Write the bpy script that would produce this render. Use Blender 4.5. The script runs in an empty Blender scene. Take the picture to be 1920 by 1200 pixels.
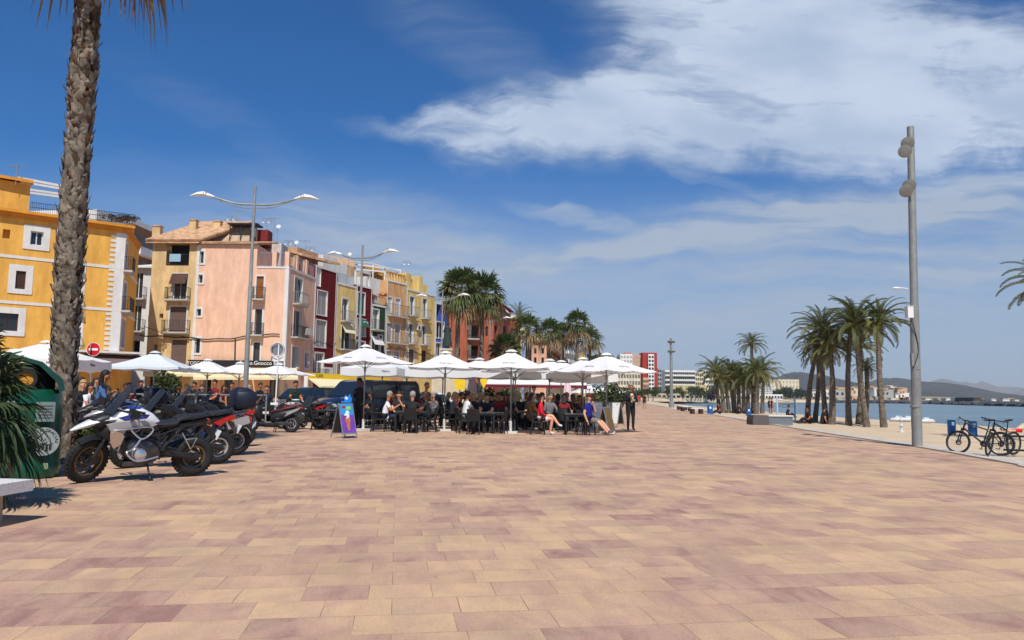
import bpy, math, random
from mathutils import Vector as V, Matrix as MX, noise as NZ
random.seed(7)
SC = bpy.context.scene
COL = SC.collection
PI = math.pi
R = math.radians

# ------------------------------------------------------------------ camera
CAM_H = 1.35
FPX = 1400.0
PITCH = math.atan(142 / 1400)
ROLL = 0.012
cam_d = bpy.data.cameras.new('camera')
cam_d.sensor_width = 36
cam_d.lens = 36 * FPX / 1920
cam_d.clip_start = .1
cam_d.clip_end = 60000
cam = bpy.data.objects.new('camera', cam_d)
COL.objects.link(cam)
CM = MX.Translation((0, 0, CAM_H)) @ MX.Rotation(PI / 2 + PITCH, 4, 'X') @ MX.Rotation(ROLL, 4, 'Z')
cam.matrix_world = CM
SC.camera = cam
RM = CM.to_3x3()
CO = V((0, 0, CAM_H))


def ray(u, v):
    return RM @ V(((u - 960) / FPX, -(v - 600) / FPX, -1))


def at(u, v, d):            # photo pixel on the plane Y = d
    r = ray(u, v)
    return CO + r * (d / r.y)


def hz(u):
    return 742 + ROLL * (u - 960)


def gx(u, v, z=0.0):        # photo pixel on the ground z
    r = ray(u, v)
    return CO + r * ((z - CAM_H) / r.z)


def gd(u, d, z=0.0):        # column u at distance d, set on height z
    p = at(u, hz(u), d)
    return V((p.x, d, z))


# ------------------------------------------------------------------ materials
def S(r, g, b):
    f = lambda c: (c / 255 / 12.92) if c <= 10 else ((c / 255 + .055) / 1.055) ** 2.4
    return (f(r), f(g), f(b))


MATS = {}


def mat(name, col, rough=.7, var=.12, scale=6, bump=0, metal=0, spec=.4, bscale=None, transl=0, stain=0, alpha=1, coat=0, grime=None):
    if name in MATS:
        return MATS[name]
    m = bpy.data.materials.new(name)
    m.use_nodes = True
    nt = m.node_tree
    N, L = nt.nodes, nt.links
    b = N['Principled BSDF']
    b.inputs['Roughness'].default_value = rough
    b.inputs['Metallic'].default_value = metal
    b.inputs['Specular IOR Level'].default_value = spec
    b.inputs['Coat Weight'].default_value = coat
    tc = N.new('ShaderNodeTexCoord')
    nz = N.new('ShaderNodeTexNoise')
    nz.inputs['Scale'].default_value = scale
    nz.inputs['Detail'].default_value = 6
    nz.inputs['Roughness'].default_value = .62
    L.new(tc.outputs['Object'], nz.inputs['Vector'])
    rp = N.new('ShaderNodeValToRGB')
    rp.color_ramp.elements[0].position = .3
    rp.color_ramp.elements[1].position = .72
    lo = [max(0, c * (1 - var)) for c in col]
    hi = [min(1, c * (1 + var * .7)) for c in col]
    if grime:
        lo = grime
    rp.color_ramp.elements[0].color = (*lo, 1)
    rp.color_ramp.elements[1].color = (*hi, 1)
    L.new(nz.outputs['Fac'], rp.inputs['Fac'])
    out = rp.outputs['Color']
    if stain:
        n2 = N.new('ShaderNodeTexNoise')
        n2.inputs['Scale'].default_value = .9
        n2.inputs['Detail'].default_value = 8
        n2.inputs['Roughness'].default_value = .7
        mp = N.new('ShaderNodeMapping')
        mp.inputs['Scale'].default_value = (1.6, 1.6, .45)
        L.new(tc.outputs['Object'], mp.inputs['Vector'])
        L.new(mp.outputs[0], n2.inputs['Vector'])
        r2 = N.new('ShaderNodeValToRGB')
        r2.color_ramp.elements[0].position = .36
        r2.color_ramp.elements[1].position = .62
        k = 1 - stain
        r2.color_ramp.elements[0].color = (k, k * .97, k * .93, 1)
        r2.color_ramp.elements[1].color = (1, 1, 1, 1)
        mx = N.new('ShaderNodeMix')
        mx.data_type = 'RGBA'
        mx.blend_type = 'MULTIPLY'
        mx.inputs[0].default_value = 1
        L.new(n2.outputs['Fac'], r2.inputs['Fac'])
        L.new(out, mx.inputs[6])
        L.new(r2.outputs['Color'], mx.inputs[7])
        out = mx.outputs[2]
    L.new(out, b.inputs['Base Color'])
    if bump:
        bp = N.new('ShaderNodeBump')
        bp.inputs['Strength'].default_value = bump
        bp.inputs['Distance'].default_value = .02
        n3 = N.new('ShaderNodeTexNoise')
        n3.inputs['Scale'].default_value = bscale or scale * 4
        n3.inputs['Detail'].default_value = 5
        L.new(tc.outputs['Object'], n3.inputs['Vector'])
        L.new(n3.outputs['Fac'], bp.inputs['Height'])
        L.new(bp.outputs[0], b.inputs['Normal'])
    if transl:
        t = N.new('ShaderNodeBsdfTranslucent')
        L.new(out, t.inputs['Color'])
        mx2 = N.new('ShaderNodeMixShader')
        mx2.inputs[0].default_value = transl
        L.new(b.outputs[0], mx2.inputs[1])
        L.new(t.outputs[0], mx2.inputs[2])
        L.new(mx2.outputs[0], N['Material Output'].inputs['Surface'])
    if alpha < 1:
        b.inputs['Alpha'].default_value = alpha
    MATS[name] = m
    return m


# ------------------------------------------------------------------ mesh builder
class MB:
    def __init__(s):
        s.v, s.f, s.mi, s.m, s.T = [], [], [], 0, None

    def add(s, vs, fs):
        o = len(s.v)
        if s.T is not None:
            vs = [s.T @ V(p) for p in vs]
        s.v.extend([tuple(p) for p in vs])
        for f in fs:
            s.f.append([i + o for i in f])
            s.mi.append(s.m)
        return o

    def box(s, c, d, rz=0, rx=0, ry=0, mtx=None):
        x, y, z = d[0] / 2, d[1] / 2, d[2] / 2
        vs = [V((a, b, e)) for a in (-x, x) for b in (-y, y) for e in (-z, z)]
        if mtx is None:
            mtx = MX.Rotation(rz, 3, 'Z') @ MX.Rotation(ry, 3, 'Y') @ MX.Rotation(rx, 3, 'X')
        vs = [mtx @ p + V(c) for p in vs]
        s.add(vs, [(0, 1, 3, 2), (4, 6, 7, 5), (0, 4, 5, 1), (2, 3, 7, 6), (0, 2, 6, 4), (1, 5, 7, 3)])

    def bar(s, a, b, w, h=None):
        a, b = V(a), V(b)
        d = b - a
        L = d.length
        if L < 1e-6:
            return
        q = d.to_track_quat('X', 'Z').to_matrix()
        s.box((a + b) / 2, (L, w, h or w), mtx=q)

    def tube(s, pts, r, n=8, cap=True, flat=1):
        pts = [V(p) for p in pts]
        k = len(pts)
        rr = [r] * k if not isinstance(r, (list, tuple)) else r
        up = None
        vs = []
        for i, p in enumerate(pts):
            t = (pts[min(i + 1, k - 1)] - pts[max(i - 1, 0)])
            t = t.normalized() if t.length > 1e-9 else V((0, 0, 1))
            if up is None:
                a = V((0, 0, 1)) if abs(t.z) < .9 else V((1, 0, 0))
                up = (a - t * a.dot(t)).normalized()
            else:
                up = up - t * up.dot(t)
                up = up.normalized() if up.length > 1e-6 else t.orthogonal().normalized()
            sd = t.cross(up)
            for j in range(n):
                an = 2 * PI * j / n
                vs.append(p + (up * math.cos(an) * flat + sd * math.sin(an)) * rr[i])
        fs = []
        for i in range(k - 1):
            for j in range(n):
                j2 = (j + 1) % n
                fs.append((i * n + j, i * n + j2, (i + 1) * n + j2, (i + 1) * n + j))
        if cap:
            fs.append(tuple(range(n - 1, -1, -1)))
            fs.append(tuple((k - 1) * n + j for j in range(n)))
        s.add(vs, fs)

    def lathe(s, prof, n=16, mtx=None, close=False):
        vs = []
        for (r, z) in prof:
            for j in range(n):
                a = 2 * PI * j / n
                p = V((r * math.cos(a), r * math.sin(a), z))
                vs.append(mtx @ p if mtx is not None else p)
        fs = []
        k = len(prof)
        for i in range(k if close else k - 1):
            i2 = (i + 1) % k
            for j in range(n):
                j2 = (j + 1) % n
                fs.append((i * n + j, i * n + j2, i2 * n + j2, i2 * n + j))
        if not close:
            if prof[0][0] > 1e-5:
                fs.append(tuple(range(n - 1, -1, -1)))
            if prof[-1][0] > 1e-5:
                fs.append(tuple((k - 1) * n + j for j in range(n)))
        s.add(vs, fs)

    def ell(s, c, r, nu=12, nv=8, mtx=None):
        vs = []
        c = V(c)
        for i in range(nv + 1):
            th = PI * i / nv
            for j in range(nu):
                a = 2 * PI * j / nu
                p = V((r[0] * math.sin(th) * math.cos(a), r[1] * math.sin(th) * math.sin(a), -r[2] * math.cos(th)))
                vs.append((mtx @ p if mtx is not None else p) + c)
        fs = []
        for i in range(nv):
            for j in range(nu):
                j2 = (j + 1) % nu
                fs.append((i * nu + j, i * nu + j2, (i + 1) * nu + j2, (i + 1) * nu + j))
        s.add(vs, fs)

    def prism(s, poly, t, mtx=None, bev=0):
        # polygon (x, z) in the XZ plane, thickness t along Y, optional chamfer
        k = len(poly)
        cx = sum(p[0] for p in poly) / k
        cz = sum(p[1] for p in poly) / k
        def sh(p, b):
            dx, dz = cx - p[0], cz - p[1]
            L = math.hypot(dx, dz) or 1
            return (p[0] + dx / L * b, p[1] + dz / L * b)
        if bev:
            rings = [(-t / 2, bev), (-t / 2 + bev, 0), (t / 2 - bev, 0), (t / 2, bev)]
        else:
            rings = [(-t / 2, 0), (t / 2, 0)]
        vs = []
        for y, b in rings:
            for p in poly:
                q = sh(p, b)
                w = V((q[0], y, q[1]))
                vs.append(mtx @ w if mtx is not None else w)
        fs = [tuple(range(k)), tuple((len(rings) - 1) * k + j for j in range(k - 1, -1, -1))]
        for i in range(len(rings) - 1):
            for j in range(k):
                j2 = (j + 1) % k
                fs.append((i * k + j, (i + 1) * k + j, (i + 1) * k + j2, i * k + j2))
        s.add(vs, fs)

    def loft(s, rings, cap=True):
        n = len(rings[0])
        vs = [p for r_ in rings for p in r_]
        fs = []
        for i in range(len(rings) - 1):
            for j in range(n):
                j2 = (j + 1) % n
                fs.append((i * n + j, i * n + j2, (i + 1) * n + j2, (i + 1) * n + j))
        if cap:
            fs.append(tuple(range(n - 1, -1, -1)))
            fs.append(tuple((len(rings) - 1) * n + j for j in range(n)))
        s.add(vs, fs)

    def quad(s, *p):
        s.add(p, [tuple(range(len(p)))])

    def mesh(s, name, mats, smooth=35):
        me = bpy.data.meshes.new(name)
        me.from_pydata(s.v, [], s.f)
        if not isinstance(mats, (list, tuple)):
            mats = [mats]
        for m in mats:
            me.materials.append(m)
        if len(mats) > 1:
            me.polygons.foreach_set('material_index', s.mi)
        if smooth:
            me.polygons.foreach_set('use_smooth', [True] * len(s.f))
            me.set_sharp_from_angle(angle=R(smooth))
        me.update()
        return me

    def build(s, name, mats, parent=None, smooth=35, off=None):
        if off is not None:
            s.v = [(p[0] - off[0], p[1] - off[1], p[2] - off[2]) for p in s.v]
        o = bpy.data.objects.new(name, s.mesh(name, mats, smooth))
        COL.objects.link(o)
        if parent is not None:
            o.parent = parent
        return o


def thing(name, label, cat, loc=(0, 0, 0), rz=0, group=None):
    o = bpy.data.objects.new(name, None)
    o.empty_display_size = .2
    COL.objects.link(o)
    o.location = loc
    o.rotation_euler = (0, 0, rz)
    return tag(o, label, cat, group)


def tag(o, label, cat, group=None):
    o['label'] = label
    o['category'] = cat
    if group:
        o['group'] = group
    return o


def struct(o, kind='structure'):
    o['kind'] = kind
    return o


CHILD = {}


def kids(o):
    return [c for c in o.children]


def dup(root, loc, rz=None, label=None, group=None, scale=None, rot=None):
    r = root.copy()
    COL.objects.link(r)
    r.location = loc
    if rz is not None:
        r.rotation_euler = (0, 0, rz)
    if rot is not None:
        r.rotation_euler = rot
    if scale is not None:
        r.scale = scale if isinstance(scale, (tuple, list)) else (scale,) * 3
    if label:
        r['label'] = label
    if group:
        r['group'] = group
    for ch in list(root.children):
        c = ch.copy()
        COL.objects.link(c)
        c.parent = r
        for g in list(ch.children):
            d = g.copy()
            COL.objects.link(d)
            d.parent = c
    return r


def lettering(txt, size, m, parent, loc, rot, name='lettering', depth=.004, align='CENTER', squash=1):
    cu = bpy.data.curves.new('letters', 'FONT')
    cu.body = txt
    cu.size = size
    cu.extrude = depth
    cu.resolution_u = 2
    cu.align_x = align
    cu.align_y = 'CENTER'
    t = bpy.data.objects.new('letters', cu)
    COL.objects.link(t)
    bpy.context.view_layer.update()
    me = bpy.data.meshes.new_from_object(t.evaluated_get(bpy.context.evaluated_depsgraph_get()))
    bpy.data.objects.remove(t)
    bpy.data.curves.remove(cu)
    me.name = name
    me.materials.clear()
    me.materials.append(m)
    o = bpy.data.objects.new(name, me)
    COL.objects.link(o)
    o.parent = parent
    o.location = loc
    o.rotation_euler = rot
    o.scale = (squash, 1, 1)
    return o


def rnd(a, b):
    return random.uniform(a, b)

# ------------------------------------------------------------------ sun and sky
SUN_EL = R(52)
SUN_AZ = V((.04, -.57, 0)).normalized()          # horizontal direction towards the sun
sun_d = bpy.data.lights.new('sun', 'SUN')
sun_d.energy = 4.7
sun_d.angle = R(.5)
sun_d.color = (1, .955, .88)
sun = bpy.data.objects.new('sun', sun_d)
COL.objects.link(sun)
to_sun = V((SUN_AZ.x * math.cos(SUN_EL), SUN_AZ.y * math.cos(SUN_EL), math.sin(SUN_EL)))
sun.rotation_euler = to_sun.to_track_quat('Z', 'Y').to_euler()
sun.location = (0, 0, 60)

W = bpy.data.worlds.new('World')
SC.world = W
W.use_nodes = True
wn, wl = W.node_tree.nodes, W.node_tree.links
bg = wn['Background']
bg.inputs['Strength'].default_value = .1
sky = wn.new('ShaderNodeTexSky')
sky.sky_type = 'NISHITA'
sky.sun_disc = False
sky.sun_elevation = SUN_EL
sky.sun_rotation = math.atan2(SUN_AZ.x, SUN_AZ.y)
sky.altitude = 0
sky.air_density = 1.0
sky.dust_density = .25
sky.ozone_density = 3.0


def wmath(op, a, b=None, c=None, clamp=False):
    n = wn.new('ShaderNodeMath')
    n.operation = op
    n.use_clamp = clamp
    for i, x in enumerate((a, b, c)):
        if x is None:
            continue
        if isinstance(x, (int, float)):
            n.inputs[i].default_value = x
        else:
            wl.new(x, n.inputs[i])
    return n.outputs[0]


def wramp(x, *els):
    n = wn.new('ShaderNodeValToRGB')
    cr = n.color_ramp
    cr.interpolation = 'LINEAR' if len(els) > 2 else 'EASE'
    while len(cr.elements) < len(els):
        cr.elements.new(.5)
    for e, (p, v) in zip(cr.elements, els):
        e.position = p
        e.color = (v, v, v, 1) if isinstance(v, (int, float)) else (*v, 1)
    wl.new(x, n.inputs[0])
    return n.outputs[0]


def wnoise(vec, scale, detail=6, rough=.6, dist=0, sc=(1, 1, 1), rot=0, loc=(0, 0, 0)):
    mp = wn.new('ShaderNodeMapping')
    mp.inputs['Scale'].default_value = sc
    mp.inputs['Rotation'].default_value = (0, 0, rot)
    mp.inputs['Location'].default_value = loc
    wl.new(vec, mp.inputs[0])
    n = wn.new('ShaderNodeTexNoise')
    n.inputs['Scale'].default_value = scale
    n.inputs['Detail'].default_value = detail
    n.inputs['Roughness'].default_value = rough
    n.inputs['Distortion'].default_value = dist
    wl.new(mp.outputs[0], n.inputs['Vector'])
    return n


tcw = wn.new('ShaderNodeTexCoord')
sep = wn.new('ShaderNodeSeparateXYZ')
wl.new(tcw.outputs['Generated'], sep.inputs[0])
ay = wmath('MAXIMUM', wmath('ABSOLUTE', sep.outputs[1]), .12)
tx = wmath('DIVIDE', sep.outputs[0], ay)
tz = wmath('DIVIDE', sep.outputs[2], ay)
cmb = wn.new('ShaderNodeCombineXYZ')
wl.new(tx, cmb.inputs[0])
wl.new(tz, cmb.inputs[1])
pv = cmb.outputs[0]
# two levels of warp so the cloud edges fray
w1 = wnoise(pv, 2.2, 4, .6, loc=(3, 1, 0))
w2 = wnoise(pv, 9, 5, .65, sc=(1, 1.8, 1), rot=.2, loc=(7, 2, 0))


def vadd(p, noise_node, amt):
    sb = wn.new('ShaderNodeVectorMath')
    sb.operation = 'SUBTRACT'
    wl.new(noise_node.outputs['Color'], sb.inputs[0])
    sb.inputs[1].default_value = (.5, .5, .5)
    sc_ = wn.new('ShaderNodeVectorMath')
    sc_.operation = 'SCALE'
    sc_.inputs[3].default_value = amt
    wl.new(sb.outputs[0], sc_.inputs[0])
    ad = wn.new('ShaderNodeVectorMath')
    wl.new(p, ad.inputs[0])
    wl.new(sc_.outputs[0], ad.inputs[1])
    return ad.outputs[0]


pw = vadd(vadd(pv, w1, .17), w2, .05)


def blob(vec, u, v, a, b, ang=0, amp=1):
    r = ray(u, v)
    mp = wn.new('ShaderNodeMapping')
    mp.vector_type = 'TEXTURE'
    mp.inputs['Location'].default_value = (r.x / r.y, r.z / r.y, 0)
    mp.inputs['Rotation'].default_value = (0, 0, R(ang))
    mp.inputs['Scale'].default_value = (a / 1400, b / 1400, 1)
    wl.new(vec, mp.inputs[0])
    g = wn.new('ShaderNodeTexGradient')
    g.gradient_type = 'SPHERICAL'
    wl.new(mp.outputs[0], g.inputs[0])
    s = wramp(g.outputs[1], (0, 0), (.75, 1))
    return wmath('MULTIPLY', s, amp)


def total(lst):
    t = lst[0]
    for x in lst[1:]:
        t = wmath('ADD', t, x)
    return t


fray = wnoise(pv, 5.5, 8, .62, .5, sc=(1, 1.7, 1), rot=-.2)
big = total([
    blob(pw, 1400, 30, 460, 250, -6, .9),
    blob(pw, 1800, 165, 620, 230, -10, 1.0),
    blob(pw, 1500, 185, 560, 190, -4, .55),
    blob(pw, 1090, 232, 380, 105, 5, .85),
    blob(pw, 880, 246, 330, 42, -3, .6),
    blob(pw, 1330, 240, 640, 115, 2, .58),
])
thin = total([
    blob(pw, 1420, 432, 700, 36, 8, .75),
    blob(pw, 1180, 470, 420, 26, 4, .30),
    blob(pw, 1760, 352, 480, 50, 6, .8),
    blob(pw, 1560, 385, 420, 22, 4, .65),
    blob(pw, 1110, 402, 190, 24, -16, .65),
    blob(pw, 1330, 330, 320, 20, -20, .30),
    blob(pw, 1700, 470, 900, 190, 6, .42),
    blob(pw, 1950, 540, 900, 260, 0, .30),
    blob(pw, 740, 410, 420, 110, -12, .45),
    blob(pw, 520, 480, 640, 190, -10, .38),
    blob(pw, 1000, 570, 1200, 210, 0, .45),
    blob(pw, 880, 100, 420, 90, -34, .16),
    blob(pw, 480, 260, 520, 60, -24, .10),
])
pf = vadd(pv, w1, .16)
streak = wnoise(pf, 5.5, 9, .6, .5, sc=(.30, 4.2, 1), rot=-.15, loc=(1, 3, 0))
wisp = wnoise(pf, 13, 8, .66, 1.2, sc=(.45, 2.6, 1), rot=-.42, loc=(4, 1, 0))
fr = wmath('MULTIPLY_ADD', wramp(fray.outputs[0], (.25, 0), (.75, 1)), .9, .5)
st = wramp(streak.outputs[0], (.26, 0), (.74, 1))
ws = wramp(wisp.outputs[0], (.26, 0), (.74, 1))
fib = wmath('MULTIPLY_ADD', st, .75, wmath('MULTIPLY_ADD', ws, .45, .38))
m1 = wmath('MULTIPLY', wmath('MULTIPLY', big, fr), fib)
m1 = wramp(m1, (.04, 0), (.25, .18), (.58, .62), (1.0, .90))
m2 = wmath('MULTIPLY', thin, wmath('MULTIPLY_ADD', st, .95, wmath('MULTIPLY_ADD', ws, .45, .02)))
m2 = wramp(m2, (.0, 0), (.40, .38), (1.3, .95))
# veil that thickens to the horizon
veil = wmath('MULTIPLY', wramp(tz, (0, .84), (.36, 0)), 1.0)
cover = wmath('SUBTRACT', 1, wmath('MULTIPLY', wmath('SUBTRACT', 1, m1), wmath('MULTIPLY', wmath('SUBTRACT', 1, m2), wmath('SUBTRACT', 1, veil))))
# soft grey undersides inside the big bank
shade = wnoise(pv, 3.2, 5, .55, sc=(1, 2.2, 1), loc=(9, 4, 0))
ccol = wn.new('ShaderNodeMix')
ccol.data_type = 'RGBA'
wl.new(wramp(shade.outputs[0], (.35, 0), (.65, 1)), ccol.inputs[0])
ccol.inputs[6].default_value = (4.6, 5.7, 7.5, 1)
ccol.inputs[7].default_value = (6.7, 7.6, 9.0, 1)
vcol = wn.new('ShaderNodeMix')
vcol.data_type = 'RGBA'
wl.new(m1, vcol.inputs[0])
vcol.inputs[6].default_value = (4.1, 4.9, 6.1, 1)
wl.new(ccol.outputs[2], vcol.inputs[7])
tint = wn.new('ShaderNodeMix')
tint.data_type = 'RGBA'
tint.blend_type = 'MULTIPLY'
tint.inputs[0].default_value = 1
wl.new(sky.outputs[0], tint.inputs[6])
tint.inputs[7].default_value = (.115, .565, 1.0, 1)
mixc = wn.new('ShaderNodeMix')
mixc.data_type = 'RGBA'
wl.new(cover, mixc.inputs[0])
wl.new(tint.outputs[2], mixc.inputs[6])
wl.new(vcol.outputs[2], mixc.inputs[7])
wl.new(mixc.outputs[2], bg.inputs['Color'])

vs_ = SC.view_settings
vs_.view_transform = 'Standard'
vs_.look = 'None'
vs_.exposure = 0
vs_.gamma = 1
SC.cycles.max_bounces = 6
SC.cycles.transparent_max_bounces = 8
SC.cycles.caustics_reflective = False
SC.cycles.caustics_refractive = False
SC.cycles.use_denoising = True

# ------------------------------------------------------------------ ground, beach, sea, hills
def poly_sheet(name, pts, z, m, sub=None):
    b = MB()
    b.add([(p[0], p[1], z) for p in pts], [tuple(range(len(pts)))])
    return struct(b.build(name, m, smooth=0))


def paving_mat():
    m = bpy.data.materials.new('paving')
    m.use_nodes = True
    N, L = m.node_tree.nodes, m.node_tree.links
    b = N['Principled BSDF']
    b.inputs['Roughness'].default_value = .85
    b.inputs['Specular IOR Level'].default_value = .25
    tc = N.new('ShaderNodeTexCoord')
    mp = N.new('ShaderNodeMapping')
    mp.inputs['Rotation'].default_value = (0, 0, R(-8.6))
    L.new(tc.outputs['Object'], mp.inputs[0])

    def brick(offs, loc):
        mp2 = N.new('ShaderNodeMapping')
        mp2.inputs['Location'].default_value = loc
        L.new(mp.outputs[0], mp2.inputs[0])
        t = N.new('ShaderNodeTexBrick')
        t.offset = offs
        t.squash = 1.4
        t.squash_frequency = 3
        t.inputs['Scale'].default_value = 1
        t.inputs['Brick Width'].default_value = .43
        t.inputs['Row Height'].default_value = .37
        t.inputs['Mortar Size'].default_value = .0028
        t.inputs['Mortar Smooth'].default_value = .3
        t.inputs['Bias'].default_value = 0
        t.inputs['Color1'].default_value = (0, 0, 0, 1)
        t.inputs['Color2'].default_value = (1, 1, 1, 1)
        t.inputs['Mortar'].default_value = (.5, .5, .5, 1)
        L.new(mp2.outputs[0], t.inputs[0])
        return t
    bk = brick(.37, (0, 0, 0))

    def nz(scale, sc, detail=5, rough=.6, loc=(0, 0, 0), dist=0):
        q = N.new('ShaderNodeMapping')
        q.inputs['Scale'].default_value = sc
        q.inputs['Location'].default_value = loc
        L.new(mp.outputs[0], q.inputs[0])
        n = N.new('ShaderNodeTexNoise')
        n.inputs['Scale'].default_value = scale
        n.inputs['Detail'].default_value = detail
        n.inputs['Roughness'].default_value = rough
        n.inputs['Distortion'].default_value = dist
        L.new(q.outputs[0], n.inputs['Vector'])
        return n.outputs['Fac']

    def mth(op, a, c=None, d=None, cl=False):
        n = N.new('ShaderNodeMath')
        n.operation = op
        n.use_clamp = cl
        for i, x in enumerate((a, c, d)):
            if x is None:
                continue
            if isinstance(x, (int, float)):
                n.inputs[i].default_value = x
            else:
                L.new(x, n.inputs[i])
        return n.outputs[0]

    def ramp(x, els):
        n = N.new('ShaderNodeValToRGB')
        cr = n.color_ramp
        while len(cr.elements) < len(els):
            cr.elements.new(.5)
        for e, (p, c) in zip(cr.elements, els):
            e.position = p
            e.color = (*c, 1) if not isinstance(c, (int, float)) else (c, c, c, 1)
        L.new(x, n.inputs[0])
        return n.outputs[0]
    sepc = N.new('ShaderNodeSeparateColor')
    L.new(bk.outputs['Color'], sepc.inputs[0])
    tile = sepc.outputs[0]
    # a second, larger offset keeps the blend inside a tile from following the tile grid
    # cell coordinates shift the cloud pattern tile by tile: each paver is cast with its own swirl
    wn_ = N.new('ShaderNodeTexWhiteNoise')
    wn_.noise_dimensions = '1D'
    L.new(mth('MULTIPLY', tile, 917.3), wn_.inputs['W'])
    shift = N.new('ShaderNodeVectorMath')
    shift.operation = 'MULTIPLY_ADD'
    L.new(wn_.outputs['Color'], shift.inputs[0])
    shift.inputs[1].default_value = (9, 9, 9)
    L.new(mp.outputs[0], shift.inputs[2])
    n1 = N.new('ShaderNodeTexNoise')
    n1.inputs['Scale'].default_value = 2.2
    n1.inputs['Detail'].default_value = 9
    n1.inputs['Roughness'].default_value = .66
    n1.inputs['Distortion'].default_value = .6
    mpn = N.new('ShaderNodeMapping')
    mpn.inputs['Scale'].default_value = (1.15, .55, 1)
    L.new(shift.outputs[0], mpn.inputs[0])
    L.new(mpn.outputs[0], n1.inputs['Vector'])
    streak = nz(1.3, (1.5, .4, 1), 6, .62, (4, 1, 0), .4)
    wide = nz(.22, (1, 1, 1), 3, .5, (1, 8, 0))
    mixv = mth('ADD', mth('MULTIPLY', n1.outputs['Fac'], .56), mth('MULTIPLY', streak, .34))
    mixv = mth('ADD', mixv, mth('MULTIPLY', wn_.outputs['Value'], .22))
    mixv = mth('ADD', mixv, mth('MULTIPLY', mth('SUBTRACT', wide, .5), .35))
    col = ramp(mixv, [(.38, S(160, 121, 110)), (.48, S(185, 148, 128)), (.58, S(198, 162, 133)), (.69, S(210, 175, 136))])
    # scuffs, grit and worn pale patches
    grit = ramp(nz(55, (1, 1, 1), 3, .7), [(.33, .84), (.6, 1.04)])
    wear = ramp(nz(.9, (1, .7, 1), 7, .7, (5, 5, 0)), [(.33, .83), (.66, 1.06)])
    mu = N.new('ShaderNodeMix')
    mu.data_type = 'RGBA'
    mu.blend_type = 'MULTIPLY'
    mu.inputs[0].default_value = 1
    mw = N.new('ShaderNodeMix')
    mw.data_type = 'RGBA'
    L.new(ramp(nz(2.1, (1, .8, 1), 9, .72, (3, 7, 0), .8), [(.48, 0), (.68, .45)]), mw.inputs[0])
    L.new(col, mw.inputs[6])
    mw.inputs[7].default_value = (*S(182, 158, 130), 1)
    L.new(mw.outputs[2], mu.inputs[6])
    L.new(mth('MULTIPLY', grit, wear), mu.inputs[7])
    # joints, partly filled with dust
    jd = mth('MULTIPLY', bk.outputs['Fac'], ramp(nz(1.6, (1, 1, 1), 4, .6, (2, 9, 0)), [(.40, .10), (.62, .85)]))
    mj = N.new('ShaderNodeMix')
    mj.data_type = 'RGBA'
    L.new(jd, mj.inputs[0])
    L.new(mu.outputs[2], mj.inputs[6])
    mj.inputs[7].default_value = (*S(84, 66, 58), 1)
    # dropped gum and stones
    vo = N.new('ShaderNodeTexVoronoi')
    vo.inputs['Scale'].default_value = 2.7
    L.new(mp.outputs[0], vo.inputs['Vector'])
    sp = ramp(vo.outputs['Distance'], [(.016, 1), (.030, 0)])
    sc2 = N.new('ShaderNodeSeparateColor')
    L.new(vo.outputs['Color'], sc2.inputs[0])
    sp = mth('MULTIPLY', sp, mth('GREATER_THAN', sc2.outputs[0], .55))
    ms = N.new('ShaderNodeMix')
    ms.data_type = 'RGBA'
    L.new(sp, ms.inputs[0])
    L.new(mj.outputs[2], ms.inputs[6])
    L.new(ramp(sc2.outputs[1], [(.62, S(60, 50, 44)), (.66, S(225, 215, 200))]), ms.inputs[7])
    L.new(ms.outputs[2], b.inputs['Base Color'])
    bp = N.new('ShaderNodeBump')
    bp.inputs['Strength'].default_value = .35
    bp.inputs['Distance'].default_value = .01
    hgt = mth('SUBTRACT', mth('MULTIPLY', nz(30, (1, 1, 1), 4), .25), bk.outputs['Fac'])
    L.new(hgt, bp.inputs['Height'])
    L.new(bp.outputs[0], b.inputs['Normal'])
    return m


m_inl = mat('dry_ground', S(150, 136, 104), .95, .3, .01)
b0_ = MB()
b0_.add([(-5400, -150, -.4), (9, -150, -.4), (9, 690, -.4), (90, 700, -.4), (400, 13900, -.4), (-5400, 13900, -.4)], [(0, 1, 2, 3, 4, 5)])
m_conc = mat('pale_concrete', S(205, 195, 178), .85, .14, 3, .2, stain=.2)
m_sand = mat('sand', S(206, 182, 150), .95, .16, .9, .5, bscale=9)
m_asph = mat('asphalt', (.055, .053, .052), .9, .2, 5, .3)

KERB = [(1990, 886), (1920, 873), (1830, 857), (1720, 838), (1560, 814), (1440, 795), (1350, 780), (1300, 773), (1265, 768)]
kpts = [gx(u, v) for u, v in KERB]
kpts = [V((10.2, -30, 0)), V((10.4, 4, 0))] + kpts + [V((24, 120, 0)), V((32, 180, 0)), V((46, 260, 0))]


def smooth_line(pts, k=6):
    out = []
    n = len(pts)
    for i in range(n - 1):
        p0, p1, p2, p3 = pts[max(i - 1, 0)], pts[i], pts[i + 1], pts[min(i + 2, n - 1)]
        for j in range(k):
            t = j / k
            out.append(.5 * ((2 * p1) + (p2 - p0) * t + (2 * p0 - 5 * p1 + 4 * p2 - p3) * t * t + (3 * p1 - p0 - 3 * p2 + p3) * t ** 3))
    out.append(pts[-1])
    return out


kl = smooth_line(kpts)
prom = [(p.x, p.y) for p in kl] + [(46, 700), (-400, 700), (-400, -30)]
poly_sheet('promenade', prom, 0, paving_mat())


def side(line, i, w):
    a, c = line[max(i - 1, 0)], line[min(i + 1, len(line) - 1)]
    t = (c - a).normalized()
    return line[i] + V((t.y, -t.x, 0)) * w


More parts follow.
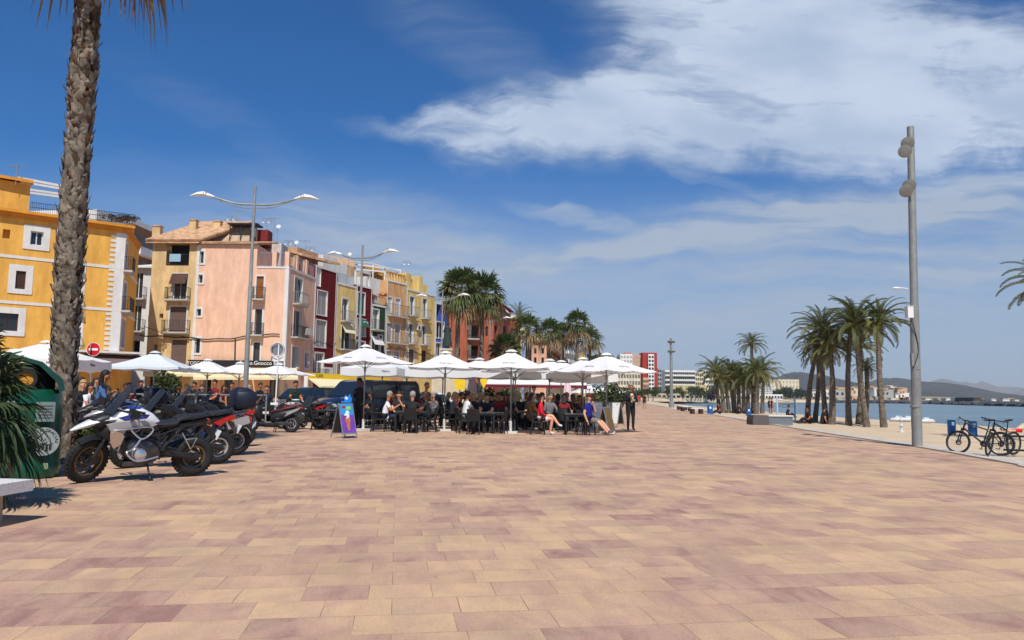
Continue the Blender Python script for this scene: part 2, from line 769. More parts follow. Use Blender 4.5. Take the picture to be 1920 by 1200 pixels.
def strip(name, line, w0, w1, z0, z1, m, skirt=True):
    b = MB()
    top = []
    for i in range(len(line)):
        p, q = side(line, i, w0), side(line, i, w1)
        top += [(p.x, p.y, z0), (q.x, q.y, z1)]
    n = len(line)
    b.add(top, [(2 * i, 2 * i + 1, 2 * i + 3, 2 * i + 2) for i in range(n - 1)])
    if skirt:
        low = [(x, y, -1.5) for x, y, z in top]
        b.add(top + low, [(2 * i + 1, 2 * n + 2 * i + 1, 2 * n + 2 * i + 3, 2 * i + 3) for i in range(n - 1)])
        b.add(top + low, [(2 * i, 2 * i + 2, 2 * n + 2 * i + 2, 2 * n + 2 * i) for i in range(n - 1)])
    return struct(b.build(name, m, smooth=0))


strip('kerb', kl, -.12, .16, .035, .035, m_conc)
strip('beach_walkway', kl, .16, 1.25, -.03, -.05, m_conc)

struct(b0_.build('inland_ground', m_inl, smooth=0))  # unseen land sheet, added to keep sky light from below out of the haze
# waterline from the photo, sea surface 1.1 m below the promenade
SEA_Z = -1.1
wl_px = [(1990, 811), (1905, 804), (1640, 789), (1500, 778), (1400, 771), (1300, 762.5), (1245, 757.5)]
wpts = [gx(u, v, SEA_Z) for u, v in wl_px]
wpts = [V((50, -40, SEA_Z)), V((48, 25, SEA_Z))] + wpts + [V((78, 345, SEA_Z)), V((115, 400, SEA_Z))]
wline = smooth_line(wpts)


def resample(line, n):
    L = [0]
    for a, c in zip(line, line[1:]):
        L.append(L[-1] + (c - a).length)
    out = []
    for k in range(n):
        s = L[-1] * k / (n - 1)
        i = max(0, min(len(L) - 2, next((j for j in range(len(L) - 1) if L[j + 1] >= s), len(L) - 2)))
        t = (s - L[i]) / max(1e-6, L[i + 1] - L[i])
        out.append(line[i].lerp(line[i + 1], t))
    return out


def by_y(line, ys):
    out = []
    for y in ys:
        for a, c in zip(line, line[1:]):
            if a.y <= y <= c.y:
                t = (y - a.y) / max(1e-6, c.y - a.y)
                out.append(a.lerp(c, t))
                break
        else:
            out.append(line[0].copy() if y < line[0].y else line[-1].copy())
    return out


ys = [-28 + 2.0 * i for i in range(60)] + [92 + 6 * i for i in range(50)]
ka = by_y([side(kl, i, 1.22) for i in range(len(kl))], ys)
wa = by_y(wline, ys)
NB = 26
bv = []
for i, y in enumerate(ys):
    a, c = ka[i], wa[i]
    for j in range(NB):
        t = j / (NB - 4)
        x = a.x + (c.x - a.x) * t
        yy = a.y + (c.y - a.y) * t
        z = -.06 + (SEA_Z + .06) * (t ** 1.7 if t < 1 else 1 + (t - 1) * 2.2)
        if j > 0:
            z += .09 * (NZ.noise(V((x * .35, yy * .35, 3))) + .6 * NZ.noise(V((x * 1.1, yy * 1.1, 5)))) * min(1, t * 6) * (1 if t < .9 else .25)
        bv.append((x, yy, z))
b = MB()
b.add(bv, [(i * NB + j, i * NB + j + 1, (i + 1) * NB + j + 1, (i + 1) * NB + j) for i in range(len(ys) - 1) for j in range(NB - 1)])
struct(b.build('beach', m_sand, smooth=80))


def water_mat():
    m = bpy.data.materials.new('sea_water')
    m.use_nodes = True
    N, L = m.node_tree.nodes, m.node_tree.links
    b = N['Principled BSDF']
    b.inputs['Roughness'].default_value = .22
    b.inputs['Specular IOR Level'].default_value = .32
    tc = N.new('ShaderNodeTexCoord')

    def nz(scale, sc, d=5):
        mp = N.new('ShaderNodeMapping')
        mp.inputs['Scale'].default_value = sc
        L.new(tc.outputs['Object'], mp.inputs[0])
        n = N.new('ShaderNodeTexNoise')
        n.inputs['Scale'].default_value = scale
        n.inputs['Detail'].default_value = d
        L.new(mp.outputs[0], n.inputs['Vector'])
        return n.outputs['Fac']
    r = N.new('ShaderNodeValToRGB')
    r.color_ramp.elements[0].position = .38
    r.color_ramp.elements[1].position = .64
    r.color_ramp.elements[0].color = (.050, .105, .135, 1)
    r.color_ramp.elements[1].color = (.105, .190, .215, 1)
    L.new(nz(.02, (.5, 2.2, 1), 6), r.inputs[0])
    L.new(r.outputs[0], b.inputs['Base Color'])
    bp = N.new('ShaderNodeBump')
    bp.inputs['Strength'].default_value = .5
    bp.inputs['Distance'].default_value = .25
    ad = N.new('ShaderNodeMath')
    ad.operation = 'ADD'
    L.new(nz(.45, (.5, 1, 1), 6), ad.inputs[0])
    L.new(nz(2.2, (.6, 1, 1), 4), ad.inputs[1])
    L.new(ad.outputs[0], bp.inputs['Height'])
    L.new(bp.outputs[0], b.inputs['Normal'])
    return m


b = MB()
b.add([(30, -60, SEA_Z), (14000, -60, SEA_Z), (14000, 14000, SEA_Z), (30, 14000, SEA_Z)], [(0, 1, 2, 3)])
struct(b.build('sea', water_mat(), smooth=0))
# thin line of broken water on the sand
m_foam = mat('sea_foam', S(225, 230, 228), .6, .2, .7)
b = MB()
vsf, k = [], 0
for i, p in enumerate(resample(wline, 260)):
    w = .35 + .35 * NZ.noise(V((p.y * .16, 1, 2)))
    q0 = side([wline[0], p, wline[-1]], 1, 0)
    vsf += [(p.x - .15 + .3 * NZ.noise(V((p.y * .1, 5, 2))), p.y, SEA_Z + .03), (p.x + .3 + w + .3 * NZ.noise(V((p.y * .1, 5, 2))), p.y, SEA_Z + .02)]
b.add(vsf, [(2 * i, 2 * i + 1, 2 * i + 3, 2 * i + 2) for i in range(259)])
struct(b.build('shore_foam', m_foam, smooth=0), 'stuff')

# far coast: low land that carries the town across the bay
m_land = mat('coast_land', S(150, 138, 108), .95, .25, .02)
SHORE = [(1130, 250), (1200, 300), (1240, 345), (1300, 410), (1350, 460), (1430, 520), (1500, 555), (1580, 590), (1660, 600), (1740, 560), (1800, 480), (1860, 420), (1930, 375), (2000, 350), (2080, 335)]
sh = [at(u, hz(u), d) for u, d in SHORE]
shl = smooth_line([V((p.x, p.y, 0)) for p in sh], 5)
nn = len(shl)
b = MB()
vs = []
for i, p in enumerate(shl):
    r_ = V((p.x, p.y, 0)).normalized()
    vs += [(p.x, p.y, SEA_Z - .3), (p.x + r_.x * 7, p.y + r_.y * 7, .3), (p.x + r_.x * 22, p.y + r_.y * 22, 1.6)]
    q = r_ * 1500 + V((p.x, p.y, 0))
    wgt = 1 if i < nn * .62 else max(0, 1 - (i - nn * .62) / (nn * .12))
    if wgt > .02:
        vs += [(p.x + r_.x * (40 + 500 * wgt), p.y + r_.y * (40 + 500 * wgt), 2 + 5 * wgt), (p.x + r_.x * (60 + 2600 * wgt), p.y + r_.y * (60 + 2600 * wgt), 2 + 16 * wgt)]
    else:
        vs += [(p.x + r_.x * 40, p.y + r_.y * 40, 1.6), (p.x + r_.x * 60, p.y + r_.y * 60, SEA_Z - .5)]
b.add(vs, [(i * 5 + j, i * 5 + j + 1, (i + 1) * 5 + j + 1, (i + 1) * 5 + j) for i in range(nn - 1) for j in range(4)])
struct(b.build('far_coast', [m_land], smooth=0))
# pale sand on the waterfront across the bay
b = MB()
vs = []
for i, p in enumerate(shl[:int(nn * .5)]):
    r_ = V((p.x, p.y, 0)).normalized()
    vs += [(p.x - r_.x * 1.2, p.y - r_.y * 1.2, SEA_Z + .02), (p.x + r_.x * 6.8, p.y + r_.y * 6.8, .42), (p.x + r_.x * 14, p.y + r_.y * 14, .95)]
kk = len(vs) // 3
b.add(vs, [(i * 3 + j, i * 3 + j + 1, (i + 1) * 3 + j + 1, (i + 1) * 3 + j) for i in range(kk - 1) for j in range(2)])
struct(b.build('far_beach', m_sand, smooth=0))


def hill(name, prof, d, depth, m, seed=0, rough=.12):
    """a ridge whose skyline passes the given photo points, with slopes on both sides"""
    us = []
    n = 70
    for i in range(n):
        t = i / (n - 1)
        u = prof[0][0] + (prof[-1][0] - prof[0][0]) * t
        for (a, va), (c, vc) in zip(prof, prof[1:]):
            if a <= u <= c:
                s = (u - a) / (c - a)
                v = va + (vc - va) * s
                break
        us.append((u, v))
    rows = 13
    vs = []
    for j in range(rows):
        q = (j / (rows - 1)) * 2 - 1
        f = max(0, 1 - abs(q)) ** .85
        for (u, v) in us:
            p = at(u, v, d)
            h = max(0, p.z)
            y = d + q * depth
            x = p.x * (1 + q * depth / d * .15)
            z = h * f
            k = h * rough * (1 - f) * (1 if j not in (0, rows - 1) else 0)
            z += k * 2.2 * NZ.noise(V((x / d * 30 + seed, q * 4, seed)))
            z += h * .9 * rough * (NZ.noise(V((x / d * 90, q * 9, seed + 4))) + .6 * NZ.noise(V((x / d * 260, q * 22, seed + 6)))) * (1 if 0 < j < rows - 1 else 0)
            vs.append((x, y, z - 2))
    fs = [(j * n + i, j * n + i + 1, (j + 1) * n + i + 1, (j + 1) * n + i) for j in range(rows - 1) for i in range(n - 1)]
    b = MB()
    b.add(vs, fs)
    return struct(b.build(name, m, smooth=70))


m_scrub = mat('scrub_hill', S(70, 70, 66), .95, .35, .02, grime=S(42, 48, 48))
m_rock = mat('rock_mountain', S(120, 110, 100), .95, .3, .004, grime=S(84, 86, 80))
hill('hill', [(1390, 748), (1430, 722), (1448, 709), (1468, 703), (1484, 697), (1502, 697), (1520, 704), (1545, 712), (1580, 716), (1630, 730), (1680, 750)], 2600, 900, m_scrub, 1)
hill('hill', [(1540, 750), (1580, 722), (1620, 717), (1655, 710), (1676, 707.5), (1694, 709), (1712, 717), (1735, 728), (1760, 733), (1800, 741), (1840, 753)], 3100, 1000, m_scrub, 2)
hill('hill', [(1690, 753), (1720, 733), (1745, 729), (1775, 737), (1800, 744), (1840, 754)], 2400, 500, m_scrub, 5)
hill('mountain', [(1560, 752), (1640, 722), (1690, 716), (1735, 718), (1756, 712), (1772, 709.5), (1790, 717), (1806, 719), (1820, 715.5), (1836, 720), (1846, 718.5), (1858, 728), (1872, 734), (1884, 746), (1900, 754)], 8500, 1800, m_rock, 3, .2)


def sand(u, d):
    q = gd(u, d)
    best = min(bv, key=lambda w: (w[0] - q.x) ** 2 + (w[1] - q.y) ** 2)
    return V((q.x, q.y, best[2]))


# the air over the bay
hm_ = bpy.data.materials.new('haze_air')
hm_.use_nodes = True
hn = hm_.node_tree.nodes
hn.remove(hn['Principled BSDF'])
pvn = hn.new('ShaderNodeVolumePrincipled')
pvn.inputs['Density'].default_value = .95e-4
pvn.inputs['Color'].default_value = (.86, .91, .97, 1)
pvn.inputs['Anisotropy'].default_value = 0
hm_.node_tree.links.new(pvn.outputs[0], hn['Material Output'].inputs['Volume'])
b = MB()
b.box((5000, 6900, 168), (21000, 14200, 344))
struct(b.build('haze', hm_, smooth=0), 'stuff')

# ------------------------------------------------------------------ palms and other plants
m_bark = mat('palm_bark', S(128, 116, 100), .95, .3, 9, .6, grime=S(62, 52, 44))
m_boot = mat('palm_boots', S(146, 134, 118), .95, .3, 4, .5, grime=S(66, 56, 46))
m_boot_br = mat('palm_boots_brown', S(104, 76, 52), .95, .3, 4, .5, grime=S(46, 34, 26))
m_fan = mat('fan_leaf', (.080, .115, .028), .5, .35, 1.2, transl=.25, spec=.35)
m_fan_y = mat('fan_leaf_olive', (.15, .145, .045), .6, .35, 1.2, transl=.25)
m_fan_dry = mat('fan_leaf_dry', (.27, .19, .095), .85, .35, 1.5, transl=.15)
m_date = mat('date_leaf', (.095, .120, .036), .5, .35, .8, transl=.22, spec=.35)
m_date_y = mat('date_leaf_olive', (.155, .145, .040), .6, .3, .8, transl=.22)
m_pet = mat('leaf_stalk', (.20, .19, .07), .6, .3, 2)
m_leafdk = mat('shrub_leaf', (.040, .065, .020), .6, .4, 1.5, transl=.2)
m_leaf2 = mat('tree_leaf', (.052, .085, .024), .6, .4, 1.0, transl=.2)
m_leafol = mat('olive_leaf', (.115, .12, .030), .6, .4, 1.0, transl=.2)
m_pine = mat('pine_needles', (.030, .048, .024), .8, .4, .15)


def frame(d, up=V((0, 0, 1))):
    d = d.normalized()
    s = d.cross(up)
    s = s.normalized() if s.length > 1e-4 else V((1, 0, 0))
    return d, s, s.cross(d)


def fan_leaf(b, base, d, length, petiole, droop, nb=15, w=.045, rng=random, mi=0, spread=115):
    d, s, n = frame(V(d))
    pts = []
    for i in range(4):
        t = i / 3
        pts.append(base + d * petiole * t - V((0, 0, 1)) * droop * .25 * petiole * t * t)
    b.m = 3
    b.tube(pts, [.022, .018, .014, .010], 4, False)
    hub = pts[-1]
    d2 = (pts[-1] - pts[-2]).normalized()
    d2, s, n = frame(d2)
    roll = rng.uniform(-.5, .5)
    s2 = s * math.cos(roll) + n * math.sin(roll)
    n2 = n * math.cos(roll) - s * math.sin(roll)
    b.m = mi
    for k in range(nb):
        a = R(-spread + 2 * spread * (k + rng.uniform(-.3, .3)) / (nb - 1))
        dr = d2 * math.cos(a) + s2 * math.sin(a) + n2 * (.25 - .2 * abs(math.sin(a)))
        dr.normalize()
        L = length * (.72 + .28 * math.cos(a * .75)) * rng.uniform(.85, 1.1)
        sd = dr.cross(n2).normalized()
        p1 = hub + dr * L * .5 - V((0, 0, 1)) * droop * L * .10
        p2 = hub + dr * L * .80 - V((0, 0, 1)) * droop * L * .34
        p3 = hub + dr * L * .98 - V((0, 0, 1)) * droop * L * .72
        ww = w * L * 1.6
        b.add([hub, p1 + sd * ww + n2 * ww * .5, p1 - n2 * ww * .2, p1 - sd * ww + n2 * ww * .5, p2 + sd * ww * .55, p2 - sd * ww * .55, p3],
              [(0, 2, 1), (0, 3, 2), (1, 2, 4), (2, 3, 5), (4, 2, 5), (4, 5, 6)])


FAN_MATS = [m_fan, m_fan_y, m_fan_dry, m_pet]


def fan_crown(seed, n=58, L=1.2, pet=1.0, dry=.22, nb=15):
    rng = random.Random(seed)
    b = MB()
    for i in range(n):
        t = (i + .5) / n                       # 0 = youngest, upright
        el = R(82 - 118 * t ** .9 + rng.uniform(-9, 9))
        az = i * 2.39996 + rng.uniform(-.3, .3)
        d = V((math.cos(az) * math.cos(el), math.sin(az) * math.cos(el), math.sin(el)))
        base = V((math.cos(az) * .16, math.sin(az) * .16, .25 - .7 * t))
        mi = 2 if t > 1 - dry and rng.random() < .75 else (1 if t > .42 and rng.random() < .5 else 0)
        ln = L * rng.uniform(.85, 1.12) * (.9 if mi == 2 else 1)
        fan_leaf(b, base, d, ln, pet * rng.uniform(.8, 1.15) * (.7 if t < .1 else 1), .2 + 1.0 * t + (.5 if mi == 2 else 0), nb, .045, rng, mi)
    return b.mesh('palm_crown', FAN_MATS, smooth=0)


def date_frond(b, base, az, el, L, rng, mi, nl=26, droop=1.0, lw=.022):
    d = V((math.cos(az), math.sin(az), 0))
    pts = []
    p = V(base)
    e = el
    seg = 11
    for i in range(seg + 1):
        pts.append(p.copy())
        p = p + (d * math.cos(e) + V((0, 0, 1)) * math.sin(e)) * L / seg
        e -= droop * (.05 + .21 * i / seg)
    b.m = 2
    b.tube(pts, [.034 * (1 - .8 * i / seg) for i in range(seg + 1)], 4, False)
    b.m = mi
    sd0 = d.cross(V((0, 0, 1)))
    tw = rng.uniform(-.5, .5)
    for k in range(nl):
        t = .10 + .9 * k / (nl - 1)
        f = t * seg
        i = min(seg - 1, int(f))
        q = pts[i].lerp(pts[i + 1], f - i)
        tg = (pts[i + 1] - pts[i]).normalized()
        up = sd0.cross(tg).normalized()
        for sgn in (-1, 1):
            ll = L * .155 * (math.sin(PI * min(1, .15 + t * .85)) ** .5 * .9 + .18) * rng.uniform(.85, 1.1)
            s_ = sd0 * math.cos(tw) + up * math.sin(tw) * sgn
            dr = (tg * (.75 + .4 * t) + s_ * sgn * .8 + up * .40).normalized()
            wv = tg.cross(dr).cross(dr).normalized() * lw * L * .5
            e1 = q + dr * ll * .55
            e2 = q + dr * ll - V((0, 0, 1)) * ll * .22
            b.add([q - wv * .4, q + wv * .4, e1 + wv, e1 - wv, e2], [(0, 1, 2, 3), (3, 2, 4)])


DATE_MATS = [m_date, m_date_y, m_pet]


def date_crown(seed, n=46, L=2.6, nl=26, sparse=False):
    rng = random.Random(seed)
    b = MB()
    for i in range(n):
        t = (i + .5) / n
        el = R(84 - 112 * t + rng.uniform(-10, 10))
        az = i * 2.39996 + rng.uniform(-.35, .35)
        mi = 1 if t > .6 and rng.random() < .7 else 0
        date_frond(b, (math.cos(az) * .14, math.sin(az) * .14, .2 - .5 * t), az, el, L * rng.uniform(.8, 1.08) * (.75 if t < .12 else 1), rng, mi, nl, rng.uniform(.55, 1.1))
    b.m = 1                                    # old leaf bases under the crown
    b.lathe([(.14, -1.0), (.22, -.6), (.27, -.2), (.15, .2)], 10)
    return b.mesh('palm_crown', DATE_MATS, smooth=0)


fan_meshes = [fan_crown(s) for s in (1, 2, 3)]
fan_meshes_far = [fan_crown(s, 44, 1.25, .95, .24, 11) for s in (11, 12)]
date_meshes = [date_crown(s) for s in (4, 5, 6)]
date_far = [date_crown(s, 34, 2.6, 16) for s in (7, 8)]


def trunk_mesh(path, radii, n=12, ring=.16, amp=.05, seed=0):
    """tapered palm trunk with the rough rings of old leaf bases"""
    rng = random.Random(seed)
    pts = smooth_line([V(p) for p in path], 10)
    Ls = [0]
    for a, c in zip(pts, pts[1:]):
        Ls.append(Ls[-1] + (c - a).length)
    tot = Ls[-1]
    k = max(6, int(tot / ring) * 2)
    P = resample(pts, k)
    b = MB()
    rr = []
    for i in range(k):
        t = i / (k - 1)
        j = t * (len(radii) - 1)
        q = min(len(radii) - 2, int(j))
        r0 = radii[q] + (radii[q + 1] - radii[q]) * (j - q)
        rr.append(r0 * (1 + (amp if i % 2 else -amp) + rng.uniform(-amp, amp) * .6))
    b.tube(P, rr, n)
    b.v = [(x + rng.uniform(-1, 1) * amp * .12, y + rng.uniform(-1, 1) * amp * .12, z + rng.uniform(-1, 1) * .03) for x, y, z in b.v]
    return b


def palm(kind, foot, top, r0, r1, label, group, crown_me, cs=1.0, bend=.0, seed=0, m=None, name=None):
    foot, top = V(foot), V(top)
    t = thing(name or kind, label, 'palm tree', foot, 0, group)
    rel = top - foot
    mid = rel * .5 + V((bend, 0, 0))
    tb = trunk_mesh([(0, 0, -.25), mid, rel], [r0 * 1.35, r0, (r0 + r1) / 2, r1, r1 * 1.1], seed=seed)
    tb.build('trunk', m or m_bark, t, 60)
    c = bpy.data.objects.new('crown', crown_me)
    COL.objects.link(c)
    c.parent = t
    c.location = rel
    c.rotation_euler = (0, 0, seed * 1.7)
    c.scale = (cs,) * 3
    return t


# the tall shaggy palm behind the glass bank
BP = gd(128, 14.2)
top_c = at(169, -75, 14.2)
tall = thing('fan_palm', 'tall palm with a shaggy trunk of cut leaf bases behind the green bottle bank', 'palm tree', BP)
path = [V((0, 0, -.2))] + [at(u, v, 14.2) - V((BP.x, BP.y, 0)) for u, v in ((119, 720), (124, 600), (131, 480), (140, 360), (148, 250), (155, 140), (163, 40))] + [top_c - V((BP.x, BP.y, 0)), top_c + V((.05, 0, .6)) - V((BP.x, BP.y, 0))]
pp = smooth_line(path, 8)
b = MB()
RAD = [.22, .185, .185, .20, .215, .195, .195, .215, .195, .20, .19]


def rad_at(t):
    j = t * (len(RAD) - 1)
    q = min(len(RAD) - 2, int(j))
    return RAD[q] + (RAD[q + 1] - RAD[q]) * (j - q)


P = resample(pp, 60)
b.tube(P, [rad_at(i / 59) for i in range(60)], 14)
rng = random.Random(5)
NS = 1150
for i in range(NS):
    t = (i + rng.uniform(0, 1)) / NS
    f = t * 59
    q = min(58, int(f))
    c0 = P[q].lerp(P[q + 1], f - q)
    ax = (P[q + 1] - P[q]).normalized()
    an = i * 2.39996 + rng.uniform(-.3, .3)
    o = V((math.cos(an), math.sin(an), 0))
    o = (o - ax * o.dot(ax)).normalized()
    sd = ax.cross(o)
    r0 = rad_at(t) * .93
    ln = rng.uniform(.14, .30) * (1.15 if t < .75 else .9)
    w = rng.uniform(.045, .085)
    lean = rng.uniform(-.45, .45)
    up = ax * math.cos(lean) + sd * math.sin(lean)
    out = rng.uniform(.10, .34)
    if rng.random() < .03:
        out *= 2.0
    base = c0 + o * r0 - up * ln * .3
    tip = base + up * ln + o * ln * out
    midp = base + up * ln * .55 + o * (ln * out * .35 + .018)
    th = o * .022
    b.m = 1 if rng.random() < (.12 + .75 * max(0, t - .55) / .45) else 0
    b.add([base - sd * w, base + sd * w, midp + sd * w * .95 , midp - sd * w * .95, tip + sd * w * rng.uniform(.12, .6), tip - sd * w * rng.uniform(.12, .6), midp + th * 1.2, tip + th * .1],
          [(0, 1, 2, 6, 3), (3, 6, 7, 5), (6, 2, 4, 7), (5, 7, 4), (3, 5, 4, 2), (0, 3, 2, 1)])
b.build('trunk', [m_boot, m_boot_br], tall, 30)
b = MB()
rng = random.Random(9)
for i in range(46):
    t = i / 46
    el = R(75 - 118 * t + rng.uniform(-8, 8))
    az = i * 2.39996
    d = V((math.cos(az) * math.cos(el), math.sin(az) * math.cos(el), math.sin(el)))
    fan_leaf(b, V((0, 0, .3 - .5 * t)) + d * .18, d, rng.uniform(.9, 1.1), rng.uniform(.8, 1.1), .3 + 1.2 * t, 22, .03, rng, 2 if t > .86 else (1 if rng.random() < .3 else 0))
b.T = None
o = b.build('crown', FAN_MATS, tall, 0)
o.location = top_c - V((BP.x, BP.y, 0)) + V((.25, 0, 2.05))

# low fan palm at the picture's edge, half over the glass bank
b = MB()
rng = random.Random(21)
for i in range(54):
    t = i / 54
    el = R(78 - 118 * t + rng.uniform(-10, 10))
    az = i * 2.39996
    d = V((math.cos(az) * math.cos(el), math.sin(az) * math.cos(el), math.sin(el)))
    fan_leaf(b, V((0, 0, .1 - .4 * t)), d, rng.uniform(.46, .62), rng.uniform(.34, .56), .3 + 1.0 * t, 22, .026, rng, 2 if t > .88 else 0, 110)
LPm = gd(-72, 8.6)
low = thing('dwarf_fan_palm', 'dark low fan palm spreading over the edge of the green bottle bank', 'palm', LPm)
o = b.build('crown', [m_leafdk, m_leafdk, m_fan_dry, m_pet], low, 0)
o.location = (0, 0, 1.28)
trunk_mesh([(0, 0, -.1), (.03, 0, .7), (0, 0, 1.3)], [.16, .14, .15], seed=3).build('trunk', m_boot_br, low, 40)

# fan palms of the promenade (crown centre u, v, distance, foot u)
FP = [(862, 540, 66, 852, 1.05, 'big fan palm before the terracotta house, on the blue house side'),
      (906, 548, 69, 900, 1.05, 'big fan palm before the terracotta house, with the tawnier skirt'),
      (948, 652, 74, 948, .92, 'short bushy fan palm with its crown just above the white parasols'),
      (990, 614, 86, 986, 1.0, 'first fan palm of the row beyond the terracotta house, beside the pale blue wall'),
      (1031, 620, 92, 1027, 1.0, 'second fan palm of the promenade row, in front of the pink house end'),
      (1056, 626, 99, 1054, .98, 'third fan palm of the promenade row, in front of the brown balconies'),
      (1083, 606, 96, 1080, 1.08, 'tallest fan palm of the promenade row, beside the white balconies'),
      (1107, 634, 104, 1102, 1.0, 'last fan palm of the promenade row, towards the bay')]
for i, (u, v, d, uf, cs, lb) in enumerate(FP):
    top = at(u, v, d)
    palm('fan_palm', gd(uf, d), top, .24, .2, lb, 'fan palms of the promenade', (fan_meshes if i < 3 else fan_meshes_far)[i % (3 if i < 3 else 2)], cs * (1.02 if i < 2 else .95), 0, i)
palm('date_palm', gd(973, 112), at(973, 590, 112), .22, .2, 'date palm showing its plume above the fan palms beyond the terracotta house', 'date palms', date_far[0], 1.05, 0, 3)

# date palms on the sand
SZ = -.12
DP = [(1511, 796, 1533, 640, 45, .7, 'date palm with a strongly slanting trunk at the edge of the beach clump'),
      (1525, 797, 1535, 655, 47, .7, 'dark slim date palm just behind the slanting one in the beach clump'),
      (1548, 798, 1543, 610, 44, .98, 'straight slim date palm third in the beach clump'),
      (1557, 799, 1556, 640, 43, .85, 'thick trunked date palm beside the straight slim one in the beach clump'),
      (1590, 801, 1596, 602, 42.5, .85, 'date palm with a dark upright trunk in the middle of the beach clump'),
      (1607, 800, 1612, 640, 46, .8, 'short date palm behind the leaning tall one in the beach clump'),
      (1625, 803, 1605, 596, 41, 1.02, 'tallest date palm of the beach clump, its trunk leaning over to the middle'),
      (1617, 801, 1625, 682, 43.5, .45, 'little yellowish date palm low among the tall trunks of the beach clump'),
      (1656, 804, 1648, 594, 40.5, .9, 'slim date palm standing apart at the street lamp side of the beach clump')]
for i, (uf, vf, u, v, d, cs, lb) in enumerate(DP):
    ft = gd(uf, d, SZ - .05)
    palm('date_palm', ft, at(u, v + 6, d), .15 if i != 3 else .18, .125, lb, 'date palms in the beach clump', date_meshes[i % 3], cs * .79, .12 * (1 if i % 2 else -1), i)
rngp = random.Random(3)
GP = [(1341, 690, 78), (1350, 700, 73), (1359, 706, 80), (1369, 698, 74), (1377, 703, 82), (1385, 700, 75), (1394, 704, 72), (1402, 698, 79), (1413, 702, 74), (1421, 690, 70), (1432, 694, 77)]
GL = ['first palm on the town side', 'second palm from the town', 'third palm from the town', 'fourth palm from the town', 'fifth palm from the town', 'middle palm', 'fifth palm from the grey planter', 'fourth palm from the grey planter', 'third palm from the grey planter', 'second palm from the grey planter', 'palm nearest the volleyball net']
for i, (u, v, d) in enumerate(GP):
    uf = u + (8 if i < 4 else (-4 if i > 8 else 0))
    palm('date_palm', gd(uf, d, -.2), at(u, v + 4, d), .2 + .06 * (i == 8), .17, GL[i] + ' of the dense date palm grove on the sand', 'date palms of the dense grove', date_far[i % 2] if i % 3 else date_meshes[i % 3], rngp.uniform(.78, .92), 0, i)
palm('date_palm', gd(1412, 84, -.2), at(1409, 642, 84), .2, .17, 'single tall date palm rising high above the dense grove', 'date palms of the dense grove', date_meshes[1], .72, 0, 4)
palm('date_palm', gd(1990, 27, -.2), at(1972, 528, 27), .2, .18, 'date palm with only its frond tips reaching in beyond the bicycles', 'date palms', date_meshes[2], .64, 0, 2)


# ---- leafy shrubs and trees: real leaf faces through the crown's volume
def leaf_cloud(b, c, r, n, size, rng, mi=(0,), lumps=6):
    c = V(c)
    cs = [V((rng.uniform(-.6, .6) * r[0], rng.uniform(-.6, .6) * r[1], rng.uniform(-.55, .65) * r[2])) for _ in range(lumps)]
    for i in range(n):
        k = rng.choice(cs)
        p = V((rng.gauss(0, 1), rng.gauss(0, 1), rng.gauss(0, 1))).normalized() * (rng.random() ** .4) * .52
        p = c + k + V((p.x * r[0], p.y * r[1], p.z * r[2]))
        d = V((rng.gauss(0, 1), rng.gauss(0, 1), rng.gauss(0, .7))).normalized()
        s = d.orthogonal().normalized()
        s = s * math.cos(i) + d.cross(s) * math.sin(i)
        z = size * rng.uniform(.6, 1.3)
        b.m = rng.choice(mi)
        b.add([p - s * z * .5, p + d * z * .5 - s * z * .05, p + s * z * .5 + d * z * .9, p - d * z * .3 + s * z * .2], [(0, 1, 2, 3)])


def bush(name, label, cat, loc, r, n, size, mats, seed=1, trunk=0, group=None, lumps=7):
    rng = random.Random(seed)
    t = thing(name, label, cat, loc, 0, group)
    b = MB()
    leaf_cloud(b, (0, 0, trunk + r[2] * .95), r, n, size, rng, range(len(mats)), lumps)
    b.build('crown' if trunk else 'foliage', mats, t, 0)
    b = MB()
    if trunk:
        b.tube([(0, 0, -.1), (r[0] * .06, 0, trunk * .6), (0, 0, trunk + r[2] * .7)], [r[0] * .11, r[0] * .08, r[0] * .04], 7)
    for k in range(5):
        a = k * 1.3 + seed
        z0 = trunk * .9
        b.tube([(0, 0, z0), (math.cos(a) * r[0] * .3, math.sin(a) * r[1] * .3, z0 + r[2] * .5), (math.cos(a) * r[0] * .55, math.sin(a) * r[1] * .55, z0 + r[2] * 1.1)], [r[0] * .05, r[0] * .035, r[0] * .015], 5)
    b.build('trunk' if trunk else 'stems', m_bark, t, 40)
    return t


bush('orange_tree', 'leafy potted orange tree standing among the cafe tables beside the handrail', 'tree', gd(313, 30), (.62, .6, .62), 1500, .12, [m_leafdk, m_leaf2, m_leafol], 3, 1.0)
bush('shrub', 'low round olive green shrub under the tall shaggy palm behind the motorcycle', 'shrub', gd(158, 14.6), (.5, .45, .42), 1200, .07, [m_leafol, m_leaf2], 5)

# ------------------------------------------------------------------ houses
def wallmat(name, rgb, var=.08, stain=.16, k=1.0):
    stain = min(.42, stain * 2.2)
    return mat(name, tuple(min(.85, c * k) for c in S(*rgb)), .92, var, 1.3, .25, spec=.2, bscale=14, stain=stain)


